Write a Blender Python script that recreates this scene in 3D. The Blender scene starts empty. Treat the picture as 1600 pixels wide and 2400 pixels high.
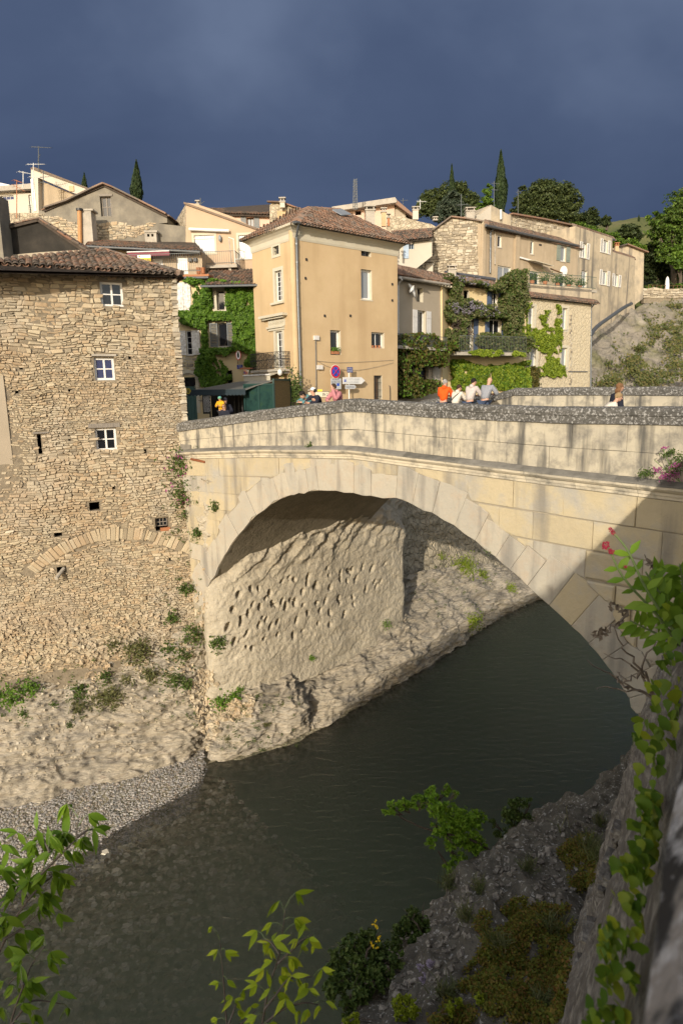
import bpy, bmesh, math, random
from mathutils import Vector, Matrix, noise, geometry
random.seed(7)
SC = bpy.context.scene
COL = SC.collection
# ------------------------------------------------------------ camera (pixels below are of the 1600x2400 picture)
FPX = 1500.0; PITCH = math.atan(287/1500.0); ROLL = math.radians(1.0); CAMZ = 15.5
CAM = Vector((0, 0, CAMZ))
cd = bpy.data.cameras.new('camera'); cam = bpy.data.objects.new('camera', cd); COL.objects.link(cam)
cd.sensor_fit = 'VERTICAL'; cd.sensor_height = 36; cd.sensor_width = 24; cd.lens = FPX*36/2400
cd.dof.use_dof = True; cd.dof.focus_distance = 24; cd.dof.aperture_fstop = 6.3
cd.clip_start = 0.05; cd.clip_end = 3000
cam.location = CAM
fwd = Vector((0, math.cos(PITCH), -math.sin(PITCH)))
up0 = Vector((0, math.sin(PITCH), math.cos(PITCH))); rt0 = Vector((1, 0, 0))
cr, sr = math.cos(ROLL), math.sin(ROLL)
rt = rt0*cr - up0*sr; up = rt0*sr + up0*cr
cam.matrix_world = Matrix(((rt.x, up.x, -fwd.x, 0), (rt.y, up.y, -fwd.y, 0), (rt.z, up.z, -fwd.z, CAMZ), (0, 0, 0, 1)))
SC.camera = cam
def ray(px, py):
    return fwd + rt*((px-800)/FPX) - up*((py-1200)/FPX)
def atY(px, py, Y):
    r = ray(px, py); return CAM + r*(Y/r.y)
def onz(px, py, z):
    r = ray(px, py); return CAM + r*((z-CAMZ)/r.z)
def onpl(px, py, p0, n):
    r = ray(px, py); return CAM + r*((Vector(p0)-CAM).dot(n)/r.dot(n))
# ------------------------------------------------------------ sun and sky
SUN_AZ = math.radians(-162.5); SUN_EL = math.radians(17.5)      # azimuth from +Y towards +X
L = Vector((math.sin(SUN_AZ)*math.cos(SUN_EL), math.cos(SUN_AZ)*math.cos(SUN_EL), math.sin(SUN_EL)))
sd = bpy.data.lights.new('sun', 'SUN'); sd.energy = 3.35; sd.angle = math.radians(0.53); sd.color = (1.0, 0.89, 0.73)
so = bpy.data.objects.new('sun', sd); COL.objects.link(so); so.rotation_euler = L.to_track_quat('Z', 'Y').to_euler(); so.location = (0, -20, 60)
W = bpy.data.worlds.new('World'); SC.world = W; W.use_nodes = True
SC.view_settings.view_transform = 'Standard'; SC.view_settings.look = 'None'; SC.view_settings.gamma = 1
SC.view_settings.use_curve_mapping = False; SC.view_settings.exposure = 0.45
def world():
    nt = W.node_tree; nt.nodes.clear(); N = nt.nodes.new; K = nt.links.new
    out = N('ShaderNodeOutputWorld'); sky = N('ShaderNodeTexSky'); sky.sky_type = 'NISHITA'; sky.sun_disc = False
    sky.sun_elevation = SUN_EL; sky.sun_rotation = SUN_AZ; sky.altitude = 200; sky.air_density = 1; sky.dust_density = 1.5
    b1 = N('ShaderNodeBackground'); b1.inputs[1].default_value = 0.15; tc = N('ShaderNodeTexCoord')
    nc = N('ShaderNodeTexNoise'); nc.inputs['Scale'].default_value = 2.4; nc.inputs['Detail'].default_value = 6; K(tc.outputs['Generated'], nc.inputs[0])
    rc = N('ShaderNodeMapRange'); rc.inputs[1].default_value = .44; rc.inputs[2].default_value = .60; rc.inputs[4].default_value = .85; K(nc.outputs[0], rc.inputs[0])
    mc = N('ShaderNodeMix'); mc.data_type = 'RGBA'; K(rc.outputs[0], mc.inputs[0]); K(sky.outputs[0], mc.inputs[6]); mc.inputs[7].default_value = (6.6, 6.0, 5.2, 1); K(mc.outputs[2], b1.inputs[0])
    mp = N('ShaderNodeMapping'); mp.inputs['Scale'].default_value = (1.0, 1.0, 2.2); K(tc.outputs['Generated'], mp.inputs[0])
    n1 = N('ShaderNodeTexNoise'); n1.inputs['Scale'].default_value = 1.5; n1.inputs['Detail'].default_value = 5; n1.inputs['Roughness'].default_value = .52
    n1.inputs['Distortion'].default_value = .35; K(mp.outputs[0], n1.inputs[0])
    n2 = N('ShaderNodeTexNoise'); n2.inputs['Scale'].default_value = 3.1; n2.inputs['Detail'].default_value = 6; K(mp.outputs[0], n2.inputs[0])
    sx = N('ShaderNodeSeparateXYZ'); K(tc.outputs['Generated'], sx.inputs[0])
    el = N('ShaderNodeMapRange'); el.inputs[1].default_value = 0.05; el.inputs[2].default_value = 0.62; K(sx.outputs[2], el.inputs[0])
    m1 = N('ShaderNodeMath'); m1.operation = 'MULTIPLY_ADD'; m1.inputs[1].default_value = 1.5; K(n1.outputs[0], m1.inputs[0]); K(el.outputs[0], m1.inputs[2])
    m2 = N('ShaderNodeMath'); m2.operation = 'MULTIPLY_ADD'; m2.inputs[1].default_value = 0.5; K(n2.outputs[0], m2.inputs[0]); K(m1.outputs[0], m2.inputs[2])
    cr_ = N('ShaderNodeValToRGB'); e = cr_.color_ramp.elements
    e[0].position = .42; e[0].color = (.022, .036, .078, 1); e[1].position = 1.0; e[1].color = (.096, .128, .205, 1)
    k = e.new(.55); k.color = (.030, .047, .097, 1); k = e.new(.82); k.color = (.056, .080, .143, 1)
    m3 = N('ShaderNodeMath'); m3.operation = 'MULTIPLY'; m3.inputs[1].default_value = .50; K(m2.outputs[0], m3.inputs[0]); K(m3.outputs[0], cr_.inputs[0])
    b2 = N('ShaderNodeBackground'); b2.inputs[1].default_value = 1.0; K(cr_.outputs[0], b2.inputs[0])
    # the storm stands on the side away from the sun; overhead and behind it breaks up into clear sky
    dt = N('ShaderNodeVectorMath'); dt.operation = 'DOT_PRODUCT'; K(tc.outputs['Generated'], dt.inputs[0])
    dt.inputs[1].default_value = (-math.sin(SUN_AZ)*.35, 1.0, -0.42)
    f = N('ShaderNodeMapRange'); f.interpolation_type = 'SMOOTHSTEP'; f.inputs[1].default_value = -.30; f.inputs[2].default_value = .30
    K(dt.outputs['Value'], f.inputs[0])
    mx = N('ShaderNodeMixShader'); K(f.outputs[0], mx.inputs[0]); K(b1.outputs[0], mx.inputs[1]); K(b2.outputs[0], mx.inputs[2]); K(mx.outputs[0], out.inputs[0])
world()
SC.cycles.max_bounces = 6; SC.cycles.diffuse_bounces = 3; SC.cycles.glossy_bounces = 3; SC.cycles.transmission_bounces = 4
SC.cycles.transparent_max_bounces = 12; SC.cycles.use_denoising = True
SC.cycles.sample_clamp_indirect = 6; SC.cycles.caustics_reflective = False; SC.cycles.caustics_refractive = False

# ------------------------------------------------------------ helpers
WL = {}
def sub_loc(o, parent, world):
    WL[o.name] = Vector(world)
    if parent is not None:
        o.parent = parent; o.location = Vector(world) - WL[parent.name]
    else: o.location = world
def tag(o, label=None, cat=None, group=None, kind=None):
    if label: o['label'] = label
    if cat: o['category'] = cat
    if group: o['group'] = group
    if kind: o['kind'] = kind
    return o
def empty(name, loc, label=None, cat=None, group=None, parent=None):
    o = bpy.data.objects.new(name, None); COL.objects.link(o); sub_loc(o, parent, loc); o.empty_display_size = .2
    return tag(o, label, cat, group)
class MB:
    def __init__(s): s.v = []; s.f = []; s.m = []; s.r = []; s.uvmode = None
    def add(s, vs, fs, mi=0, r=None):
        b = len(s.v); s.v += [Vector(v) for v in vs]
        if r is None: r = random.random()
        for f in fs: s.f.append([b+i for i in f]); s.m.append(mi); s.r.append(r)
    def box(s, c, sz, ax=None, mi=0, r=None):
        c = Vector(c); ax = ax or (Vector((1,0,0)), Vector((0,1,0)), Vector((0,0,1)))
        vs = [c + ax[0]*(x*sz[0]/2) + ax[1]*(y*sz[1]/2) + ax[2]*(z*sz[2]/2) for x in (-1,1) for y in (-1,1) for z in (-1,1)]
        s.add(vs, [(0,1,3,2),(4,6,7,5),(0,4,5,1),(2,3,7,6),(0,2,6,4),(1,5,7,3)], mi, r)
    def bar(s, a, b, w, h=None, mi=0, r=None):
        a, b = Vector(a), Vector(b); d = b-a; l = d.length
        if l < 1e-6: return
        d.normalize(); u = Vector((0,0,1)) if abs(d.z) < .95 else Vector((1,0,0))
        x = d.cross(u).normalized(); y = x.cross(d).normalized()
        s.box((a+b)/2, (w, l, h or w), (x, d, y), mi, r)
    def tube(s, pts, rad, seg=6, mi=0, r=None, cap=True):
        pts = [Vector(p) for p in pts]; n = len(pts)
        rads = rad if isinstance(rad, (list, tuple)) else [rad]*n
        vs = []; ref = Vector((0.13, .21, .97))
        for i, p in enumerate(pts):
            d = (pts[min(i+1, n-1)] - pts[max(i-1, 0)]).normalized()
            if abs(d.dot(ref)) > .97: ref = Vector((.9, .3, .1))
            x = d.cross(ref).normalized(); y = x.cross(d).normalized()
            for k in range(seg):
                a = 2*math.pi*k/seg; vs.append(p + x*math.cos(a)*rads[i] + y*math.sin(a)*rads[i])
        fs = [(i*seg+k, i*seg+(k+1) % seg, (i+1)*seg+(k+1) % seg, (i+1)*seg+k) for i in range(n-1) for k in range(seg)]
        if cap: fs += [tuple(range(seg))[::-1], tuple((n-1)*seg+k for k in range(seg))]
        s.add(vs, fs, mi, r)
    def ball(s, c, rx, ry=None, rz=None, seg=10, rings=7, mi=0, r=None, ax=None):
        c = Vector(c); ry = ry or rx; rz = rz or rx; vs = []; fs = []
        ax = ax or (Vector((1,0,0)), Vector((0,1,0)), Vector((0,0,1)))
        for i in range(rings+1):
            t = math.pi*i/rings
            for k in range(seg):
                a = 2*math.pi*k/seg
                vs.append(c + ax[0]*(rx*math.sin(t)*math.cos(a)) + ax[1]*(ry*math.sin(t)*math.sin(a)) + ax[2]*(rz*math.cos(t)))
        for i in range(rings):
            for k in range(seg):
                fs.append((i*seg+k, (i+1)*seg+k, (i+1)*seg+(k+1) % seg, i*seg+(k+1) % seg))
        s.add(vs, fs, mi, r)
    def prism(s, poly, off, mi=0, r=None):
        n = len(poly); a = [Vector(p) for p in poly]; off = Vector(off)
        tri = geometry.tessellate_polygon([a])
        vs = a + [p+off for p in a]
        fs = [t for t in tri] + [tuple(i+n for i in t[::-1]) for t in tri] + [(i, (i+1) % n, (i+1) % n+n, i+n) for i in range(n)]
        s.add(vs, fs, mi, r)
    def build(s, name, mats, parent=None, smooth=False, origin=None, **tg):
        if not s.v: return None
        if not isinstance(mats, (list, tuple)): mats = [mats]
        mn = Vector((min(v.x for v in s.v), min(v.y for v in s.v), min(v.z for v in s.v)))
        mxx = Vector((max(v.x for v in s.v), max(v.y for v in s.v), max(v.z for v in s.v)))
        o0 = Vector(origin) if origin is not None else Vector(((mn.x+mxx.x)/2, (mn.y+mxx.y)/2, mn.z))
        me = bpy.data.meshes.new(name); me.from_pydata([tuple(v-o0) for v in s.v], [], s.f)
        for m in mats: me.materials.append(m)
        if len(mats) > 1: me.polygons.foreach_set('material_index', s.m)
        at = me.attributes.new('rnd', 'FLOAT', 'FACE'); at.data.foreach_set('value', s.r)
        if smooth: me.polygons.foreach_set('use_smooth', [True]*len(me.polygons))
        me.update(); o = bpy.data.objects.new(name, me); COL.objects.link(o); sub_loc(o, parent, o0)
        return tag(o, **tg)
def fixn(o):
    bm = bmesh.new(); bm.from_mesh(o.data); bmesh.ops.recalc_face_normals(bm, faces=bm.faces); bm.to_mesh(o.data); bm.free(); return o
def inst(src, name, world, parent=None, rot=None, scale=None, **tg):
    o = bpy.data.objects.new(name, src); COL.objects.link(o); sub_loc(o, parent, world)
    if rot: o.rotation_euler = rot
    if scale: o.scale = scale
    return tag(o, **tg)
class Fr:
    """vertical facade plane from plan point a to plan point b (seen left to right); d>0 is towards the viewer"""
    def __init__(s, a, b, bulge=None):
        s.a = Vector((a[0], a[1], 0)); s.b = Vector((b[0], b[1], 0)); s.u = (s.b-s.a).normalized(); s.n = Vector((s.u.y, -s.u.x, 0)); s.w = (s.b-s.a).length
        s.bulge = bulge; s.z = Vector((0, 0, 1)); s.ax = (s.u, s.n, s.z)
    def P(s, u, z, d=0.0):
        if s.bulge: d = d + s.bulge(u, z)
        return s.a + s.u*u + s.n*d + Vector((0, 0, z))
    def pix(s, px, py, d=0.0):
        q = onpl(px, py, s.a + s.n*d, s.n) if d else onpl(px, py, s.a, s.n); return ((q-s.a).dot(s.u), q.z)
    def rect(s, x0, y0, x1, y1):
        ym = (y0+y1)/2; xm = (x0+x1)/2
        return (s.pix(x0, ym)[0], s.pix(x1, ym)[0], s.pix(xm, y1)[1], s.pix(xm, y0)[1])    # u0,u1,z0,z1
    def box(s, mb, u0, u1, z0, z1, d0, d1, mi=0, r=None):
        mb.box(s.P((u0+u1)/2, (z0+z1)/2, (d0+d1)/2), (abs(u1-u0), abs(d1-d0), abs(z1-z0)), s.ax, mi, r)
def frpix(x0, Y0, x1, Y1, y=900):
    a = atY(x0, y, Y0); b = atY(x1, y, Y1); return Fr((a.x, a.y), (b.x, b.y))

# ------------------------------------------------------------ materials
def srgb(r, g, b):
    f = lambda c: (c/255)/12.92 if c/255 <= .04045 else ((c/255+.055)/1.055)**2.4
    return (f(r), f(g), f(b), 1)
def C4(c): return (c[0], c[1], c[2], 1)
def mat(name, cols, scale=3.0, rough=.85, bump=.3, bscale=None, rnd=0.0, detail=6, spec=.25, tint2=None, t2scale=.6, t2fac=.5, streak=None, vor=None, metal=0, trans=0, coord='Object', bdist=.03, stretch=None, pos=(.25, .75), t2r=(.48, .68)):
    """procedural surface: noise between cols, per-piece variation rnd, second large-scale tint, streaks, voronoi bump"""
    m = bpy.data.materials.new(name); m.use_nodes = True; nt = m.node_tree; N = nt.nodes.new; K = nt.links.new
    bs = nt.nodes['Principled BSDF']; bs.inputs['Roughness'].default_value = rough; bs.inputs['Specular IOR Level'].default_value = spec; bs.inputs['Metallic'].default_value = metal
    ge = N('ShaderNodeNewGeometry'); vec = ge.outputs['Position']
    if stretch:
        mp = N('ShaderNodeMapping'); mp.inputs['Scale'].default_value = stretch; K(vec, mp.inputs[0]); vec = mp.outputs[0]
    n = N('ShaderNodeTexNoise'); n.inputs['Scale'].default_value = scale; n.inputs['Detail'].default_value = detail; n.inputs['Roughness'].default_value = .6; K(vec, n.inputs[0])
    fac = n.outputs[0]
    if rnd:
        at = N('ShaderNodeAttribute'); at.attribute_name = 'rnd'; oi = N('ShaderNodeObjectInfo')
        a = N('ShaderNodeMath'); a.operation = 'ADD'; K(at.outputs['Fac'], a.inputs[0]); K(oi.outputs['Random'], a.inputs[1])
        fr = N('ShaderNodeMath'); fr.operation = 'FRACT'; K(a.outputs[0], fr.inputs[0])
        mxx = N('ShaderNodeMix'); mxx.inputs[0].default_value = rnd; K(n.outputs[0], mxx.inputs[2]); K(fr.outputs[0], mxx.inputs[3]); fac = mxx.outputs[0]
        lo, hi = pos[0]*(1-rnd)+.02*rnd, pos[1]*(1-rnd)+.98*rnd
    else: lo, hi = pos
    rp = N('ShaderNodeValToRGB'); e = rp.color_ramp.elements; nC = len(cols)
    e[0].position = lo; e[0].color = C4(cols[0]); e[1].position = hi; e[1].color = C4(cols[-1])
    for i in range(1, nC-1): k = e.new(lo+(hi-lo)*i/(nC-1)); k.color = C4(cols[i])
    K(fac, rp.inputs[0]); col = rp.outputs[0]
    if tint2:
        n2 = N('ShaderNodeTexNoise'); n2.inputs['Scale'].default_value = t2scale; n2.inputs['Detail'].default_value = 7; n2.inputs['Roughness'].default_value = .65; K(vec, n2.inputs[0])
        r2 = N('ShaderNodeMapRange'); r2.inputs[1].default_value = t2r[0]; r2.inputs[2].default_value = t2r[1]; r2.inputs[4].default_value = t2fac; K(n2.outputs[0], r2.inputs[0])
        mc = N('ShaderNodeMix'); mc.data_type = 'RGBA'; K(r2.outputs[0], mc.inputs[0]); K(col, mc.inputs[6]); mc.inputs[7].default_value = C4(tint2); col = mc.outputs[2]
    if streak:   # (colour, xy scale, z scale, amount)
        mp = N('ShaderNodeMapping'); mp.inputs['Scale'].default_value = (streak[1], streak[1], streak[2]); K(ge.outputs['Position'], mp.inputs[0])
        n3 = N('ShaderNodeTexNoise'); n3.inputs['Scale'].default_value = 1; n3.inputs['Detail'].default_value = 5; K(mp.outputs[0], n3.inputs[0])
        r3 = N('ShaderNodeMapRange'); r3.inputs[1].default_value = .5; r3.inputs[2].default_value = .68; r3.inputs[4].default_value = streak[3]; K(n3.outputs[0], r3.inputs[0])
        mc = N('ShaderNodeMix'); mc.data_type = 'RGBA'; K(r3.outputs[0], mc.inputs[0]); K(col, mc.inputs[6]); mc.inputs[7].default_value = C4(streak[0]); col = mc.outputs[2]
    K(col, bs.inputs['Base Color'])
    if bump:
        nb = N('ShaderNodeTexNoise'); nb.inputs['Scale'].default_value = bscale or scale*3; nb.inputs['Detail'].default_value = 8; nb.inputs['Roughness'].default_value = .62; K(vec, nb.inputs[0])
        h = nb.outputs[0]
        if vor:
            vo = N('ShaderNodeTexVoronoi'); vo.feature = 'DISTANCE_TO_EDGE'; vo.inputs['Scale'].default_value = vor; K(vec, vo.inputs[0])
            mm = N('ShaderNodeMapRange'); mm.inputs[1].default_value = 0; mm.inputs[2].default_value = .12; K(vo.outputs[0], mm.inputs[0])
            ad = N('ShaderNodeMath'); ad.operation = 'ADD'; K(mm.outputs[0], ad.inputs[0]); K(nb.outputs[0], ad.inputs[1]); h = ad.outputs[0]
        b = N('ShaderNodeBump'); b.inputs['Strength'].default_value = bump; b.inputs['Distance'].default_value = bdist; K(h, b.inputs['Height']); K(b.outputs[0], bs.inputs['Normal'])
    if trans:
        bs.inputs['Subsurface Weight'].default_value = 0
        tr = N('ShaderNodeBsdfTranslucent'); K(col, tr.inputs[0]); ms = N('ShaderNodeMixShader'); ms.inputs[0].default_value = trans
        K(bs.outputs[0], ms.inputs[1]); K(tr.outputs[0], ms.inputs[2]); K(ms.outputs[0], nt.nodes['Material Output'].inputs[0])
    return m
def plain(name, col, rough=.6, spec=.4, metal=0, bump=0.1, var=.12):
    c0 = tuple(x*(1-var) for x in col[:3]); c1 = tuple(min(1, x*(1+var)) for x in col[:3])
    return mat(name, [c0, c1], scale=4, rough=rough, spec=spec, metal=metal, bump=bump, bscale=30, bdist=.003)
def glass(name, col=(.012, .014, .018)):
    m = bpy.data.materials.new(name); m.use_nodes = True; bs = m.node_tree.nodes['Principled BSDF']
    bs.inputs['Base Color'].default_value = C4(col); bs.inputs['Roughness'].default_value = .06; bs.inputs['Specular IOR Level'].default_value = .6
    nt = m.node_tree; n = nt.nodes.new('ShaderNodeTexNoise'); n.inputs['Scale'].default_value = 2; b = nt.nodes.new('ShaderNodeBump'); b.inputs['Strength'].default_value = .05
    nt.links.new(n.outputs[0], b.inputs['Height']); nt.links.new(b.outputs[0], bs.inputs['Normal']); return m
M = {}
M['rubble'] = mat('rubble_stone', [(.20,.17,.125), (.35,.29,.20), (.48,.41,.29), (.40,.30,.19), (.55,.49,.38)], scale=1.1, rnd=.62, bump=.5, bscale=9, tint2=(.40,.37,.31), t2scale=.45, t2fac=.6, streak=((.34,.24,.145), .3, .35, .6))
M['rubble_dark'] = mat('rubble_stone_weathered', [(.17,.15,.12), (.33,.28,.21), (.45,.39,.29), (.50,.46,.38)], scale=1.3, rnd=.6, bump=.5, bscale=9)
M['mortar'] = mat('lime_mortar', [(.17,.14,.10), (.28,.235,.17)], scale=5, bump=.8, bscale=14, tint2=(.18,.155,.12), t2scale=2, t2fac=.6)
M['ashlar'] = mat('limestone_block', [(.35,.31,.23), (.42,.355,.235), (.455,.385,.255), (.39,.355,.285)], scale=1.4, rnd=.35, bump=.7, bscale=5, bdist=.05, tint2=(.33,.32,.295), t2scale=.7, t2fac=.85, streak=((.19,.175,.15), 1.8, .22, .75))
M['voussoir'] = mat('grey_arch_stone', [(.33,.31,.265), (.38,.35,.29), (.415,.375,.30)], scale=1.5, rnd=.35, bump=.7, bscale=5, bdist=.05, tint2=(.40,.31,.22), t2scale=2.2, t2fac=.45, streak=((.17,.16,.145), 2.2, .25, .7))
M['joint'] = mat('joint_mortar', [(.27,.24,.185), (.34,.30,.23)], scale=6, bump=.5)
M['parapet'] = mat('parapet_plaster', [(.36,.33,.27), (.46,.41,.31), (.42,.385,.315)], scale=1.5, rnd=.2, bump=.6, bscale=7, tint2=(.17,.16,.14), t2scale=2.4, t2fac=.8, t2r=(.46, .66), streak=((.10,.095,.085), 3.6, .42, .95))
M['coping'] = mat('lichened_coping', [(.05,.048,.043), (.10,.095,.085), (.16,.15,.135)], scale=5, rnd=.15, bump=.8, bscale=16, rough=.95, tint2=(.50,.49,.47), t2scale=16, t2fac=.62, t2r=(.52, .62))
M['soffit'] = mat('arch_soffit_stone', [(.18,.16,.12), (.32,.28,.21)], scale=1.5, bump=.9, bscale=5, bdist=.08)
M['cliff'] = mat('molasse_cliff', [(.33,.295,.235), (.43,.385,.30), (.49,.44,.345)], scale=.8, bump=1, bscale=5, bdist=.12, tint2=(.40,.35,.26), t2scale=1.5, t2fac=.5)
M['rock'] = mat('bedded_rock', [(.27,.23,.18), (.40,.35,.27), (.49,.435,.345), (.41,.32,.24)], scale=2.6, bump=1.0, bscale=9, bdist=.14, stretch=(.42, .42, 2.6), tint2=(.13,.12,.105), t2scale=1.3, t2fac=.8, streak=((.46,.42,.36), .6, .12, .35))
M['bankrock'] = mat('grey_bank_rock', [(.05,.046,.036), (.10,.092,.074), (.16,.145,.12)], scale=3.5, bump=1.0, bscale=14, bdist=.05, tint2=(.46,.45,.42), t2scale=18, t2fac=.7, t2r=(.58, .62))
M['ground'] = mat('street_ground', [(.16,.15,.13), (.24,.22,.19)], scale=4, bump=.3)
M['hill'] = mat('hillside_grass', [(.05,.07,.02), (.10,.11,.035), (.17,.15,.07)], scale=.12, bump=.6, bscale=1.5, bdist=.2, tint2=(.12,.11,.05), t2scale=.05)
M['gravel'] = mat('gravel_bed', [(.12,.10,.08), (.30,.27,.22), (.46,.43,.38)], scale=14, detail=3, bump=1, bscale=16, bdist=.05)
def lerp_tab(tab, x):
    if x <= tab[0][0]: return tab[0][1]
    for (a, va), (b, vb) in zip(tab, tab[1:]):
        if x <= b: return va + (vb-va)*(x-a)/(b-a)
    return tab[-1][1]
def cat(p0, p1, p2, p3, t):
    return 0.5*((2*p1)+(p2-p0)*t+(2*p0-5*p1+4*p2-p3)*t*t+(3*p1-p0-3*p2+p3)*t*t*t)
def resample(pts, n):
    m = len(pts)-1; out = []
    for i in range(n):
        x = i/(n-1)*m; k = min(int(x), m-1); t = x-k
        a = pts[max(k-1, 0)]; b = pts[k]; c = pts[k+1]; d = pts[min(k+2, m)]
        out.append(cat(a, b, c, d, t))
    return out
def fb(v, oct=4): return noise.fractal(v, 1.0, 2.1, oct)
def loft(name, stations, ns, nv, disp, mats, parent=None, smooth=True, linear=False, **tg):
    rows = [resample(s, nv) for s in stations]
    if isinstance(ns, int): ns = [i/(ns-1)*(len(rows)-1) for i in range(ns)]
    G = []
    for x in ns:
        k = min(int(x), len(rows)-2); t = x-k
        a = rows[max(k-1, 0)]; b = rows[k]; c = rows[k+1]; d = rows[min(k+2, len(rows)-1)]
        if linear: G.append([b[j].lerp(c[j], t) for j in range(nv)])
        else: G.append([cat(a[j], b[j], c[j], d[j], t) for j in range(nv)])
    n = len(G); out = []
    for i in range(n):
        for j in range(nv):
            du = G[min(i+1, n-1)][j]-G[max(i-1, 0)][j]; dv = G[i][min(j+1, nv-1)]-G[i][max(j-1, 0)]
            nn = du.cross(dv)
            nn = nn.normalized() if nn.length > 1e-9 else Vector((0, -1, 0))
            out.append(G[i][j] + nn*disp(G[i][j], i, j))
    mb = MB(); mb.add(out, [(i*nv+j, (i+1)*nv+j, (i+1)*nv+j+1, i*nv+j+1) for i in range(n-1) for j in range(nv-1)])
    return mb.build(name, mats, parent, smooth=smooth, **tg)

# ---------------------------------------------------------------- left bank: bedded rock below the house and under the bridge
def st(*a): return [atY(p[0], p[1], p[2]) if p[2] > 5 else onz(p[0], p[1], p[2]) for p in a]
BANK = [
 st((-700,1330,25.2), (-700,1480,23.6), (-700,1600,22.0), (-700,1720,20.5), (-700,1850,18.6), (-700,2050,-.6)),
 st((-300,1360,25.2), (-300,1500,24.0), (-300,1600,23.0), (-300,1720,21.9), (-300,1870,20.4), (-300,2040,-.6)),
 st((-60,1400,25.0), (-60,1490,24.4), (-60,1600,23.6), (-60,1700,22.9), (-60,1850,21.6), (-60,1990,-.6)),
 st((60,1420,25.3), (60,1500,24.8), (60,1600,24.0), (60,1700,23.3), (60,1830,22.2), (60,1965,-.6)),
 st((190,1435,25.9), (190,1510,25.5), (190,1600,24.8), (190,1690,24.1), (190,1800,23.2), (190,1930,-.6)),
 st((320,1450,26.4), (320,1530,26.0), (320,1610,25.3), (320,1690,24.7), (320,1770,24.1), (320,1885,-.6)),
 st((430,1470,26.7), (430,1550,26.3), (430,1620,25.8), (430,1690,25.4), (430,1745,25.0), (430,1828,-.6)),
 st((478,1500,26.9), (478,1570,26.6), (480,1630,26.2), (480,1690,25.9), (480,1740,25.8), (482,1800,-.6)),
 st((492,1560,27.2), (496,1620,26.5), (492,1660,26.2), (490,1700,26.0), (490,1750,25.7), (492,1810,-.6)),
 st((505,1600,27.0), (505,1640,26.1), (502,1680,25.6), (500,1720,25.3), (500,1760,25.0), (500,1805,-.6)),
 st((560,1585,27.6), (562,1620,26.4), (560,1660,25.8), (560,1700,25.4), (560,1750,25.1), (562,1798,-.6)),
 st((640,1560,28.6), (640,1590,27.3), (640,1630,26.6), (640,1680,26.1), (640,1730,25.9), (640,1772,-.6)),
 st((695,1545,29.6), (694,1575,28.2), (698,1610,27.3), (706,1650,26.9), (714,1690,26.8), (716,1742,-.6)),
 st((712,1545,29.9), (712,1575,28.9), (716,1610,28.4), (722,1650,27.9), (728,1690,27.4), (730,1738,-.6)),
 st((770,1515,31.0), (770,1545,30.0), (770,1580,29.3), (775,1620,28.6), (780,1660,28.1), (785,1712,-.6)),
 st((850,1470,32.5), (850,1500,31.8), (850,1540,31.0), (860,1570,30.5), (868,1605,30.2), (875,1655,-.6)),
 st((920,1425,34.0), (925,1455,33.5), (930,1490,32.8), (940,1525,32.3), (950,1560,32.0), (958,1605,-.6)),
 st((960,1350,37.0), (965,1400,36.2), (975,1440,35.2), (990,1480,34.4), (1010,1520,34.0), (1030,1562,-.6)),
 st((1040,1330,40.0), (1050,1365,39.4), (1060,1400,38.5), (1075,1430,37.8), (1090,1460,37.2), (1105,1508,-.6)),
 st((1130,1318,43.5), (1140,1340,42.8), (1150,1365,42.2), (1160,1390,41.6), (1170,1415,41.2), (1180,1456,-.6)),
 st((1220,1330,47.0), (1230,1345,46.3), (1240,1360,45.6), (1250,1375,45.0), (1262,1390,44.7), (1275,1420,-.6)),
 st((1400,1300,54.0), (1400,1315,53.0), (1400,1330,52.0), (1400,1345,51.5), (1400,1360,51.0), (1400,1372,-.6)),
]
def bank_disp(p, i, j):
    q = Vector((p.x*.55, p.y*.55, p.z*1.3)); d = fb(q, 5)*.30
    lay = noise.noise(Vector((p.x*.25, p.y*.25, p.z*2.6 + p.x*.35)))      # beds that tilt
    lc = (p.z + .22*p.x - .10*p.y)/.38 + .8*noise.noise(Vector((p.x*.5, p.y*.5, p.z*.5))); sw_ = lc - math.floor(lc); d += (.13*sw_ - .05)*(.4+.9*max(0, .4+noise.noise(Vector((p.x*.4, p.y*.4, 9)))))
    d += .07*(lay if lay > -.15 else -.35)
    d += fb(Vector((p.x*3, p.y*3, p.z*8)), 4)*.11
    c = noise.voronoi(Vector((p.x*.8, p.y*.8, p.z*1.7)))[0]; d -= .22*max(0, .10-(c[1]-c[0]))*4
    return d
loft('rock_bank', BANK, 560, 200, bank_disp, M['rock'], kind='structure')

# ---------------------------------------------------------------- cliff the arch springs from, pitted with square sockets
CPLAN = [Vector((-7.6,28.3,0)), Vector((-6.25,26.95,0)), Vector((-5.75,26.0,0)), Vector((-4.4,26.35,0)), Vector((-2.9,27.5,0)), Vector((-1.1,29.1,0)), Vector((.8,31.1,0)), Vector((2.85,33.2,0)), Vector((3.35,33.9,0)), Vector((3.2,35.2,0)), Vector((3.6,38,0))]
cz = [2.0, 3.4, 5.0, 6.8, 8.2, 9.6, 10.8, 12.0]
coff = [.25, .05, .0, .0, .18, 1.0, 2.3, 2.9]
cst = []; BRA = Vector((-6.6, 27, 0)); BRN = Vector((13.4, 13.9, 0)).normalized()*-1
cl_c = Vector((3.5, 27.0, 0))
DT = {0: .6, 1: .5, 2: .25, 3: .3, 4: .8, 5: 1.5, 6: 2.6, 7: 4.2, 8: 5.2}
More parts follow.
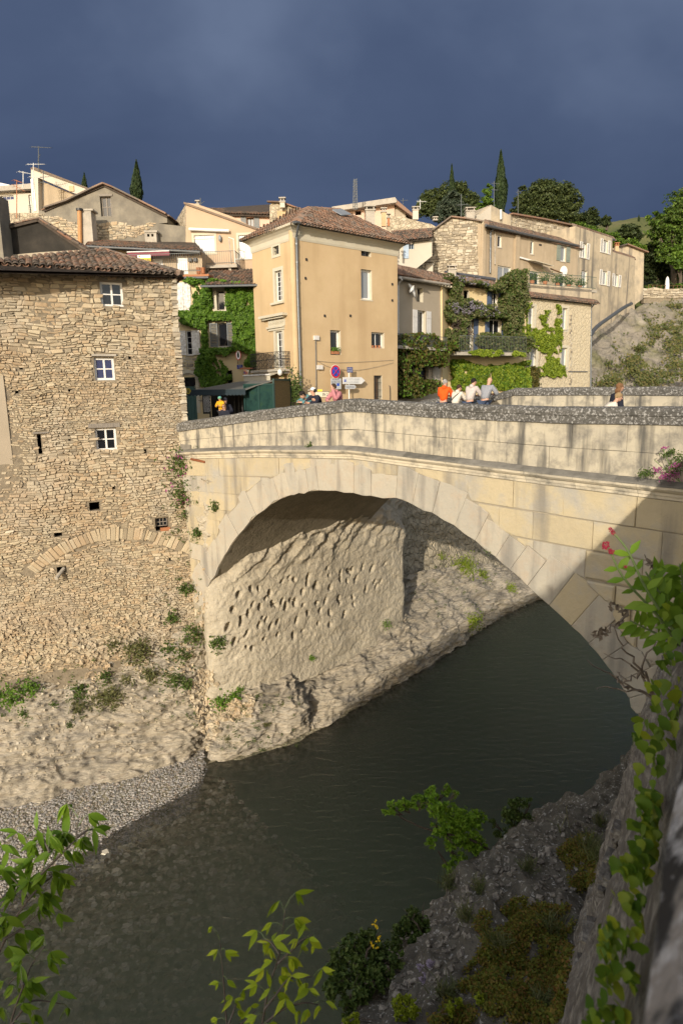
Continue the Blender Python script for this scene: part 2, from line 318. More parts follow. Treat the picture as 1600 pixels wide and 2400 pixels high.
for k, p in enumerate(CPLAN):
    o = (cl_c-p); o.z = 0; o.normalize(); w = 1.0 if 2 < k < 8 else .15
    zb = [0]*len(cz)
    col_ = []
    for i in range(len(cz)):
        q = p + o*(coff[i]*w*.25 - (.25 if i == 0 and k < 4 else 0)); dd_ = -((q-BRA).dot(BRN))
        if k in DT:
            f = max(0, min(1, (cz[i]-(6.4 if k < 3 else 8.0))/(2.0 if k < 3 else 3.6))); f = f*f*(3-2*f); q = q + BRN*(dd_-DT[k])*f
        col_.append(q + Vector((0, 0, cz[i])))
    cst.append(col_)
random.seed(11)
HO = []
for r_, (x0, y0, x1, y1, n) in enumerate([(560,1392,905,1330,14), (590,1418,900,1350,11), (560,1448,880,1378,12), (545,1492,830,1412,11), (570,1520,800,1452,9), (545,1425,700,1400,4), (520,1475,640,1440,3), (680,1345,830,1340,5)]):
    for i in range(n):
        t = (i+random.uniform(-.3, .3))/max(1, n-1); HO.append((x0+(x1-x0)*t, y0+(y1-y0)*t+random.uniform(-12, 12), random.uniform(.055, .095), random.uniform(.9, 2.0), random.uniform(-.9, .4)))
def cl_surface_hits():
    out = []
    for (px, py, r, el, tw) in HO:
        # intersect the pixel ray with the plan curve
        rr = ray(px, py); best = None
        for a, b in zip(CPLAN[2:8], CPLAN[3:9]):
            d = b-a; n = Vector((d.y, -d.x, 0)).normalized(); den = rr.dot(n)
            if abs(den) < 1e-6: continue
            t = (a-CAM).dot(n)/den; q = CAM+rr*t; s = (q-a).dot(d)/d.length_squared
            if -.02 <= s <= 1.02: best = q
        if best: out.append((best, r, el, tw))
    return out
HITS = cl_surface_hits()
def cl_disp(p, i, j):
    up_ = max(0, min(1, (p.z-7.2)/3))
    d = fb(Vector((p.x*.8, p.y*.8, p.z*1.1)), 5)*(.08+.30*up_)
    rg = noise.noise(Vector((p.x*1.1-p.z*.9, p.y*1.1, p.z*.9)))       # diagonal flutes near the crown
    d += up_*.24*(1-abs(rg)*2.2) + fb(Vector((p.x*5, p.y*5, p.z*5)), 3)*.018 + (.02+.06*up_)*fb(Vector((p.x*2.2, p.y*2.2, p.z*3.4)), 4)
    fl = (p.x*.75+p.y*.66)*.9 - p.z*.75 + .9*noise.noise(p*.6); d += (.02 + .20*up_)*(fl - math.floor(fl) - .5)*(.3+.7*max(0, noise.noise(Vector((p.x*.5, p.y*.5, p.z*.5+4)))+.5))
    for (q, r, el, tw) in HITS:
        dz = p.z-q.z
        if abs(dz) < .4:
            dx = math.hypot(p.x-q.x, p.y-q.y)
            if dx < .4:
                sg = (p.x-q.x)*.75+(p.y-q.y)*.66 + dz*tw*.6; e = math.hypot(sg/r, dz/(r*el))
                if e < 1.35: d -= .30*(1 if e < 1.0 else (1.35-e)/.35)
    return -d if False else d
loft('socket_cliff', cst, 430, 300, cl_disp, M['cliff'], kind='structure')

# recess wall and slope behind the cliff, below the road
RW = [st((905,1190,36.5), (910,1260,36.5), (915,1330,36.4), (920,1430,36.2)), st((960,1180,39.5), (960,1240,39.3), (960,1300,39), (960,1370,38.3)), st((1040,1180,42.5), (1040,1230,42.3), (1040,1285,42), (1040,1345,41)),
      st((1130,1170,46.5), (1130,1220,46.2), (1130,1275,45.6), (1130,1330,44.2)), st((1240,1170,51), (1240,1220,50.6), (1240,1275,50), (1240,1345,47.5)), st((1420,1080,60), (1420,1160,59), (1420,1240,57.5), (1420,1320,54.5))]
M['recess'] = mat('recess_rubble', [(.24,.21,.15), (.38,.33,.24), (.46,.40,.29)], scale=2.2, bump=1.0, bscale=5, bdist=.08, vor=2.4, tint2=(.16,.15,.10), t2scale=.7, t2fac=.4)
loft('rear_bank_wall', RW, 120, 60, lambda p, i, j: fb(Vector((p.x*1.2, p.y*1.2, p.z*2)), 4)*.16, M['recess'], kind='structure')

# ---------------------------------------------------------------- river bed, gravel beach, water
SHORE = [Vector((-45,-5,0)), Vector((-22,9,0))] + [onz(x, y, 0) for x, y in [(-140,2150), (51,2068), (153,2018), (255,1950), (325,1909), (421,1859), (467,1822), (476,1778)]] + [onz(x, y, 0) for x, y in [(500,1790), (560,1785), (700,1740), (870,1645), (1000,1560), (1130,1470), (1274,1407)]] + [Vector((40, 62, 0))]
NG = 9
def shore_d(x, y):
    best = 1e9; sg = 1; kk = 0
    for k in range(len(SHORE)-1):
        a = SHORE[k]; b = SHORE[k+1]; dx, dy = b.x-a.x, b.y-a.y; t = max(0, min(1, ((x-a.x)*dx+(y-a.y)*dy)/(dx*dx+dy*dy)))
        qx, qy = a.x+dx*t, a.y+dy*t; d = math.hypot(x-qx, y-qy)
        if d < best: best = d; sg = 1 if (dx*(y-a.y)-dy*(x-a.x)) > 0 else -1; kk = k
    return best*sg, kk
def bed_z(x, y):
    d, k = shore_d(x, y)
    if d > 0: return min(.42, .11*d) + .05*noise.noise(Vector((x*.7, y*.7, 0)))*min(1, d)
    sl = .10 if k < NG else .8
    return max(-3.2, -.13*(-d)**1.15 if k < NG else -sl*(-d)) + .05*noise.noise(Vector((x*.8, y*.8, 1)))*min(1, -d)
mb = MB(); nx, ny = 170, 170; vs = []
for j in range(ny):
    for i in range(nx):
        x = -46+i*.5 if i < 120 else 14+(i-120)*1.2; y = -6+j*.36 if j < 120 else 37.2+(j-120)*1.3
        vs.append(Vector((x, y, bed_z(x, y))))
mb.add(vs, [(j*nx+i, j*nx+i+1, (j+1)*nx+i+1, (j+1)*nx+i) for j in range(ny-1) for i in range(nx-1)])
M['bed'] = mat('river_bed', [(.10,.09,.06), (.24,.21,.14), (.42,.38,.28)], scale=4.2, detail=4, bump=1, bscale=9, bdist=.08, rough=.9, tint2=(.05,.06,.035), t2scale=.8, t2fac=.7, pos=(.36, .66))
mb.build('river_bed', M['bed'], smooth=True, kind='structure')
# pebbles
random.seed(5)
def pebble(mb, c, r, zsq=.55, mi=0):
    seg = 5; vs = []; a0 = random.uniform(0, 6.28); c = Vector(c); sx = random.uniform(.7, 1.4)
    for k in range(seg):
        a = a0+2*math.pi*k/seg; rr = r*random.uniform(.8, 1.15); vs.append(c+Vector((math.cos(a)*rr*sx, math.sin(a)*rr, -.1*r)))
    for k in range(seg):
        a = a0+2*math.pi*(k+.4)/seg; rr = r*random.uniform(.4, .65); vs.append(c+Vector((math.cos(a)*rr*sx, math.sin(a)*rr, r*zsq*random.uniform(.8, 1.2))))
    fs = [(k, (k+1) % seg, seg+(k+1) % seg, seg+k) for k in range(seg)] + [tuple(range(seg, 2*seg))]
    mb.add(vs, fs, mi)
mb = MB(); n = 0
while n < 34000:
    t = random.random(); y = random.uniform(14, 26.5); x = random.uniform(-18, -5.8)
    d, k = shore_d(x, y)
    if k >= NG or d < -1.2 or d > 4.6: continue
    r = random.choice([.018, .024, .026, .032, .045]) * random.uniform(.8, 1.3) if random.random() > .006 or d < .6 else random.uniform(.06, .10)
    pebble(mb, (x, y, bed_z(x, y)+.005), r); n += 1
M['pebble'] = mat('pebble_grey', [(.13,.125,.115), (.27,.26,.245), (.42,.40,.375), (.25,.20,.155), (.50,.48,.45)], scale=3, rnd=.85, bump=.1, rough=.8)
mb.build('gravel_beach', M['pebble'], kind='stuff')
mb = MB(); n = 0
while n < 9000:
    y = random.uniform(7, 26); x = random.uniform(-16, 4); d, k = shore_d(x, y)
    if d > -.8 or d < -13 or (k >= NG and d > -1.5): continue
    r = random.uniform(.04, .13)*(1 if random.random() > .06 else 1.8); pebble(mb, (x, y, bed_z(x, y)), r); n += 1
M['bedpebble'] = mat('river_pebble', [(.12,.10,.07), (.26,.22,.15), (.42,.38,.28), (.58,.54,.44)], scale=3, rnd=.85, bump=.1, rough=.8)
mb.build('river_pebbles', M['bedpebble'], kind='stuff')
def water():
    m = bpy.data.materials.new('river_water'); m.use_nodes = True; nt = m.node_tree; nt.nodes.clear(); N = nt.nodes.new; K = nt.links.new
    out = N('ShaderNodeOutputMaterial'); tr = N('ShaderNodeBsdfTransparent'); gl = N('ShaderNodeBsdfGlossy'); gl.inputs['Roughness'].default_value = .22
    tr.inputs[0].default_value = (.95, .96, .94, 1)
    fr = N('ShaderNodeFresnel'); fr.inputs[0].default_value = 1.33; mx = N('ShaderNodeMixShader')
    g = N('ShaderNodeNewGeometry'); mp = N('ShaderNodeMapping'); mp.inputs['Rotation'].default_value = (0, 0, -.9); mp.inputs['Scale'].default_value = (.6, 1.7, 1)
    K(g.outputs['Position'], mp.inputs[0]); n = N('ShaderNodeTexNoise'); n.inputs['Scale'].default_value = 2.2; n.inputs['Detail'].default_value = 7; n.inputs['Roughness'].default_value = .6; n.inputs['Distortion'].default_value = .8
    K(mp.outputs[0], n.inputs[0]); b = N('ShaderNodeBump'); b.inputs['Strength'].default_value = .9; b.inputs['Distance'].default_value = .10; K(n.outputs[0], b.inputs['Height'])
    K(b.outputs[0], gl.inputs['Normal']); K(b.outputs[0], fr.inputs['Normal']); K(fr.outputs[0], mx.inputs[0]); K(tr.outputs[0], mx.inputs[1]); K(gl.outputs[0], mx.inputs[2]); K(mx.outputs[0], out.inputs[0])
    va = N('ShaderNodeVolumeAbsorption'); va.inputs[0].default_value = (.62, .84, .50, 1); va.inputs[1].default_value = .55
    vsn = N('ShaderNodeVolumeScatter'); vsn.inputs[0].default_value = (.62, .86, .50, 1); vsn.inputs[1].default_value = .85
    ad = N('ShaderNodeAddShader'); K(va.outputs[0], ad.inputs[0]); K(vsn.outputs[0], ad.inputs[1]); K(ad.outputs[0], out.inputs['Volume'])
    return m
mb = MB(); mb.box((12, 30, -3), (130, 90, 6)); w_ = mb.build('river_water', water(), kind='structure')
M['wetgravel'] = M['gravel']

# ---------------------------------------------------------------- near bank: mossy ledge, retaining wall with coping
def wallx(y, z): return .62*y + .03 - .22*max(0, 15.0-z)
LEDGE = []
for wp, ep, zl in [((1230,2700,10.0), (450,2900,9.6), 9.8), ((1319,2384,9.6), (800,2440,9.1), 9.4), ((1340,2270,9.4), (930,2230,8.7), 9.2), ((1362,2162,9.2), (1040,2085,8.4), 9.0), ((1406,1994,8.7), (1170,1975,8.1), 8.6), ((1430,1900,8.4), (1260,1900,7.7), 8.2), ((1449,1845,8.1), (1400,1868,7.3), 7.9), ((1475,1775,7.9), (1452,1840,7.0), 7.6), ((1500,1690,7.9), (1485,1760,6.6), 7.4)]:
    a = onz(wp[0], wp[1], wp[2]); e = onz(ep[0], ep[1], ep[2]); a = a + Vector((.5, -.1, .1))
    m1 = a.lerp(e, .35); m1.z = zl+.1; m2 = a.lerp(e, .72); m2.z = (zl+e.z)/2+.15
    dd = Vector((-.85, .5, 0)); LEDGE.append([a, m1, m2, e, e+dd*.5+Vector((0, 0, -1.2)), e+dd*.9+Vector((0, 0, -3.5)), e+dd*1.3+Vector((0, 0, -9.5))])
def led_disp(p, i, j):
    d = fb(Vector((p.x*.9, p.y*.9, p.z*.9)), 5)*.34 + .10*fb(p*3.1, 4)
    c = noise.voronoi(Vector((p.x*.7, p.y*.7, p.z*.7)))[0]; d += -.5*max(0, .16-(c[1]-c[0]))
    return -(d + fb(p*5, 3)*.03) if False else d + fb(p*5, 3)*.035
loft('near_bank_rock', LEDGE, 260, 170, led_disp, M['bankrock'], kind='structure')
# retaining wall
mb = MB(); nu, nv = 420, 90; vs = []
for i in range(nu):
    y = -2.0 + 16.3*(i/(nu-1))**1.3
    for j in range(nv):
        z = 5.0+10.05*j/(nv-1); x = wallx(y, z); p = Vector((x, y, z))
        nn = Vector((-.84, .5, .1)); fa_ = min(1, y/3); d = (fb(Vector((p.x*1.6, p.y*1.6, p.z*1.2)), 5)*.10 + .05*abs(noise.noise(Vector((p.y*3.5+p.z*1.4, p.z*2, 0)))) + .03*fb(p*7, 3))*fa_
        vs.append(p + nn*d)
mb.add(vs, [(i*nv+j, i*nv+j+1, (i+1)*nv+j+1, (i+1)*nv+j) for i in range(nu-1) for j in range(nv-1)])
M['retain'] = mat('retaining_wall_stone', [(.07,.062,.052), (.15,.135,.115), (.25,.23,.20)], scale=5, bump=1.0, bscale=16, bdist=.04, stretch=(1, 1, 1.5), tint2=(.45,.42,.36), t2scale=13, t2fac=.7)
rw = empty('retaining_wall', (0, 0, 5), 'grey rough stone retaining wall dropping to the mossy ledge at the right', 'wall')
mb.build('wall_face', M['retain'], rw, smooth=True)
# loose stones standing proud of the wall face
random.seed(21); mb = MB()
for k in range(700):
    y = 3.5+10.5*random.random(); z = random.uniform(6.5, 14.9); x = wallx(y, z); w = random.uniform(.06, .18); h = random.uniform(.03, .07)
    c = Vector((x, y, z)) + Vector((-.84, .5, 0))*.02; ax = (Vector((.5, .86, 0)), Vector((-.86, .5, .0)), Vector((0, 0, 1)))
    b0 = len(mb.v); mb.box(c, (w, random.uniform(.03, .09), h), ax)
    for q in mb.v[b0:]: q += Vector((random.uniform(-1, 1), random.uniform(-1, 1), random.uniform(-1, 1)))*.015
mb.build('wall_stone', M['retain'], rw, kind='stuff')
mb = MB(); mb.box((30, 2, 14.45), (58, 60, .3)) if False else None
# coping stones along the retaining wall beside the camera
M['nearcoping'] = mat('near_coping_lichen', [(.03,.028,.026), (.09,.085,.08), (.20,.18,.155), (.28,.25,.22)], scale=17, bump=.6, bscale=60, bdist=.006, rough=.95, tint2=(.62,.61,.60), t2scale=26, t2fac=.95, pos=(.42, .58))
def cop_piece(y0, y1, nm, parent, xo=-.017):
    mb = MB(); pr = [(-.035, 14.98), (-.04, 15.09), (-.02, 15.125), (.03, 15.145), (.34, 15.15), (.40, 15.12), (.42, 14.98)]
    nseg = 14; vs = []
    for k in range(nseg+1):
        y = y0+(y1-y0)*k/nseg
        for (dx, z) in pr:
            x = wallx(y, 15.1)+dx+xo; nz = noise.noise(Vector((x*6, y*6, z*6)))*.008; vs.append(Vector((x-nz, y+ .0, z+nz)))
    n = len(pr); fs = [(k*n+i, (k+1)*n+i, (k+1)*n+(i+1) % n, k*n+(i+1) % n) for k in range(nseg) for i in range(n)] + [tuple(range(n)), tuple(nseg*n+i for i in range(n))[::-1]]
    mb.add(vs, fs); return mb.build(nm, M['nearcoping'], parent)
y = -.9
for k in range(13):
    cop_piece(y, y+1.15, 'coping_stone', rw); y += 1.158
BR = Fr((-6.6, 27), (7.3, 13.6))
TOP = [(-2, 14.05), (.7, 14.37), (5, 14.82), (9.7, 15.22), (12.6, 15.09), (16.4, 15.0), (19.2, 15.02), (26, 15.1)]
LED = [(-2, 12.85), (.7, 13.13), (5, 13.45), (9.7, 13.68), (12.6, 13.57), (16.4, 13.43), (19.2, 13.35), (26, 13.2)]
top = lambda s: lerp_tab(TOP, s); led = lambda s: lerp_tab(LED, s)
ARC = [(.35, 4.2), (.55, 5.4), (.95, 6.9), (1.9, 8.2), (3.0, 9.45), (4.5, 10.75), (6.1, 11.65), (7.6, 12.08), (9.0, 12.24), (10.5, 12.22), (11.4, 12.26), (12.2, 12.10), (13.1, 11.87), (14.0, 11.48), (14.9, 11.0), (15.9, 10.36), (16.9, 9.72), (17.7, 9.15), (18.3, 8.55), (18.75, 7.9), (19.0, 7.0), (19.15, 5.5)]
arc = resample([Vector((a, b, 0)) for a, b in ARC], 160)
bridge = empty('stone_bridge', BR.P(10, 5, -4), 'single arched pale limestone bridge crossing the dark river', 'bridge')
def poly3(fr, pts, d): return [fr.P(p[0], p[1], d) for p in pts]
outline = [(-1.2, 3.0), (.3, 3.0)] + [(p.x, p.y) for p in arc] + [(19.2, 2.0), (26, 2.0), (26, led(26)-.02)] + [(s, led(s)-.02) for s in (19.2, 16.4, 12.6, 9.7, 5, .7)] + [(-1.2, led(-1.2)-.02)]
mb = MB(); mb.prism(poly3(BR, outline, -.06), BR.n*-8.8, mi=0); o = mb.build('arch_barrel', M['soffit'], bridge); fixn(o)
mb = MB(); pp_ = poly3(BR, outline, -.02); mb.add(pp_, geometry.tessellate_polygon([pp_])); fixn(mb.build('joint_mortar', M['joint'], bridge))
def block(name, pts, parent, m, fr=BR, proud=None, gap=.004, back=-.12, rn=None, bev=.012):
    """one dressed stone, outline pts (u,z) anticlockwise, face set a little proud"""
    c = Vector((sum(p[0] for p in pts)/len(pts), sum(p[1] for p in pts)/len(pts)))
    def ins(g):
        out = []
        n = len(pts)
        for i in range(n):
            p = Vector(pts[i]); a = (Vector(pts[i-1])-p); b = (Vector(pts[(i+1) % n])-p)
            if a.length < 1e-5 or b.length < 1e-5: out.append(p); continue
            a.normalize(); b.normalize(); bis = a+b
            if bis.length < .15: nrm = Vector((-b.y, b.x)); nrm = nrm if nrm.dot(c-p) > 0 else -nrm; out.append(p+nrm*g)
            else:
                si = abs(a.x*b.y-a.y*b.x); bis.normalize()
                q = p+bis*min(g*1.5/max(si, .5), g*3); out.append(q if (c-p).dot(bis) > 0 else p-bis*g)
        return out
    pr = random.uniform(-.012, .028) if proud is None else proud
    r0 = ins(gap); r1 = ins(gap+bev); tx, tz = random.uniform(-.012, .012), random.uniform(-.012, .012)
    n = len(pts); vs = [fr.P(p.x, p.y, back) for p in r0] + [fr.P(p.x, p.y, pr-bev*.8) for p in r0] + [fr.P(p.x, p.y, pr + tx*(p.x-c.x) + tz*(p.y-c.y)) for p in r1]
    fs = [(i, (i+1) % n, (i+1) % n+n, i+n) for i in range(n)] + [(i+n, (i+1) % n+n, (i+1) % n+2*n, i+2*n) for i in range(n)]
    tri = geometry.tessellate_polygon([[Vector((p.x, p.y, 0)) for p in r1]])
    fs += [tuple(i+2*n for i in t) for t in tri]
    mb = MB(); mb.add(vs, fs, 0, 0.0); o = mb.build(name, m, parent, smooth=False); fixn(o)
    return o
random.seed(33)
# voussoirs along the arch; their outer ends step into the courses
cum = [0]
for a, b in zip(arc, arc[1:]): cum.append(cum[-1]+(b-a).length)
def arcpt(t):
    for k in range(len(cum)-1):
        if t <= cum[k+1]: f = (t-cum[k])/(cum[k+1]-cum[k]); p = arc[k].lerp(arc[k+1], f); d = (arc[min(k+2, len(arc)-1)]-arc[max(k-1, 0)]).normalized(); return p, Vector((-d.y, d.x, 0))
    return arc[-1], Vector((0, 1, 0))
EXT = []
t = 2.1; Ttot = cum[-1]-2.4; vlist = []
while t < Ttot:
    w = random.uniform(.45, 1.05) if arcpt(t)[0].x < 14.5 else random.uniform(.4, .75); t2 = min(t+w, Ttot)
    p, n = arcpt(t); q, m_ = arcpt(t2); mid = (p+q)/2
    th = random.uniform(.7, 1.15) if mid.x < 12 else random.uniform(.75, 1.2)
    room = led((p.x+q.x)/2)-.36-mid.y
    th = min(th, room-.02) if abs(n.y) > .6 else th
    a = p+n*th*random.uniform(.93, 1.05); b = q+m_*th*random.uniform(.93, 1.05)
    for v in (a, b): v.y = min(v.y, led(v.x)-.36)
    vlist.append((p, q, b, a)); t = t2
for p, q, b, a in vlist:
    pts = [(p.x, p.y)] + [(arcpt_.x, arcpt_.y) for arcpt_ in [(p+q)/2 + Vector((random.uniform(-.06, .06), random.uniform(-.07, .05), 0))]] + [(q.x, q.y), (b.x, b.y)]
    mt_ = (a+b)/2; pts.append((mt_.x+random.uniform(-.1, .1), min(mt_.y+random.uniform(0, .12), led(mt_.x)-.36))); pts.append((a.x, a.y))
    block('voussoir', pts, bridge, M['voussoir'] if random.random() < .93 else M['ashlar'], proud=random.uniform(.0, .03) if mt_.x < 16 else random.uniform(.0, .09)); EXT.append((a, b, p, q))
def ext(s):     # top of the arch ring above s
    best = -9
    for a, b, p, q in EXT:
        for e0, e1 in ((a, b), (p, a), (q, b)):
            lo, hi = min(e0.x, e1.x), max(e0.x, e1.x)
            if lo-.001 <= s <= hi+.001 and hi-lo > 1e-4: best = max(best, e0.y+(e1.y-e0.y)*(s-e0.x)/(e1.x-e0.x))
    return best
# spandrel courses, following the camber, cut against the ring
zrow = 0.0; rows_ = []
h_acc = .36
while h_acc < 9.5:
    h = random.choice([.48, .55, .62, .7]); rows_.append((h_acc, h_acc+h)); h_acc += h
def lft(z): return lerp_tab([(3, .3), (6, .35), (9, .1), (11, -.1), (13.5, -.3)], z)
for (h0, h1) in rows_:
    s = -.35 + random.uniform(0, .5)
    first = True
    while s < 24.5:
        w = random.uniform(.8, 1.9) if s < 14.5 or h0 < 2.2 else random.uniform(.5, 1.0); s0, s1 = s, s+w; s = s1
        k = max(0.0, h0-.4); fl = lambda x: led(x) + (13.3-led(x))*min(1, k/3)        # camber dies out downwards
        zt = lambda x: fl(x)-h0; zb = lambda x: fl(x)-h1
        if zt(s0) < 4.0: continue
        if first: s0 = min(s0, lft(zt(s0))); first = False
        xs = [s0+(s1-s0)*i/10 for i in range(11)]; seg_ = []
        def flush():
            if len(seg_) >= 2 and seg_[-1][0]-seg_[0][0] > .12:
                pts = [(x, b) for x, b, t_ in seg_]
                # thin out the lower edge
                if all(abs(b-(zb(x))) < 1e-6 for x, b in pts): pts = [pts[0], pts[-1]]
                tp = [(seg_[-1][0], seg_[-1][2]), (seg_[0][0], seg_[0][2])]
                pts = [p for i, p in enumerate(pts) if i == 0 or i == len(pts)-1 or True] + tp
                area = abs(sum(pts[i-1][0]*pts[i][1]-pts[i][0]*pts[i-1][1] for i in range(len(pts))))/2
                if area > .04: block('ashlar_block', pts, bridge, M['ashlar'] if random.random() < .9 else M['voussoir'], proud=random.uniform(0, .09) if pts[0][0] > 14 and pts[0][1] < 11 else None, gap=.012 if pts[0][0] > 14 and pts[0][1] < 11 else .004, bev=.04 if pts[0][0] > 14 and pts[0][1] < 11 else .012)
            seg_.clear()
        for x in xs:
            e = ext(x); inside = any(min(p.x, q.x) <= x <= max(p.x, q.x) for p, q in zip(arc, arc[1:]))
            lo_in = max(zb(x), e) if e > -5 else zb(x)
            if x < 1.9 and e < 0: lo_in = zb(x); 
            if x < 1.9:
                # left pier: limited by the intrados on its right side
                xi = None
                for a_, b_ in zip(arc[:45], arc[1:46]):
                    if a_.y <= zb(x) <= b_.y: xi = a_.x
                if e > 0 and zt(x) <= e+.02: flush() if x > .2 else None
                lo_in = zb(x) if e < 0 else max(zb(x), e)
            if zt(x)-lo_in > .03: seg_.append((x, lo_in, zt(x)))
            else: flush()
        flush()
# mouldings
def sweep(name, prof, s0, s1, base, m, parent, fr=BR, nseg=5, rough=.006):
    mb = MB(); n = len(prof); vs = []
    for k in range(nseg+1):
        s = s0+(s1-s0)*k/nseg; b = base(s)
        for (d, z) in prof:
            nz = noise.noise(Vector((s*2.3, d*9, z*9+b)))*rough*2; vs.append(fr.P(s, b+z+nz, d+nz))
    fs = [(k*n+i, (k+1)*n+i, (k+1)*n+(i+1) % n, k*n+(i+1) % n) for k in range(nseg) for i in range(n)] + [tuple(range(n)), tuple(nseg*n+i for i in range(n))[::-1]]
    mb.add(vs, fs, 0, random.random()); o = mb.build(name, m, parent); fixn(o); return o
M['cornice'] = mat('cornice_stone', [(.36,.33,.27), (.52,.46,.35), (.58,.52,.40)], scale=2, rnd=.35, bump=.5, bscale=11, tint2=(.14,.135,.12), t2scale=2.2, t2fac=.8)
M['cornice_top'] = mat('weathered_ledge', [(.08,.077,.068), (.17,.16,.14), (.27,.255,.225)], scale=4, rnd=.3, bump=.7, bscale=16)
cor = [(-.10, -.34), (.03, -.34), (.03, -.27), (.07, -.26), (.07, -.19), (.13, -.17), (.19, -.11), (.20, -.055), (-.1, -.055)]
s = -.4
while s < 25:
    e = s+random.uniform(1.0, 1.5); sweep('cornice_stone', cor, s+.004, e-.004, led, M['cornice'], bridge); s = e
s = -.4
while s < 25:
    e = s+random.uniform(1.6, 2.4); sweep('ledge_stone', [(-.1, -.05), (.21, -.05), (.20, -.01), (.02, .07), (-.1, .08)], s+.003, e-.003, led, M['cornice_top'], bridge, rough=.012); s = e
# parapet: slabs in two courses, then the heavy rounded coping
for lo, hi in ((.06, .55), (.55, 1.0)):
    s = -.5 - random.random()*.5
    while s < 25:
        e = s+random.uniform(1.1, 2.1); ss = max(s, -.55)
        zf = lambda x, f: led(x)+.06 + (top(x)-.39-led(x)-.05)*f
        f0 = 0 if lo < .1 else .48; f1 = .48 if lo < .1 else 1
        block('parapet_slab', [(ss, zf(ss, f0)), ((ss+e)/2, zf((ss+e)/2, f0)), (e, zf(e, f0)), (e, zf(e, f1)), ((ss+e)/2, zf((ss+e)/2, f1)), (ss, zf(ss, f1))], bridge, M['parapet'], proud=random.uniform(-.004, .006)-.03, gap=.004, back=-.4, bev=.008); s = e
cp = [(-.46, -.39), (.03, -.39), (.035, -.21), (.055, -.19), (.06, -.10), (.01, -.03), (-.10, .0), (-.33, .0), (-.43, -.04), (-.47, -.11)]
s = -.65
while s < 25:
    e = s+random.uniform(1.2, 2.0); sweep('coping_stone', cp, s+.003, e-.003, top, M['coping'], bridge, rough=.012); s = e
# road deck
mb = MB(); vs = []
for k in range(30):
    s = -1+27*k/29; z = top(s)-1.05
    vs += [BR.P(s, z, -.45), BR.P(s, z, -9.2)]
mb.add(vs, [(2*k, 2*k+1, 2*k+3, 2*k+2) for k in range(29)]); fixn(mb.build('road_deck', M['ground'], bridge))
# far parapet, flaring away from the road at its left end
def fp(px, py, w):
    q = onpl(px, py, BR.P(0, 0, -w), BR.n); return q
FPTS = [atY(985, 938, 30.2), fp(1007, 933, 9.2), fp(1150, 927, 9.0), fp(1212, 908, 9.0), fp(1391, 907, 9.0), fp(1600, 906, 9.0), fp(1800, 905, 9.0)]
FPTS = [Vector(p) for p in FPTS]; FPTS[1] = atY(1010, 934, 29.0); FPTS[2] = atY(1150, 925, 26.9); FPTS[3] = atY(1205, 909, 25.9)
for a, b in zip(FPTS, FPTS[1:]):
    fr = Fr((a.x, a.y), (b.x, b.y)); Ls = fr.w; nseg = max(1, round(Ls/1.4))
    tz = lambda u: a.z+(b.z-a.z)*u/Ls
    for k in range(nseg):
        u0, u1 = Ls*k/nseg, Ls*(k+1)/nseg
        sweep('far_coping_stone', [(-.42, -.30), (.05, -.30), (.06, -.12), (-.02, -.02), (-.12, 0), (-.30, 0), (-.40, -.06)], u0+.003, u1-.003, tz, M['coping'], bridge, fr=fr, nseg=3)
        block('far_parapet_slab', [(u0, tz(u0)-1.5), (u1, tz(u1)-1.5), (u1, tz(u1)-.30), (u0, tz(u0)-.30)], bridge, M['parapet'], fr=fr, proud=0, gap=.004, back=-.35, bev=.006)
# rusty pipe stub under the cornice at the left
mb = MB(); mb.tube([atY(448, 1076, 26.5), atY(481, 1083, 25.9)], .05, 8); mb.build('pipe_stub', plain('rust', (.20,.07,.03)), bridge)
M['glass'] = glass('window_glass'); M['glass_blue'] = glass('window_glass_sky', (.05, .06, .13)); M['glass_pale'] = glass('window_glass_curtained', (.22, .24, .26))
M['white'] = plain('white_paint', (.72, .71, .68), rough=.5); M['offwhite'] = mat('peeling_white_paint', [(.50,.47,.42), (.72,.70,.66), (.78,.77,.74)], scale=6, bump=.3, tint2=(.30,.24,.17), t2scale=9, t2fac=.7)
M['greyshut'] = plain('grey_shutter_paint', (.16, .17, .17)); M['blueshut'] = plain('slate_blue_paint', (.07, .10, .17)); M['paleblue'] = plain('pale_blue_paint', (.38, .47, .58)); M['greenshut'] = plain('grey_green_paint', (.22, .25, .21))
M['greygutter'] = plain('zinc_gutter', (.13, .14, .15), rough=.45, metal=.5); M['whitepvc'] = plain('white_downpipe', (.62, .60, .57)); M['iron'] = plain('black_iron', (.02, .02, .022), rough=.5)
M['rail'] = plain('grey_railing', (.10, .11, .11)); M['railwhite'] = plain('white_railing', (.6, .6, .58)); M['greenrail'] = plain('green_railing', (.05, .10, .09))
M['oldwood'] = mat('weathered_wood', [(.16,.14,.12), (.30,.27,.23)], scale=5, stretch=(6, 6, .6), bump=.5); M['brownwood'] = mat('brown_door_wood', [(.08,.045,.02), (.16,.09,.045)], scale=5, stretch=(8, 8, .6), bump=.4)
M['tile'] = mat('canal_tile', [(.055,.045,.038), (.12,.095,.075), (.20,.145,.105), (.26,.14,.09), (.19,.17,.14)], scale=3.2, rnd=.7, bump=.5, bscale=18, tint2=(.16,.15,.13), t2scale=5, t2fac=.6)
M['tile_red'] = mat('canal_tile_red', [(.09,.06,.042), (.18,.11,.075), (.27,.15,.095), (.23,.17,.13), (.12,.105,.09)], scale=3.2, rnd=.75, bump=.5, bscale=18, tint2=(.13,.12,.10), t2scale=5, t2fac=.5)
M['deck'] = mat('roof_underlay_tile', [(.04,.032,.026), (.09,.07,.055)], scale=5, bump=.5)
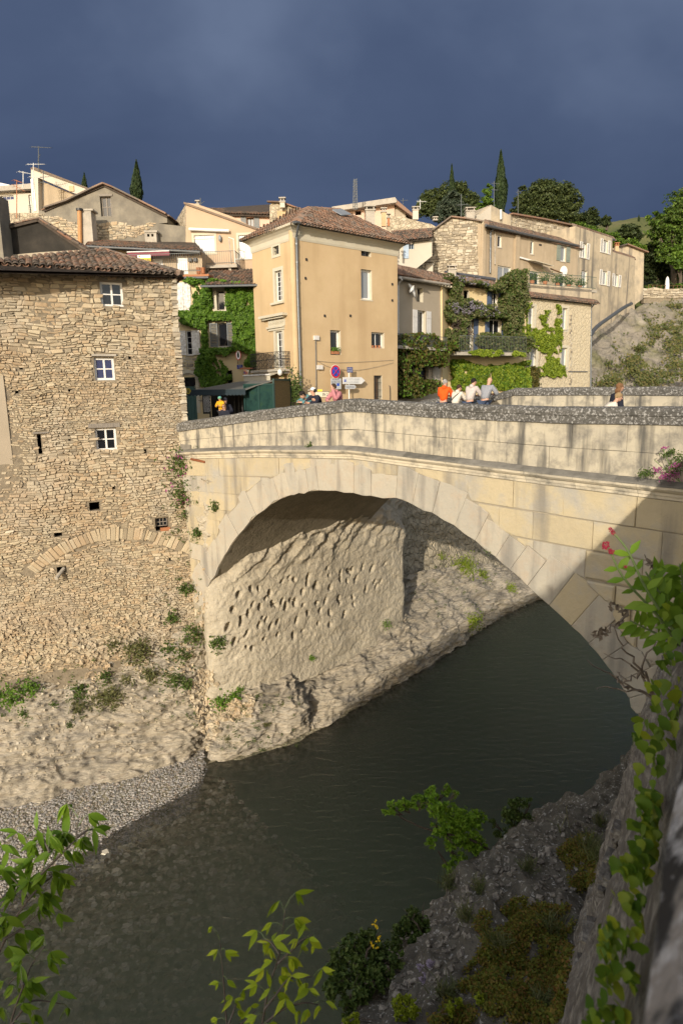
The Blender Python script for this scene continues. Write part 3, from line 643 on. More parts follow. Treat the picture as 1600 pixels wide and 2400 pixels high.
M['ochre'] = mat('ochre_render', [(.46,.335,.19), (.52,.385,.225), (.56,.42,.255)], scale=.6, bump=.25, bscale=22, bdist=.006, tint2=(.46,.33,.19), t2scale=.35, t2fac=.6, streak=((.36,.245,.13), 1.1, .10, .38))
M['cream'] = mat('cream_plaster', [(.49,.45,.355), (.56,.52,.415)], scale=1, bump=.2, tint2=(.50,.42,.29), t2scale=1.5, t2fac=.4)
M['peach'] = mat('peach_render', [(.43,.315,.215), (.49,.365,.255)], scale=.8, bump=.25, bscale=20, bdist=.006, tint2=(.45,.33,.22), t2scale=.5, t2fac=.5)
M['pink'] = mat('pink_render', [(.58,.40,.30), (.64,.46,.36)], scale=.8, bump=.25, bscale=20, bdist=.006)
M['beige'] = mat('beige_render', [(.40,.32,.22), (.47,.38,.27)], scale=.8, bump=.25, bscale=20, bdist=.006, tint2=(.34,.27,.18), t2scale=.5, t2fac=.6, streak=((.25,.20,.14), 1.4, .12, .5))
M['drab'] = mat('drab_render', [(.33,.28,.21), (.40,.34,.26)], scale=.8, bump=.25, bscale=20, bdist=.006)
M['oldrender'] = mat('weathered_render', [(.38,.32,.23), (.50,.42,.30), (.44,.37,.27)], scale=.9, bump=.4, bscale=12, bdist=.015, tint2=(.22,.20,.17), t2scale=.8, t2fac=.7, streak=((.13,.12,.11), 1.5, .10, .85))
M['greyrender'] = mat('grey_gable_render', [(.12,.108,.09), (.20,.18,.145), (.29,.26,.20)], scale=1.0, bump=.5, bscale=9, bdist=.02, tint2=(.14,.13,.11), t2scale=1.2, t2fac=.7)
M['darkrender'] = mat('dark_render', [(.016,.0145,.0125), (.03,.027,.023), (.055,.047,.038)], scale=1.2, bump=.5, bscale=9, bdist=.02)  # near-black mottled tone over the whole gable
M['palerender'] = mat('pale_render', [(.48,.44,.36), (.55,.50,.42)], scale=.8, bump=.2, bdist=.006)
M['yellowr'] = mat('yellow_render', [(.56,.44,.24), (.64,.52,.31)], scale=.7, bump=.3, bscale=16, bdist=.01, tint2=(.48,.39,.25), t2scale=.7, t2fac=.5)
M['roughcast'] = mat('rough_stone_render', [(.42,.36,.25), (.56,.48,.34), (.50,.42,.28)], scale=2.5, bump=.9, bscale=6, bdist=.03, vor=3.2)
M['rubblewall'] = mat('far_rubble', [(.22,.18,.13), (.42,.36,.26), (.55,.48,.37)], scale=2.2, bump=1, bscale=6, bdist=.05, vor=3.4)
M['flash'] = plain('lead_flashing', (.075, .08, .095), rough=.5); M['concrete'] = mat('concrete', [(.34,.31,.26), (.44,.40,.34)], scale=2, bump=.3, tint2=(.2,.18,.15), t2scale=1.5)
M['terracotta'] = plain('terracotta', (.36, .15, .07), rough=.8)
HOLD = {}
def facade(fr, outline, holes, parent, m, depth=6.0, reveal=.22, name='wall', base=None, rmat=None, d0=0.0):
    """wall plane with real openings, reveals, sides and back"""
    polys = [[Vector((u, z, 0)) for u, z in outline]] + [[Vector((a, c, 0)), Vector((a, d, 0)), Vector((b, d, 0)), Vector((b, c, 0))] for a, b, c, d in holes]
    tri = geometry.tessellate_polygon(polys); flat = [p for q in polys for p in q]
    mb = MB(); mb.add([fr.P(p.x, p.y, d0) for p in flat], tri, 0)
    n = len(outline); a = [fr.P(u, z, d0) for u, z in outline]; b = [fr.P(u, z, d0-depth) for u, z in outline]
    mb.add(a+b, [(i, (i+1) % n, (i+1) % n+n, i+n) for i in range(n)] + [tuple(n+i for i in t) for t in geometry.tessellate_polygon([polys[0]])], 0)
    for (u0, u1, z0, z1) in holes:
        r = [(u0, z0), (u0, z1), (u1, z1), (u1, z0)]; f = [fr.P(u, z, d0) for u, z in r]; k = [fr.P(u, z, d0-reveal-.05) for u, z in r]
        mb.add(f+k, [(i, (i+1) % 4, (i+1) % 4+4, i+4) for i in range(4)], 1)
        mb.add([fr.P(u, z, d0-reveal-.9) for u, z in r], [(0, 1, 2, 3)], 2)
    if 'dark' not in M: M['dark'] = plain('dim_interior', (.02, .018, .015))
    return mb.build(name, [m, rmat or m, M['dark']], parent)
def window(fr, r, parent, fm='white', gl='glass', nx=2, ny=2, fw=.05, mw=.022, reveal=.16, d0=0.0, sill=None, name='window', sillm='concrete'):
    u0, u1, z0, z1 = r; d = d0-reveal; mb = MB(); t = .05
    for a, b, c, e in ((u0, u0+fw, z0, z1), (u1-fw, u1, z0, z1), (u0+fw, u1-fw, z0, z0+fw), (u0+fw, u1-fw, z1-fw, z1)): fr.box(mb, a, b, c, e, d-t/2, d+t/2)
    for i in range(1, nx):
        u = u0+fw+(u1-u0-2*fw)*i/nx; w = mw*(1.6 if i*2 == nx else 1); fr.box(mb, u-w/2, u+w/2, z0+fw, z1-fw, d-t/2+.004, d+t/2-.006)
    for j in range(1, ny):
        z = z0+fw+(z1-z0-2*fw)*j/ny; fr.box(mb, u0+fw, u1-fw, z-mw/2, z+mw/2, d-t/2+.006, d+t/2-.009)
    o = mb.build(name, M[fm], parent)
    for i in range(nx):
        for j in range(ny):
            if (u1-u0)/nx*42 < 4: break
            mb = MB(); a = u0+fw+(u1-u0-2*fw)*i/nx; b = u0+fw+(u1-u0-2*fw)*(i+1)/nx; c = z0+fw+(z1-z0-2*fw)*j/ny; e = z0+fw+(z1-z0-2*fw)*(j+1)/ny
            fr.box(mb, a, b, c, e, d-.012, d-.006); mb.build('pane', M[gl], o)
    if sill:
        mb = MB(); fr.box(mb, u0-.06, u1+.06, z0-.07, z0-.003, d0-reveal, d0+sill); mb.build('sill', M[sillm], o)
    return o
def shutter(fr, u0, u1, z0, z1, parent, m, d=.03, planks=None, louvre=False):
    w = u1-u0; n = planks or max(2, round(w/.13)); mb = MB()
    if louvre:
        nl = max(6, int((z1-z0)/.09))
        fr.box(mb, u0, u0+.05, z0, z1, d, d+.04); fr.box(mb, u1-.05, u1, z0, z1, d, d+.04); fr.box(mb, u0+.05, u1-.05, z1-.06, z1, d, d+.035); fr.box(mb, u0+.05, u1-.05, z0, z0+.06, d, d+.035)
        for k in range(nl):
            z = z0+.06+(z1-z0-.12)*(k+.5)/nl; mb.box(fr.P((u0+u1)/2, z, d+.015), (w-.1, .03, .05), (fr.u, (fr.n-fr.z*.5).normalized(), (fr.z+fr.n*.5).normalized()))
    else:
        for k in range(n): fr.box(mb, u0+w*k/n+.003, u0+w*(k+1)/n-.003, z0+random.uniform(0, .01), z1, d, d+.03)
        for f in (.15, .82): fr.box(mb, u0+.02, u1-.02, z0+(z1-z0)*f-.04, z0+(z1-z0)*f+.04, d+.03, d+.05)
    return mb.build('shutter', M[m], parent)
def tile_mesh(ln=.46, r0=.105, r1=.085, seg=5, th=.015):
    vs = []
    for k, (y, r) in enumerate(((0, r0), (ln, r1))):
        for q in (r, r-th):
            for i in range(seg+1):
                a = math.pi*i/seg; vs.append(Vector((-math.cos(a)*q, y, math.sin(a)*q*.8)))
    n = seg+1; fs = []
    for i in range(seg): fs += [(i, i+1, 2*n+i+1, 2*n+i), (n+i, 3*n+i, 3*n+i+1, n+i+1), (i, n+i, n+i+1, i+1)]
    return vs, fs
TV, TF = tile_mesh(); TMESH = {}
def roof(quad, parent, m='tile', nobj=0, pitch=.205, expo=.34, jit=.02, deckt=.10, eave_over=.12, chan=True, seed=1, name='roof_tile', sc=1.0, deckname='roof_deck'):
    """quad = eave L, eave R, ridge R, ridge L ; canal tiles laid in columns up the slope"""
    rr = random.Random(seed); A, B, C_, D = [Vector(p) for p in quad]
    u = (B-A).normalized(); nn = (B-A).cross(D-A)
    if nn.z < 0: nn = -nn
    if (D-A).length < .01: nn = (B-A).cross(C_-A); nn = nn if nn.z > 0 else -nn
    nn.normalize(); v = nn.cross(u); 
    if v.z < 0: v = -v
    P2 = [((p-A).dot(u), (p-A).dot(v)) for p in (A, B, C_, D)]
    mb = MB(); q = [p+nn*-.02 for p in (A, B, C_, D)]; lo = [p-nn*deckt for p in q]
    mb.add(q+lo, [(0, 1, 2, 3), (4, 7, 6, 5), (0, 4, 5, 1), (1, 5, 6, 2), (2, 6, 7, 3), (3, 7, 4, 0)]); fixn(mb.build(deckname, M['deck'], parent))
    umin = min(p[0] for p in P2); umax = max(p[0] for p in P2); tiles = []
    ncol = max(1, int((umax-umin)/pitch))
    for k in range(ncol):
        uc = umin+(k+.5)*(umax-umin)/ncol; vr = []
        for i in range(4):
            a, b = P2[i], P2[(i+1) % 4]
            if abs(a[0]-b[0]) < 1e-6: continue
            t = (uc-a[0])/(b[0]-a[0])
            if 0 <= t <= 1: vr.append(a[1]+(b[1]-a[1])*t)
        if len(vr) < 2: continue
        v0, v1 = min(vr)-eave_over, max(vr); y = v0
        while y < v1-.38:
            tiles.append((uc, y, 0, .06)); y += expo
        if v1-v0 > .6: tiles.append((uc, v1-.44, 0, .06))
        if chan:
            y = v0-.05
            while y < v1-.40: tiles.append((uc+pitch/2, y, 1, .0)); y += expo*(1 if y < v0+.7 else 1.0)
    cover = [t for t in tiles if t[2] == 0]; rest = [t for t in tiles if t[2] == 1]
    cover.sort(key=lambda t: t[1]); solo = cover[:nobj]; joined = cover[nobj:] + rest
    key = (m,)
    def xf(t):
        yaw = rr.uniform(-.05, .05); c, s = math.cos(yaw), math.sin(yaw); ux = u*c+v*s; vx = v*c-u*s
        nz = nn*(-1 if t[2] else 1)
        pos = A + u*(t[0]+rr.uniform(-jit, jit)) + v*(t[1]+rr.uniform(-jit, jit)) + nn*(.03 if t[2] == 0 else .055)
        lift = (vx + nn*(-.05)).normalized()
        nrm = ux.cross(lift)
        if nrm.dot(nn) < 0: ux = -ux; nrm = -nrm
        if t[2]: nrm = -nrm
        return pos, ux, lift, nrm
    if solo and key not in TMESH:
        me = bpy.data.meshes.new('roof_tile'); me.from_pydata([tuple(p) for p in TV], [], TF); me.materials.append(M[m]); TMESH[key] = me
    for t in solo:
        pos, ux, vx, nz = xf(t); o = bpy.data.objects.new(name, TMESH[key]); COL.objects.link(o); sub_loc(o, parent, pos)
        o.rotation_euler = Matrix(((ux.x, vx.x, nz.x), (ux.y, vx.y, nz.y), (ux.z, vx.z, nz.z))).to_euler(); o.scale = (sc*rr.uniform(.93, 1.07), 1, rr.uniform(.9, 1.1))
    mb = MB()
    for t in joined:
        pos, ux, vx, nz = xf(t); mb.add([pos+ux*p.x+vx*p.y+nz*p.z for p in TV], TF, 0, rr.random())
    if mb.v: mb.build('tile_field' if nobj else 'roof_tiles', M[m], parent, kind='stuff')
    return u, v, nn
def genoise(fr, u0, u1, z, parent, m='tile', rows=1, d0=0.0, pitch=.2, zf=None):
    mb = MB()
    for r in range(rows):
        n = int((u1-u0)/pitch)
        for k in range(n):
            u = u0+(k+.5)*(u1-u0)/n; zz = (zf(u) if zf else z) - r*.11
            pos = fr.P(u, zz-.09, d0+.20-.09*r); 
            mb.add([pos + fr.u*p.x*.9 - fr.n*p.y*.5 + fr.z*p.z for p in TV], TF, 0)
    return mb.build('genoise_tiles', M[m], parent, kind='stuff')
def gutter(a, b, parent, m='greygutter', r=.07, name='gutter'):
    mb = MB(); mb.tube([a, (Vector(a)+Vector(b))/2, b], r, 8); return mb.build(name, M[m], parent)
def pipe(pts, parent, m='greygutter', r=.05, name='downpipe', seg=8):
    mb = MB(); mb.tube(pts, r, seg)
    for p, q in zip(pts, pts[1:]):
        p, q = Vector(p), Vector(q)
        if (q-p).length > 2:
            for t in (.1, .4, .7): c = p.lerp(q, t); mb.tube([c, c+(q-p).normalized()*.08], r*1.25, seg)
    return mb.build(name, M[m], parent)
def railing(fr, u0, u1, z0, z1, d, parent, m='rail', step=.12, t=.014, name='railing', ends=0, zf=None):
    mb = MB(); f = zf or (lambda u: 0)
    for z in (z1, z0+.06): mb.bar(fr.P(u0, z+f(u0), d), fr.P(u1, z+f(u1), d), .03, .03)
    n = int((u1-u0)/step)
    for k in range(n+1):
        u = u0+(u1-u0)*k/n; mb.bar(fr.P(u, z0+f(u), d), fr.P(u, z1+f(u), d), t, t)
    if ends:
        for u in (u0, u1):
            for z in (z1, z0+.06): mb.bar(fr.P(u, z, d), fr.P(u, z, d-ends), .03, .03)
            for k in range(1, max(2, int(ends/step))): dd = d-ends*k/max(2, int(ends/step)); mb.bar(fr.P(u, z0, dd), fr.P(u, z1, dd), t, t)
    return mb.build(name, M[m], parent)
def pinpoly(x, y, poly):
    c = False; n = len(poly)
    for i in range(n):
        x1, y1 = poly[i]; x2, y2 = poly[(i+1) % n]
        if (y1 > y) != (y2 > y) and x < (x2-x1)*(y-y1)/(y2-y1)+x1: c = not c
    return c
def rubble(fr, inside, u0, u1, z0, z1, szf, seed=3, gap=.010, proud=(.015, .05)):
    """irregular coursed rubble; szf(u,z)->(course height, stone width); returns stones [(area, verts, faces, centre)]"""
    rr = random.Random(seed); out = []; z = z0; row = 0
    wob = lambda u, zz: .13*noise.noise(Vector((u*.9, zz*.9, seed))) + .03*noise.noise(Vector((u*3, zz*5, seed)))
    while z < z1:
        ch, cw = szf((u0+u1)/2, z); h = ch*rr.uniform(.75, 1.3); u = u0-rr.random()*cw
        while u < u1:
            ch2, cw2 = szf(u, z); w = cw2*rr.choice([.45, .6, .8, 1, 1.2, 1.6])*rr.uniform(.85, 1.15)
            cells = [(z, z+h)]
            if h > .12 and rr.random() < .28: m_ = z+h*rr.uniform(.35, .65); cells = [(z, m_), (m_, z+h)]
            elif rr.random() < .06: cells = [(z, z+h*1.0)]
            for (a, b) in cells:
                uc, zc = u+w/2, (a+b)/2
                if not inside(uc, zc): continue
                sl = rr.uniform(-.04, .04); j = lambda s=.022: rr.uniform(-s, s)
                g = gap*rr.uniform(.6, 1.6)
                cs = [(u+g+sl+j(), a+g+wob(u, a)+j()), (u+w-g+sl+j(), a+g+wob(u+w, a)+j()), (u+w-g-sl+j(), b-g+wob(u+w, b)+j()), (u+g-sl+j(), b-g+wob(u, b)+j())]
                pts = []
                for i in range(4):
                    p, q, o_ = cs[i], cs[(i+1) % 4], cs[i-1]; f1 = rr.uniform(.08, .32); f2 = rr.uniform(.08, .32)
                    pts.append((p[0]+(o_[0]-p[0])*f1*.5*min(1, h/w*1.6 if i % 2 == 1 else 1), p[1]+(o_[1]-p[1])*f1*.5)); pts.append((p[0]+(q[0]-p[0])*f2*.4, p[1]+(q[1]-p[1])*f2*.4))
                cx = sum(p[0] for p in pts)/8; cy = sum(p[1] for p in pts)/8; pr = rr.uniform(*proud); tx, ty = rr.uniform(-.12, .12), rr.uniform(-.12, .12)
                vs = [fr.P(p[0], p[1], -.03) for p in pts] + [fr.P(cx+(p[0]-cx)*.97, cy+(p[1]-cy)*.97, pr*.55+tx*(p[0]-cx)*.5+ty*(p[1]-cy)*.5) for p in pts] + [fr.P(cx+(p[0]-cx)*.78, cy+(p[1]-cy)*.74, pr+tx*(p[0]-cx)+ty*(p[1]-cy)) for p in pts]
                fs = [(i, (i+1) % 8, (i+1) % 8+8, i+8) for i in range(8)] + [(i+8, (i+1) % 8+8, (i+1) % 8+16, i+16) for i in range(8)] + [tuple(range(16, 24))]
                out.append((w*(b-a), vs, fs))
            u += w
        z += h; row += 1
    return out
def emit_stones(stones, parent, m, nobj=300, name='stone', stuffname='stone_field'):
    stones.sort(key=lambda s: -s[0]); mb = MB()
    for k, (a, vs, fs) in enumerate(stones):
        if k < nobj: q = MB(); q.add(vs, fs, 0, 0.0); q.build(name, m, parent)
        else: mb.add(vs, fs, 0, random.random())
    if mb.v: mb.build(stuffname, m, parent, kind='stuff')
# ------------------------------------------------------------ foliage
def leafmat(name, c0, c1, c2, trans=.35, rough=.55):
    return mat(name, [c0, c1, c2], scale=1.2, rnd=.75, bump=0, rough=rough, trans=trans, spec=.3)
M['ivy'] = leafmat('ivy_leaf', (.045,.10,.010), (.095,.19,.016), (.16,.27,.03)); M['ivylime'] = leafmat('creeper_leaf_lime', (.11,.17,.014), (.20,.27,.02), (.29,.35,.035))
M['wist'] = leafmat('wisteria_leaf', (.06,.07,.022), (.12,.13,.045), (.20,.19,.08)); M['wistdark'] = leafmat('bronze_creeper_leaf', (.05,.055,.012), (.10,.10,.02), (.16,.12,.03))
M['wistflower'] = leafmat('wisteria_flower', (.16,.145,.16), (.22,.20,.24), (.28,.26,.31)); M['bark'] = mat('bark', [(.05,.04,.03), (.14,.11,.085)], scale=6, stretch=(4, 4, .7), bump=.8)
M['weed'] = leafmat('weed_leaf', (.035,.07,.012), (.075,.12,.022), (.12,.16,.04)); M['valerian'] = leafmat('valerian_flower', (.25,.04,.14), (.35,.08,.22), (.40,.14,.30))
def leaf(mb, c, n, s, el=1.0, fold=.25, mi=0, up=None, r=None):
    n = n.normalized(); t = up if up else Vector((random.uniform(-1, 1), random.uniform(-1, 1), random.uniform(-1.3, .2))); t = (t-n*t.dot(n))
    if t.length < 1e-4: t = n.orthogonal()
    t.normalize(); b = n.cross(t)
    mb.add([c-t*s*.5*el, c+b*s*.42+n*s*fold*.5+t*s*.02, c+t*s*.55*el-n*s*.12, c-b*s*.42+n*s*fold*.5+t*s*.02], [(0, 1, 2), (0, 2, 3)], mi, r)
def vine(label, fr, polys, n, parent=None, m='ivy', size=(.09, .17), thick=(.04, .28), dens=1.2, seed=1, cat='climbing plant', name='climbing_vine', m2=None, f2=0, stems=True, hang=.5, holes=(), group=None, thr=-.25):
    rr = random.Random(seed); random.seed(seed); root = empty(name, fr.P(fr.pix(*polys[0][0])[0], fr.pix(*polys[0][-1])[1], .05), label, cat, group)
    mb = MB(); mats = [M[m]] + ([M[m2]] if m2 else []); P2 = [[fr.pix(x, y) for x, y in p] for p in polys]; H2 = [fr.rect(*h) for h in holes]
    areas = [abs(sum(p[i-1][0]*p[i][1]-p[i][0]*p[i-1][1] for i in range(len(p))))/2 for p in P2]; tot = sum(areas)
    for p, ar in zip(P2, areas):
        k = int(n*ar/tot); x0, x1 = min(q[0] for q in p), max(q[0] for q in p); y0, y1 = min(q[1] for q in p), max(q[1] for q in p); c = 0; tries = 0
        while c < k and tries < k*12:
            tries += 1; u, z = rr.uniform(x0, x1), rr.uniform(y0, y1)
            wu = .14*noise.noise(Vector((u*2.5, z*2.5, seed)))*1.6; wz = .14*noise.noise(Vector((u*2.5+9, z*2.5, seed)))*1.6
            if not pinpoly(u+wu, z+wz, p): continue
            nv = noise.noise(Vector((u*1.7, z*1.7, seed*3.1))) + .5*noise.noise(Vector((u*4.5, z*4.5, seed)))
            if nv < thr*dens: continue
            if any(h[0]-.02 < u < h[1]+.02 and h[2]-.02 < z < h[3]+.02 for h in H2): continue
            d = rr.uniform(*thick)*(.45+.75*max(0, nv+.5)) ; nrm = fr.n*1.0 + fr.z*rr.uniform(-.1, .9) + fr.u*rr.uniform(-.7, .7)
            leaf(mb, fr.P(u, z, d), nrm, rr.uniform(*size), mi=1 if (m2 and rr.random() < f2) else 0); c += 1
    mb.build('foliage', mats, root, kind='stuff')
    if stems:
        mb = MB()
        for p in P2:
            for _ in range(7):
                u = rr.uniform(min(q[0] for q in p), max(q[0] for q in p)); z = min(q[1] for q in p); pts = []; zt = max(q[1] for q in p)
                while z < zt:
                    if pinpoly(u, z, p): pts.append(fr.P(u, z, .03))
                    u += rr.uniform(-.15, .15); z += .25
                if len(pts) > 2: mb.tube(pts, .015, 4)
        if mb.v: mb.build('stem', M['bark'], root)
    return root
# ------------------------------------------------------------ the rubble-stone house on the left bank
_b = frpix(0, 24.6, 418, 27.4, 700)
def bul(u, z): return max(0, 13.5-z)*.045 + .05*noise.noise(Vector((u*.35, z*.35, 4)))
HS = Fr(_b.a, _b.b, None)
house = empty('rubble_stone_house', HS.P(2, 6, -3), 'tall rubble stone house rising from the rock on the left, small white framed windows', 'house')
edge = [HS.pix(x, y) for x, y in [(411, 648), (416, 760), (427, 879), (437, 960), (436, 1006), (445, 1060), (462, 1143), (472, 1220), (477, 1300), (480, 1400), (482, 1500), (486, 1640)]]
uL = HS.pix(-420, 900)[0]; zt = HS.pix(200, 640)[1]
rE = lambda z: lerp_tab([(q[1], q[0]) for q in edge[::-1]], z)
HS.bulge = bul
W4 = [(236, 661, 289, 718), (222, 838, 269, 891), (225, 1003, 274, 1056)]
W4r = [HS.rect(*w) for w in W4]; grat = HS.rect(363, 1212, 394, 1242); hl1 = HS.rect(209, 1176, 234, 1195); hl2 = HS.rect(127, 1245, 146, 1256); slot = HS.rect(89, 1018, 98, 1064); hpipe = HS.rect(133, 1325, 156, 1338)
hx = [HS.rect(*h) for h in ((46, 860, 54, 866), (301, 835, 308, 842), (160, 1020, 166, 1034), (263, 1137, 270, 1146), (36, 916, 44, 922), (160, 912, 170, 918), (394, 1305, 401, 1312), (337, 1053, 344, 1062))]
outl = [(uL, zt)] + [(uL, 5.0)] + [(q[0]-.06, q[1]) for q in edge[::-1]][0:] ; outl[-1] = (outl[-1][0], zt)
facade(HS, outl, W4r+[grat, hl1, hl2, slot, hpipe]+hx, house, M['mortar'], depth=7, reveal=.24, name='wall_core')
for w, g in zip(W4r, ('glass', 'glass_blue', 'glass')): window(HS, w, house, 'white', g, 2, 2, fw=.085, mw=.045, reveal=.13)
o = window(HS, (grat[0]+.05, grat[1]-.03, grat[2]+.18, grat[3]-.02), house, 'oldwood', 'glass', 3, 2, fw=.03, mw=.03, reveal=.15)
mb = MB(); u0, u1, z0, z1 = grat; HS.box(mb, u0+.2, u1+.05, z0-.02, z0+.12, -.1, .03); mb.build('brick_sill', M['terracotta'], house)
def lint(x0, y0, x1, y1, m, d=.05, nm='lintel'):
    a, b, c, e = HS.rect(x0, y0, x1, y1); mb = MB(); HS.box(mb, a, b, c, e, -.1, d); mb.build(nm, M[m], house)
lint(207, 992, 281, 1002, 'oldwood', .07); lint(215, 830, 272, 835, 'concrete', .10); lint(78, 1012, 114, 1016, 'oldwood', .08); lint(226, 652, 292, 659, 'greyrender', .03)
mb = MB(); mb.tube([HS.P(*HS.pix(150, 1330), -.05), HS.P(*HS.pix(131, 1346), .45)], .075, 10); mb.build('drain_pipe', M['concrete'], house)
# relieving arch of upright stones
ap = [HS.pix(x/2.8, 1000+y/2.8) for x, y in [(210, 935), (255, 900), (300, 862), (360, 825), (430, 785), (500, 757), (570, 730), (650, 705), (740, 697), (830, 697), (920, 700), (985, 712), (1060, 735), (1130, 752), (1210, 775), (1280, 800)]]
random.seed(8); A3 = resample([Vector((a, b, 0)) for a, b in ap], 200); arch_st = []; i = 0
while i < 196:
    w = random.randint(3, 6); a = A3[i]; b = A3[min(i+w, 199)]; d = (b-a).normalized(); n = Vector((-d.y, d.x, 0)); n = (n+Vector((-.25, 0, 0))*(1-i/100)).normalized(); h = random.uniform(.2, .33)
    c1 = [a-n*h, b-n*h*random.uniform(.9, 1.1), b+n*h*random.uniform(.9, 1.1), a+n*h]; c = sum(c1, Vector())/4; c1 = [c+(p-c)*.93 for p in c1]; pr = random.uniform(.03, .09)
    vs = [HS.P(p.x, p.y, -.03) for p in c1]+[HS.P(p.x, p.y, pr*.7) for p in c1]+[HS.P(c.x+(p.x-c.x)*.75, c.y+(p.y-c.y)*.85, pr) for p in c1]
    fs = [(k, (k+1) % 4, (k+1) % 4+4, k+4) for k in range(4)]+[(k+4, (k+1) % 4+4, (k+1) % 4+8, k+8) for k in range(4)]+[(8, 9, 10, 11)]
    q = MB(); q.add(vs, fs, 0, 0.); q.build('arch_stone', M['rubble'], house); i += w
def near_arch(u, z):
    return min((u-p.x)**2+(z-p.y)**2 for p in A3[::8]) < .30**2
allh = W4r+[grat, hl1, hl2, slot, hpipe]+hx; mg = [.05]*3+[.0]*(len(allh)-3)
lints = [HS.rect(207, 992, 281, 1002), HS.rect(215, 830, 272, 835), HS.rect(78, 1012, 114, 1016)]
def ins(u, z):
    if z > zt-.06: return False
    if u > rE(z)-.08: return False
    for h in allh:
        if h[0]-.07 < u < h[1]+.07 and h[2]-.03 < z < h[3]+.03: return False
    for h in lints:
        if h[0] < u < h[1] and h[2]-.02 < z < h[3]+.02: return False
    if near_arch(u, z): return False
    return True
def szf(u, z):
    big = noise.noise(Vector((u*.35, z*.35, 7)))*.05
    if z > HS.pix(200, 830)[1]: return (.135+big, .27)
    if z > HS.pix(200, 1020)[1]: return (.09+big, .17)
    if z > HS.pix(200, 1180)[1]: return (.11+big, .22)
    if z > HS.pix(200, 1330)[1]: return (.105+big, .21)
    return (.09+big, .17)
stn = rubble(HS, ins, HS.pix(-260, 900)[0], HS.pix(490, 1300)[0], 4.4, zt, szf, seed=5, proud=(.015, .075), gap=.006)
emit_stones(stn, house, M['rubble'], 300)
# quoins / bulging right corner stones
random.seed(14); cs_ = MB(); cnt = 0
z = 5.6
while z < zt-.1:
    h = random.uniform(.09, .2); u = rE(z+h/2)-.04; w = random.uniform(.14, .3)
    c = HS.P(u-w/2+.06+random.uniform(-.02, .03), z+h/2, -.05); b0 = len(cs_.v)
    cs_.box(c, (w, random.uniform(.22, .4), h*.9), HS.ax)
    for q in cs_.v[b0:]: q += Vector((random.uniform(-1, 1), random.uniform(-1, 1), random.uniform(-1, 1)))*.025
    c2 = HS.P(u+.03, z+h/2, -.35-random.random()*.2); b0 = len(cs_.v); cs_.box(c2, (.16, .35, h*.9), HS.ax)
    for q in cs_.v[b0:]: q += Vector((random.uniform(-1, 1), random.uniform(-1, 1), random.uniform(-1, 1)))*.03
    z += h
cs_.build('corner_stones', M['rubble_dark'], house, kind='stuff')
# shallow plastered pilaster at the far left
a, b, c, e = HS.rect(-60, 880, 20, 1090); mb = MB(); HS.box(mb, a, b, c, e, 0, .10); mb.build('pilaster', M['drab'], house)
# roof: front slope and right hip
HS.bulge = None
eL = HS.P(HS.pix(-200, 640)[0], zt+.10, .30); eR = HS.P(HS.pix(417, 640)[0]+.1, zt+.12, .30)
rR = atY(238, 584, 29.9); rL = onpl(-190, 627, eL, (eR-eL).cross(rR-eL).normalized())
roof([eL, eR, rR, rL], house, 'tile', nobj=300, seed=2, pitch=.235, expo=.30, sc=1.12, jit=.03)
bk = HS.P(HS.pix(417, 640)[0]+.1, zt+.12, -6.5)
roof([eR, bk, atY(243, 583, 30.2), rR], house, 'tile', nobj=0, seed=3, pitch=.235)
HS2 = Fr(HS.a, HS.b); mb = MB()
n = int((HS.w+8)/.23)
for r in range(2):
    for k in range(n):
        u = -8+(k+.5)*.23; 
        if u > HS.pix(415, 640)[0]: break
        pos = HS.P(u+random.uniform(-.02, .02), zt-.02-r*.10+random.uniform(-.01, .01), .26-.1*r); mb.add([pos+HS.u*p.x*1.05-HS.n*p.y*.6+HS.z*p.z for p in TV], TF, 0)
mb.build('genoise_tiles', M['tile'], house, kind='stuff')
pts_ = resample([eR+Vector((0, 0, .04)), (eR+rR)/2+Vector((0, 0, .0)), rR+Vector((0, 0, .0))], 14); mb = MB()
for p, q in zip(pts_, pts_[1:]): mb.tube([p, q+(q-p)*.2], [.12, .10], 8)
mb.build('hip_tiles', M['tile'], house, kind='stuff')
def PX(fr, pts, d=0.0): return [fr.pix(x, y, d) for x, y in pts]
def hroot(fr, px, py, label, cat='house', name='town_house', dd=-2):
    u, z = fr.pix(px, py); return empty(name, fr.P(u, z, dd), label, cat)
def boxpx(fr, name, r, d0, d1, m, parent, rd=0.0, **tg):
    a, b, c, e = fr.rect(*r); mb = MB(); fr.box(mb, a, b, c, e, d0, d1); return mb.build(name, M[m] if isinstance(m, str) else m, parent, **tg)
GZ = 13.6
# ============================================================ ochre corner tower house
cP = atY(697, 900, 34.5); lP = atY(603, 900, 37.7); rP = atY(931, 900, 39.2)
TLf = Fr((lP.x, lP.y), (cP.x, cP.y)); TRf = Fr((cP.x, cP.y), (rP.x, rP.y))
tw = empty('ochre_corner_house', (cP.x, cP.y+2, 12.5), 'ochre rendered three storey corner house with cream cornice and grey downpipe on its corner', 'house')
zc = TRf.pix(704, 540)[1]
LW = [(640, 577, 654, 597), (645, 634, 661, 706), (647, 776, 663, 862)]
RWn = [(846, 576, 869, 601), (846, 632, 871, 702), (774, 774, 798, 832), (870, 779, 900, 816), (876, 880, 895, 936)]
LR = [TLf.rect(*w) for w in LW]; RR = [TRf.rect(*w) for w in RWn]
def reg(fr): return [(0, 11.0), (0, zc), (fr.w, zc), (fr.w, 11.0)][::-1]
facade(TLf, reg(TLf), LR, tw, M['ochre'], depth=.5, reveal=.22, rmat=M['cream'], name='left_wall')
facade(TRf, reg(TRf), RR, tw, M['ochre'], depth=.5, reveal=.28, rmat=M['cream'], name='right_wall')
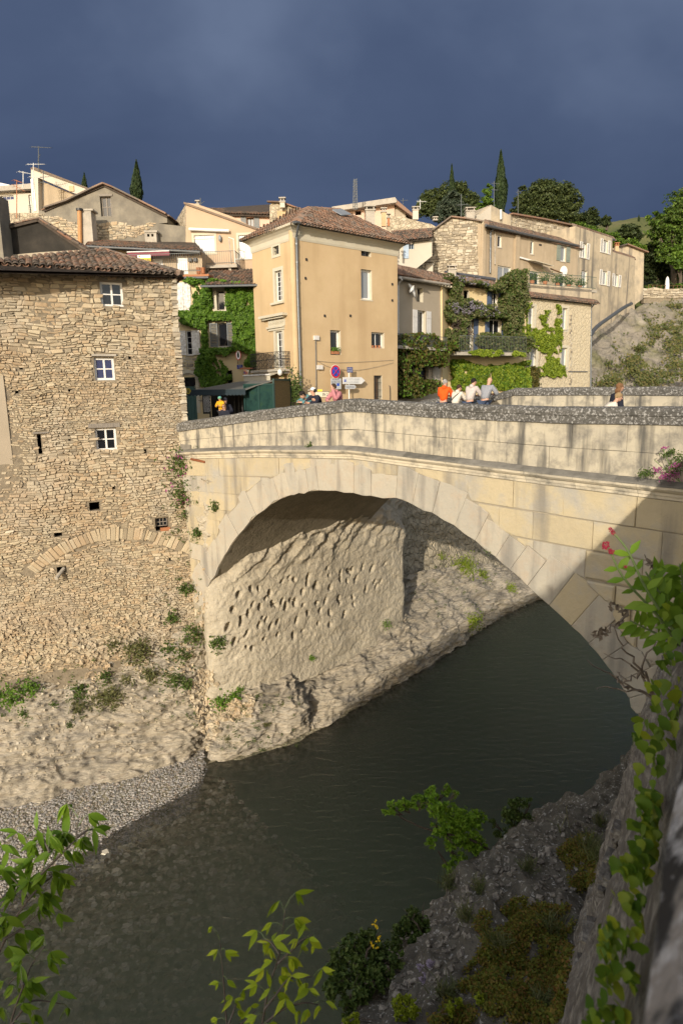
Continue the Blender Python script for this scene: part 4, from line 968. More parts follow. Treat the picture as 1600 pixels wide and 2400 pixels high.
mb = MB(); mb.tube([TRf.P(.03, 11, -.12), TRf.P(.03, zc, -.12)], .17, 16); mb.build('rounded_corner', M['ochre'], tw)
back = lP+(rP-cP); mb = MB(); mb.prism([Vector((p.x, p.y, 11)) for p in (lP+Vector((.6,.6,0)), cP+Vector((0,1.2,0)), rP+Vector((-.6,.6,0)), back)], (0, 0, zc-11)); mb.build('rear_wall', M['ochre'], tw)
def cornice(fr, u0, u1, z, parent):
    prof = [(-.1, -.10), (.02, -.10), (.05, 0), (.06, .22), (.14, .34), (.26, .44), (.38, .50), (.40, .60), (-.1, .60)]
    mb = MB(); n = len(prof); vs = []
    for k, u in enumerate((u0, u1)):
        for d, zz in prof: vs.append(fr.P(u + (-1 if k == 0 else 1)*max(0, d)*.9, z+zz-.55, d))
    mb.add(vs, [(i, n+i, n+(i+1) % n, (i+1) % n) for i in range(n)] + [tuple(range(n)), tuple(n+i for i in range(n))[::-1]]); fixn(mb.build('cornice', M['cream'], parent))
zl = TLf.pix(600, 573)[1]
cornice(TLf, 0, TLf.w, zc+.15, tw); cornice(TRf, 0, TRf.w, zc+.15, tw)
ze = zc+.22
def ov(fr, u, d): p = fr.P(u, ze, d); return p
cor_ = TRf.P(-.18, ze, .50); lt = TLf.P(-.45, ze, .48); rt_ = TRf.P(TRf.w+.45, ze, .48)
a1 = atY(722, 486, 38.6); a2 = atY(797, 492, 41.5); bk_ = back+Vector((0, .3, 0)); bk_.z = ze
roof([lt, cor_, a1, a1+Vector((-.01, .01, 0))], tw, 'tile_red', nobj=60, seed=4)
roof([cor_, rt_, a2, a1], tw, 'tile_red', nobj=240, seed=5)
roof([rt_, bk_, a2+Vector((.01, 0, 0)), a2], tw, 'tile_red', seed=6, chan=False); roof([bk_, lt, a1, a2], tw, 'tile_red', seed=7, chan=False)
gutter(lt+Vector((0, 0, -.02)), cor_+Vector((0, -.06, -.02)), tw); gutter(cor_+Vector((0, -.06, -.02)), rt_+Vector((0, 0, -.02)), tw)
zz = lambda y: TRf.pix(704, y)[1]
pipe([TRf.P(.0, ze-.05, .5), TRf.P(.12, ze-.6, .12), TRf.P(.12, zz(700), .1), TRf.P(.14, zz(860), .1), TRf.P(.14, 12.2, .1)], tw, r=.062)
sk = [atY(779, 499, 38.9), atY(800, 497, 39.6), atY(822, 509, 39.8), atY(800, 511, 39.0)]; mb = MB(); mb.prism([p+Vector((0, -.15, .1)) for p in sk], (0, .02, .06)); fixn(mb.build('skylight', M['glass_pale'], tw))
# windows of the left face
def surround(fr, r, w, parent, m='cream', d=.03, nm='window_surround'):
    mb = MB(); u0, u1, z0, z1 = r
    for a, b, c, e in ((u0-w, u0, z0-w, z1+w), (u1, u1+w, z0-w, z1+w), (u0, u1, z1, z1+w), (u0, u1, z0-w, z0)): fr.box(mb, a, b, c, e, .0, d)
    return mb.build(nm, M[m], parent)
surround(TLf, LR[0], .14, tw); surround(TLf, LR[1], .17, tw, 'cream'); surround(TLf, LR[2], .18, tw, 'cream')
boxpx(TLf, 'sill', (637, 708, 667, 713), 0, .12, 'cream', tw)
mb = MB(); u0, u1, z0, z1 = LR[0]; c = ((u0+u1)/2, (z0+z1)/2)
for a in range(8): t = a*math.pi/4; mb.bar(TLf.P(*c, -.08), TLf.P(c[0]+.26*math.cos(t), c[1]+.3*math.sin(t), -.08), .025)
mb.build('star_grille', M['iron'], tw)
window(TLf, LR[1], tw, 'white', 'glass', 2, 6, fw=.07, reveal=.15); window(TLf, LR[2], tw, 'white', 'glass', 2, 5, fw=.09, reveal=.15)
for (r, d) in (((617, 738, 674, 744), .34), ((622, 744, 670, 748), .22), ((630, 749, 669, 765), .05), ((628, 765, 668, 769), .14), ((631, 770, 668, 774), .08)):
    boxpx(TLf, 'door_entablature', r, 0, d, 'cream', tw)
mb = MB(); u0, u1, z0, z1 = TLf.rect(632, 751, 667, 763)
for k in range(9): mb.tube([TLf.P(u0+(u1-u0)*(k+.2)/9, z0+.04, .06), TLf.P(u0+(u1-u0)*(k+.5)/9, z1-.05, .09), TLf.P(u0+(u1-u0)*(k+.9)/9, z0+.1, .06)], .02, 5)
mb.build('carved_frieze', M['cream'], tw)
# wrought iron balcony
bal = empty('balcony', TLf.P(*TLf.pix(642, 868), .3), parent=tw)
bu0, bz0 = TLf.pix(612, 867); bu1, bz1 = TLf.pix(679, 824); bu0 -= .15
mb = MB(); TLf.box(mb, bu0, bu1, bz0-.16, bz0-.04, 0, .62); TLf.box(mb, bu0+.12, bu1-.12, bz0-.28, bz0-.162, 0, .5); mb.build('balcony_slab', M['concrete'], bal)
mb = MB(); D = .58
def sc(c, r, fr, d, ax='u'):
    pts = []
    for k in range(11):
        t = k/10*math.pi*1.7; rr = r*(1-.55*k/10)
        pts.append(fr.P(c[0]+rr*math.cos(t), c[1]+rr*math.sin(t), d) if ax == 'u' else fr.P(c[0], c[1]+rr*math.sin(t), d+rr*math.cos(t)))
    mb.tube(pts, .011, 4, cap=False)
for z in (bz1, bz0+.04, (bz0+bz1)/2+.05): mb.bar(TLf.P(bu0, z, D), TLf.P(bu1, z, D), .028); mb.bar(TLf.P(bu1, z, D), TLf.P(bu1, z, 0), .028); mb.bar(TLf.P(bu0, z, D), TLf.P(bu0, z, 0), .028)
nb = 13
for k in range(nb+1):
    u = bu0+(bu1-bu0)*k/nb; mb.bar(TLf.P(u, bz0, D), TLf.P(u, bz1, D), .018)
    if k < nb:
        for j in range(5): sc((u+(bu1-bu0)/nb/2, bz0+.08+(bz1-bz0-.1)*(j+.5)/5), .085 if (j+k) % 2 else -.085, TLf, D)
for k in range(5):
    mb.bar(TLf.P(bu1, bz0, D*k/5), TLf.P(bu1, bz1, D*k/5), .018)
    for j in range(5): sc((bu1, bz0+.08+(bz1-bz0-.1)*(j+.5)/5), .06, TLf, D*(k+.5)/5, 'd')
mb.build('iron_scrollwork', M['iron'], bal)
# right face
window(TRf, RR[1], tw, 'white', 'glass_pale', 1, 1, fw=.10, reveal=.22, sill=.02, sillm='cream'); window(TRf, RR[2], tw, 'white', 'glass', 1, 1, fw=.10, reveal=.24); window(TRf, RR[3], tw, 'white', 'glass', 2, 1, fw=.07, reveal=.24)
window(TRf, RR[0], tw, 'oldwood', 'glass', 1, 1, fw=.03, reveal=.27)
mb = MB(); u0, u1, z0, z1 = RR[0]; c = ((u0+u1)/2, (z0+z1)/2)
for a in range(8): t = a*math.pi/4; mb.bar(TRf.P(*c, -.06), TRf.P(c[0]+.3*math.cos(t), c[1]+.25*math.sin(t), -.06), .025)
mb.build('star_grille', M['iron'], tw)
u0, u1, z0, z1 = RR[4]; mb = MB(); TRf.box(mb, u0, u1-.1, z0, z1, -.30, -.24); mb.build('barred_door', M['brownwood'], tw)
mb = MB()
for k in range(6): u = u0+(u1-u0)*(k+.5)/6; mb.bar(TRf.P(u, z0, -.08), TRf.P(u, z1, -.08), .02)
for f in (.12, .4, .7, .95): mb.bar(TRf.P(u0, z0+(z1-z0)*f, -.08), TRf.P(u1, z0+(z1-z0)*f, -.08), .02)
mb.build('door_grille', M['iron'], tw)
for (x, y) in ((717, 608), (715, 652), (820, 740), (760, 740), (918, 666), (918, 704), (683, 655)):
    mb = MB(); u, z = TRf.pix(x, y) if x > 700 else TLf.pix(x, y); f = TRf if x > 700 else TLf; f.box(mb, u-.04, u+.04, z-.06, z+.06, 0, .06); mb.build('wall_anchor', M['iron'], tw)
pipe([TRf.P(*TRf.pix(738, 795), .05), TRf.P(*TRf.pix(739, 850), .05), TRf.P(*TRf.pix(740, 935), .05)], tw, r=.022, name='cable_conduit', seg=5)
boxpx(TRf, 'junction_box', (734, 787, 745, 797), 0, .12, 'whitepvc', tw); boxpx(TRf, 'junction_box', (741, 856, 753, 866), 0, .14, 'whitepvc', tw)
def wire(pts, m='iron', r=.012, parent=None, nm='cable'): mb = MB(); mb.tube(pts, r, 4); return mb.build(nm, M[m], parent)
wire(resample([TRf.P(*TRf.pix(x, y), .05) for x, y in ((742, 846), (790, 850), (850, 848), (920, 844))], 14), 'oldwood', .009, tw)
wire(resample([TRf.P(*TRf.pix(x, y), .06) for x, y in ((742, 846), (775, 862), (830, 868), (880, 860), (920, 850))], 14), 'oldwood', .009, tw)
for (x, y, col) in ((784, 831, 0),):
    fb_ = empty('flower_box', TRf.P(*TRf.pix(x, y), .1), parent=tw); mb = MB(); u, z = TRf.pix(786, 830); TRf.box(mb, u-.26, u+.24, z, z+.16, -.12, .04); mb.build('planter', M['terracotta'], fb_)
    mb = MB(); random.seed(3)
    for k in range(110): leaf(mb, TRf.P(u+random.uniform(-.28, .26), z+.14+random.random()*.22, random.uniform(-.12, .1)), Vector((random.uniform(-1, 1), -1, random.uniform(0, 1))), .07)
    mb.build('plants', M['ivy'], fb_, kind='stuff')
for k in range(3): mb = MB(); u, z = TRf.pix(875+k*8, 816); mb.tube([TRf.P(u, z, -.1), TRf.P(u, z+.16, -.1)], [.06, .08], 8); mb.build('flower_pot', M['terracotta'], tw)
mb = MB(); u, z = TRf.pix(911, 905); mb.tube([TRf.P(u-.05, z+.02, .06), TRf.P(u, z, .08), TRf.P(u+.02, z-.6, .08), TRf.P(u+.02, z-.95, .06)], .02, 6); mb.build('handrail', M['iron'], tw)
# awning and lamp under the balcony
aw = empty('shop_awning', TLf.P(*TLf.pix(630, 885), .2), 'white scalloped shop awning rolled out under the iron balcony', 'awning')
u0, z0 = TLf.pix(607, 889); u0 -= .4; u1, z1 = TLf.pix(661, 876); mb = MB(); mb.prism([TLf.P(u0, z1+.05, .05), TLf.P(u1, z1+.05, .05), TLf.P(u1, z1-.1, .75), TLf.P(u0, z1-.1, .75)], (0, 0, .04)); fixn(mb.build('fabric', M['cream'], aw))
mb = MB(); ns = 16
for k in range(ns):
    a, b = u0+(u1-u0)*k/ns, u0+(u1-u0)*(k+1)/ns; mb.add([TLf.P(a, z1-.06, .76), TLf.P(b, z1-.06, .76), TLf.P(b, z1-.34, .76), TLf.P((a+b)/2, z1-.42, .76), TLf.P(a, z1-.34, .76)], [(0, 1, 2, 3, 4)])
mb.build('valance', M['cream'], aw); mb = MB(); mb.tube([TLf.P(u0, z1-.04, .78), TLf.P(u1, z1-.04, .78)], .04, 8); mb.build('front_bar', M['white'], aw)
lm = empty('wall_lantern', TLf.P(*TLf.pix(672, 875), .3), 'white lantern on a black bracket beside the balcony of the ochre house', 'lantern'); u, z = TLf.pix(679, 873)
mb = MB(); mb.bar(TLf.P(u+.25, z, 0), TLf.P(u+.1, z, .55), .04); mb.bar(TLf.P(u+.25, z-.25, .02), TLf.P(u+.25, z+.25, .02), .05); mb.build('bracket', M['iron'], lm)
mb = MB(); mb.ball(TLf.P(u+.05, z, .66), .13, .13, .17); mb.build('lamp_glass', M['white'], lm)

# ============================================================ creeper clad house left of the tower
BF = frpix(405, 38.9, 610, 38.3)
cr_h = hroot(BF, 500, 950, 'creeper covered cream house between the rubble house and the ochre house')
BW = [(413, 662, 447, 728), (508, 680, 526, 727), (437, 775, 450, 832), (511, 757, 533, 812), (430, 884, 461, 985), (533, 868, 546, 960)]
BRr = [BF.rect(*w) for w in BW]
facade(BF, PX(BF, [(395, 655), (395, 1010), (612, 1010), (612, 668), (486, 668), (486, 655)]), BRr, cr_h, M['yellowr'], depth=4, name='wall', rmat=M['cream'])
st1 = rubble(BF, lambda u, z: BF.rect(418, 840, 470, 980)[0] < u < BF.rect(418, 840, 470, 980)[1] and not any(h[0]-.1 < u < h[1]+.1 and h[2]-.1 < z < h[3]+.15 for h in BRr), *BF.rect(410, 842, 473, 980), lambda u, z: (.16, .26), seed=9, proud=(.01, .03))
emit_stones(st1, cr_h, M['rubble_dark'], 0, stuffname='exposed_stonework')
a, b, c, e = BRr[0]; shutter(BF, a-.02, (a+b)/2, c, e, cr_h, 'offwhite'); shutter(BF, (a+b)/2+.01, b+.02, c, e, cr_h, 'offwhite')
window(BF, BRr[1], cr_h, 'oldwood', 'glass', 1, 1, fw=.07, reveal=.22); surround(BF, BRr[1], .22, cr_h, 'cream')
window(BF, BRr[2], cr_h, 'white', 'glass', 1, 4, fw=.05, reveal=.12, sill=.08); a, b, c, e = BRr[2]
shutter(BF, a-.42, a, c, e, cr_h, 'offwhite'); shutter(BF, b+.02, b+.50, c, e, cr_h, 'offwhite')
window(BF, BRr[3], cr_h, 'oldwood', 'glass', 1, 1, fw=.05, reveal=.15, sill=.06); a, b, c, e = BRr[3]
shutter(BF, a-.46, a, c, e, cr_h, 'greyshut', louvre=True); shutter(BF, b, b+.48, c, e, cr_h, 'greyshut', louvre=True)
a, b, c, e = BRr[4]; mb = MB(); BF.box(mb, a, b, c, e, -.22, -.16); 
for k in range(4): BF.box(mb, a+(b-a)*k/4+.02, a+(b-a)*(k+1)/4-.02, c, e-.6, -.16, -.14)
mb.build('green_door', plain('door_green', (.05, .11, .10)), cr_h)
mb = MB(); BF.box(mb, a+.03, b-.03, e-.52, e-.06, -.15, -.13); mb.build('fanlight', M['glass'], cr_h)
mb = MB(); n = 9
for k in range(n+1):
    t = math.pi*k/n; cx = (a+b)/2; rw_ = (b-a)/2+.1; mb.box(BF.P(cx-rw_*math.cos(t), e-.05+.38*math.sin(t), .0), (.2, .12, .16), BF.ax)
for k in range(7): BF.box(mb, a-.2, a, e-.3*(k+1), e-.3*k-.02, -.05, .03); BF.box(mb, b, b+.2, e-.3*(k+1), e-.3*k-.02, -.05, .03)
mb.build('door_surround', M['cream'], cr_h)
boxpx(BF, 'terrace_edge', (405, 645, 492, 650), -1.8, .2, 'terracotta', cr_h); boxpx(BF, 'terrace_slab', (405, 650, 490, 655), -1.8, .1, 'concrete', cr_h)
rq = [atY(484, 668, 37.9), atY(612, 667, 37.6), atY(612, 636, 41.4), atY(488, 634, 41.6)]
roof(rq, cr_h, 'tile', seed=8); gutter(rq[0]+Vector((-.3, -.2, -.1)), rq[1]+Vector((0, -.2, -.06)), cr_h)
pipe([BF.P(*BF.pix(480, 672), .3), BF.P(*BF.pix(487, 684), .1), BF.P(*BF.pix(488, 735), .08)], cr_h, 'whitepvc', .04)
gutter(BF.P(*BF.pix(420, 653), .25), BF.P(*BF.pix(492, 652), .25), cr_h)
vine('bright green virginia creeper covering the cream house wall left of the ochre house', BF,
 [[(470, 655), (500, 652), (530, 660), (604, 668), (606, 700), (606, 850), (590, 870), (575, 858), (588, 835), (560, 820), (530, 832), (500, 828), (478, 820), (474, 790), (462, 768), (430, 762), (412, 738), (416, 724), (450, 735), (455, 700), (462, 672), (440, 660), (430, 652)],
  [(478, 820), (500, 828), (520, 850), (538, 862), (545, 885), (530, 905), (500, 910), (480, 905), (470, 890), (460, 868), (462, 845)]], 15000, m='ivy', size=(.10, .19), thick=(.06, .45), seed=3, thr=-.42,
 holes=[(500, 672, 532, 730), (489, 752, 549, 815), (413, 662, 446, 728), (421, 772, 472, 834)])

# ============================================================ terrace house with burgundy awning, stone wall and gable above
TF_ = frpix(200, 40.6, 480, 40.2); SG = frpix(90, 43.4, 445, 42.8)
th = hroot(TF_, 340, 640, 'beige terrace house with long low tiled roof above the rubble house eave')
TW = [(414, 600, 440, 642), (359, 607, 383, 642)]
facade(TF_, PX(TF_, [(196, 585), (196, 690), (474, 690), (474, 590)]), [TF_.rect(*w) for w in TW], th, M['beige'], depth=2.3, name='wall', rmat=M['cream'])
for w in TW: a, b, c, e = TF_.rect(*w); shutter(TF_, a, b, c, e, th, 'white', d=-.10, planks=4)
q = [atY(205, 576, 40.0), atY(470, 589, 39.7), atY(458, 567, 42.6), atY(215, 563, 42.9)]
roof(q, th, 'tile', seed=9); gutter(q[0]+Vector((-.1, -.12, -.05)), q[1]+Vector((0, -.12, -.05)), th); genoise(TF_, 1, TF_.w-.2, 0, th, zf=lambda u: TF_.pix(220, 590)[1]+(TF_.pix(460, 597)[1]-TF_.pix(220, 590)[1])*u/TF_.w)
for x in (447, 459): boxpx(TF_, 'wall_lamp', (x-4, 606, x+4, 614), 0, .2, 'iron', th)
railing(frpix(250, 38.7, 485, 38.4), 0, frpix(250, 38.7, 485, 38.4).w, TF_.pix(370, 648)[1]-.1, TF_.pix(370, 600)[1]-.25, 0, th, 'rail')
for x in (476, 466): mb = MB(); p = atY(x, 642, 38.9); mb.tube([p, p+Vector((0, 0, .34))], [.11, .15], 10); mb.build('flower_pot', M['terracotta'], th)
ba = empty('burgundy_awning', TF_.P(*TF_.pix(357, 592), .3), 'burgundy awning half rolled out under the long low roof', 'awning'); a, b, c, e = TF_.rect(310, 588, 407, 600)
mb = MB(); mb.prism([TF_.P(a, e, .05), TF_.P(b, e, .05), TF_.P(b, e-.22, .8), TF_.P(a, e-.22, .8)], (0, 0, .03)); TF_.box(mb, a, b, e-.44, e-.2, .79, .81); fixn(mb.build('fabric', plain('burgundy_cloth', (.16, .012, .03)), ba)); mb = MB(); mb.tube([TF_.P(a, e-.2, .83), TF_.P(b, e-.2, .83)], .035, 6); mb.build('front_bar', M['white'], ba)
def text(s, fr, px0, px1, pyb, d, m, parent, nm='lettering', cat=None, bold=False, H_=None):
    cu = bpy.data.curves.new('txt', 'FONT'); cu.body = s; cu.size = 1; cu.resolution_u = 2
    if bold: cu.offset = .02
    t = bpy.data.objects.new('txt', cu); COL.objects.link(t); dg = bpy.context.evaluated_depsgraph_get(); me = bpy.data.meshes.new_from_object(t.evaluated_get(dg)); bpy.data.objects.remove(t)
    xs = [v.co.x for v in me.vertices]; ys = [v.co.y for v in me.vertices]; u0, z0 = fr.pix(px0, pyb, d); u1, _ = fr.pix(px1, pyb, d); sx = (u1-u0)/(max(xs)-min(xs)); sz = H_/(max(ys)-min(ys)) if H_ else sx; x0 = min(xs)
    o0 = fr.P(u0, z0, d)
    for v in me.vertices: v.co = fr.u*((v.co.x-x0)*sx) + Vector((0, 0, (v.co.y-min(ys))*sz))
    me.materials.append(M[m]); o = bpy.data.objects.new(nm, me); COL.objects.link(o); sub_loc(o, parent, o0); return o
RFr = frpix(250, 38.6, 485, 38.3)
sg = empty('sale_sign', RFr.P(*RFr.pix(338, 615), .03), 'yellow and white A VENDRE sale sign tied to the terrace railing', 'sign'); M['yellow'] = plain('yellow_board', (.80, .56, .02), var=.03); M['ink'] = plain('black_ink', (.02, .02, .02))
boxpx(RFr, 'board', (323, 605, 354, 615), .02, .04, 'yellow', sg); boxpx(RFr, 'white_board', (323, 598, 354, 605), .02, .04, 'white', sg); text('A VENDRE', RFr, 325, 352.5, 612, .045, 'ink', sg, bold=True)
boxpx(RFr, 'logo', (326, 600, 330, 603), .04, .046, 'yellow', sg)
# stone rear wall with grey gable
gh = hroot(SG, 250, 570, 'old grey rendered gable house with wood framed window above a rubble wall', dd=-3)
facade(SG, PX(SG, [(92, 494), (92, 600), (446, 600), (446, 532), (372, 524), (392, 522), (392, 507), (330, 476), (270, 446), (245, 436), (220, 446), (160, 475), (108, 492)]), [SG.rect(236, 461, 262, 507)], gh, M['greyrender'], depth=7, name='wall')
window(SG, SG.rect(238, 461, 260, 507), gh, 'oldwood', 'glass', 2, 2, fw=.05, mw=.05, reveal=.18, nx_=0) if False else window(SG, SG.rect(238, 461, 260, 507), gh, 'oldwood', 'glass', 2, 2, fw=.05, mw=.05, reveal=.18)
boxpx(SG, 'lintel', (233, 455, 264, 460), 0, .06, 'oldwood', gh)
poly = PX(SG, [(95, 500), (180, 522), (375, 526), (340, 545), (290, 560), (220, 566), (206, 600), (95, 600)])
emit_stones(rubble(SG, lambda u, z: pinpoly(u, z, poly), *SG.rect(94, 500, 380, 600), lambda u, z: (.17, .28), seed=12, proud=(.02, .06)), gh, M['rubble'], 200)
mb = MB(); L_ = [SG.P(*SG.pix(x, y), .12)+Vector((0, 0, .06)) for x, y in ((108, 491), (160, 474), (220, 445), (245, 434), (270, 444), (330, 474), (392, 505))]
for p, q in zip(L_, L_[1:]): mb.bar(p, q, .35, .09); 
mb.build('verge_coping', M['tile_red'], gh)
for p, q in zip(L_, L_[1:]): pass
SG0 = Fr(SG.a, SG.b)
gr_apex = SG.P(*SG.pix(245, 433), .1); gl = SG.P(*SG.pix(104, 493), .1); g_r = SG.P(*SG.pix(394, 507), .1); bv = -SG.n*7
roof([gl+bv, gl, gr_apex, gr_apex+bv], gh, 'tile_red', seed=10, chan=False); roof([g_r, g_r+bv, gr_apex+bv, gr_apex], gh, 'tile_red', seed=11, chan=False)
cb = empty('chimney_block', SG.P(*SG.pix(206, 566), 1.2), 'tall pale concrete chimney stack with an orange clay flue beside it', 'chimney'); CF = frpix(150, 41.8, 260, 41.8)
boxpx(CF, 'stack', (192, 497, 221, 582), -.5, .3, 'concrete', cb); boxpx(CF, 'cap', (190, 493, 223, 497), -.55, .35, 'concrete', cb)
mb = MB(); p0, p1 = atY(189, 590, 41.4), atY(187, 494, 41.4); mb.tube([p0, p1], .13, 10); mb.build('clay_flue', plain('clay_flue', (.42, .21, .08)), cb); mb = MB(); mb.tube([p1, p1+Vector((0, 0, .12))], .2, 10); mb.build('flue_cowl', M['iron'], cb)
vb = empty('vent_box', CF.P(*CF.pix(353, 568), -.5), 'small rendered vent box with two square holes on the low tiled roof', 'vent'); VF = frpix(330, 42.4, 380, 42.4); a, b, c, e = VF.rect(340, 545, 367, 568)
facade(VF, [(a, c), (a, e), (b, e), (b, c)][::-1], [(a+.15, a+.29, e-.24, e-.08), (b-.31, b-.17, e-.24, e-.08)], vb, M['concrete'], depth=.6, reveal=.1); boxpx(VF, 'cap', (338, 540, 369, 545), -.65, .05, 'concrete', vb)

# ============================================================ dark gable behind the rubble house roof
DG = frpix(-250, 28.6, 215, 28.9)
dg = hroot(DG, 90, 610, 'dark render gable with a mossy tiled verge rising behind the rubble house roof', dd=-2)
facade(DG, PX(DG, [(-250, 615), (-250, 690), (207, 690), (207, 597), (140, 553), (110, 530), (90, 516), (0, 540), (-120, 568), (-250, 600)]), [], dg, M['darkrender'], depth=4.5, name='gable_wall')
mb = MB(); ps = [DG.P(*DG.pix(x, y), .06) for x, y in ((-200, 618), (0, 612), (100, 603), (205, 597))]
for p, q in zip(ps, ps[1:]): mb.prism([p, q, q+Vector((0, -.55, -.16)), p+Vector((0, -.55, -.16))], (0, 0, .03))
fixn(mb.build('lead_flashing', M['flash'], dg))
mb = MB()
for p, q in zip(ps, ps[1:]): mb.bar(p+Vector((0, -.02, .1)), q+Vector((0, -.02, .1)), .05, .17)
mb.build('render_band', M['drab'], dg)
a_, b_ = DG.P(*DG.pix(-250, 598), .12), DG.P(*DG.pix(92, 513), .12)
roof([a_, a_-DG.n*4.5, b_-DG.n*4.5, b_], dg, 'tile', seed=13, pitch=.24); c_ = DG.P(*DG.pix(212, 594), .12)
roof([c_-DG.n*4.5, c_, b_, b_-DG.n*4.5], dg, 'tile', seed=14, pitch=.24)
mb = MB(); mb.box(atY(-8, 560, 28.4), (.9, .9, 3.2)); mb.build('side_stack', M['greyrender'], dg)
# ============================================================ peach house
PF = frpix(436, 42.6, 606, 42.2)
ph = hroot(PF, 520, 640, 'peach rendered house with mono pitch roof, white roller shutters and railed balcony', dd=-3)
PWn = [(456, 551, 503, 592), (560, 551, 590, 604)]
facade(PF, PX(PF, [(436, 475), (436, 690), (608, 690), (608, 540), (545, 508), (490, 488), (460, 478)]), [PF.rect(*w) for w in PWn], ph, M['peach'], depth=7, rmat=M['white'], reveal=.14)
mb = MB(); mb.prism([atY(437, 476, 42.62), atY(410, 522, 45.5), atY(410, 610, 45.5), atY(437, 610, 42.62)], (.5, .6, 0)); fixn(mb.build('side_wall', M['rubblewall'], ph))
for w in PWn:
    a, b, c, e = PF.rect(*w); mb = MB(); n = 12
    for k in range(n): PF.box(mb, a, b, c+(e-c)*k/n+.006, c+(e-c)*(k+1)/n, -.12, -.09)
    mb.build('roller_shutter', M['white'], ph); surround(PF, (a, b, c, e), .14, ph, 'cream'); mb = MB(); PF.box(mb, (a+b)/2-.02, (a+b)/2+.02, c, e, -.09, -.06); PF.box(mb, a, b, e-.22, e-.16, -.09, -.05); mb.build('shutter_rail', M['whitepvc'], ph)
mb = MB(); mb.prism([PF.P(*PF.pix(x, y), .1) for x, y in ((432, 474), (606, 536), (606, 541), (432, 479))], -PF.n*7); fixn(mb.build('roof_edge', M['tile'], ph))
ac = empty('awning_cassette', PF.P(*PF.pix(492, 541), .2), 'closed white awning cassette above the peach house shutters', 'awning'); mb = MB(); mb.tube([PF.P(*PF.pix(446, 539), .22), PF.P(*PF.pix(539, 543), .22)], .09, 8); mb.build('cassette', M['white'], ac)
wl = empty('wall_lantern', PF.P(*PF.pix(517, 560), .12), 'small white lantern on the peach wall between the two shuttered windows', 'lantern'); mb = MB(); mb.ball(PF.P(*PF.pix(517, 560), .16), .1, .1, .2); mb.build('lamp_glass', M['glass_pale'], wl); mb = MB(); mb.bar(PF.P(*PF.pix(517, 566), 0), PF.P(*PF.pix(517, 566), .16), .03); mb.build('bracket', M['iron'], wl)
bl = empty('balcony', PF.P(*PF.pix(510, 622), .6), parent=ph); PB = Fr((PF.a+PF.n*1.3)[:2], (PF.b+PF.n*1.3)[:2]); a, b, c, e = PB.rect(470, 589, 551, 619)
mb = MB(); PB.box(mb, a-.1, b+.1, c-.22, c-.04, -1.35, .05); PB.box(mb, a+.3, a+.45, c-.45, c-.22, -1.35, -.1); PB.box(mb, b-.45, b-.3, c-.45, c-.22, -1.35, -.1); mb.build('balcony_slab', M['concrete'], bl)
railing(PB, a, b, c, e, 0, bl, 'rail', step=.13, ends=1.3, name='balcony_railing'); mb = MB(); u = b+.0
for dz in (0, 1): mb.bar(PB.P(b-.25, c, -.1), PB.P(b-.35, e+.75, -.1), .04)
mb.bar(PB.P(b, c, 0), PB.P(b-.05, e+.65, 0), .04); mb.bar(PB.P(b, e+.65, 0), PB.P(b-.35, e+.78, 0), .04); mb.build('gate_frame', M['railwhite'], bl)
boxpx(PF, 'lower_band', (552, 606, 604, 608), 0, .08, 'white', ph)
# ============================================================ houses on the skyline, left
def simple(fr, name, label, outline, m, holes=(), depth=5, cat='house', **k):
    r = hroot(fr, outline[0][0], max(y for x, y in outline), label, cat, name, dd=-1); facade(fr, PX(fr, outline), [fr.rect(*h) for h in holes], r, M[m], depth=depth, **k); return r
KF = frpix(470, 50, 700, 49)
kh = simple(KF, 'pink_house', 'pink rendered house with grey blue shutters and long tiled roof on the skyline', [(488, 498), (488, 560), (640, 560), (640, 500)], 'pink', [(578, 510, 595, 534)])
window(KF, KF.rect(578, 510, 595, 534), kh, 'brownwood', 'glass_pale', 2, 1, fw=.06); a, b, c, e = KF.rect(578, 510, 595, 534); shutter(KF, a-.42, a-.02, c-.05, e+.1, kh, 'greyshut'); shutter(KF, b+.02, b+.42, c-.05, e+.1, kh, 'greyshut')
q = [atY(486, 500, 49.6), atY(640, 504, 48.8), atY(632, 478, 53), atY(482, 489, 53.5)]; roof(q, kh, 'tile', seed=15, chan=False); genoise(KF, .3, 6.2, KF.pix(560, 502)[1], kh, rows=2)
RF = frpix(600, 46, 760, 45)
rh = simple(RF, 'rubble_gable', 'weathered rubble gable with an ochre patch behind the ochre house roof', [(632, 480), (632, 600), (735, 600), (735, 520), (705, 492), (660, 476), (640, 474)], 'rubblewall', depth=4); boxpx(RF, 'ochre_patch', (650, 494, 670, 513), 0, .04, 'ochre', rh)
mb = MB(); ps = [RF.P(*RF.pix(x, y), .1) for x, y in ((628, 474), (660, 475), (705, 491), (735, 519))]
for p, q in zip(ps, ps[1:]): mb.bar(p, q, .3, .08)
mb.build('verge_tiles', M['tile_red'], rh)
def chimney(x0, y0, x1, y1, Y, label, m='palerender', pots=0, capm='concrete', legs=True):
    f = frpix(x0-10, Y, x1+10, Y); a, b, c, e = f.rect(x0, y0, x1, y1); w = b-a; r = empty('chimney', f.P((a+b)/2, c, -w/2), label, 'chimney')
    mb = MB(); f.box(mb, a, b, c, e-.28, -w*.8, 0); mb.build('stack', M[m], r)
    mb = MB(); f.box(mb, a-.05, b+.05, e-.28, e-.20, -w*.8-.05, .05); mb.build('collar', M[capm], r)
    mb = MB()
    for uu in (a+.03, b-.10): f.box(mb, uu, uu+.07, e-.20, e-.05, -w*.8, 0)
    f.box(mb, a-.07, b+.07, e-.05, e+.02, -w*.8-.07, .07); mb.build('cap', M[capm], r); return r
chimney(656, 463, 667, 486, 45, 'white chimney with dark cap on the rubble gable', 'palerender')
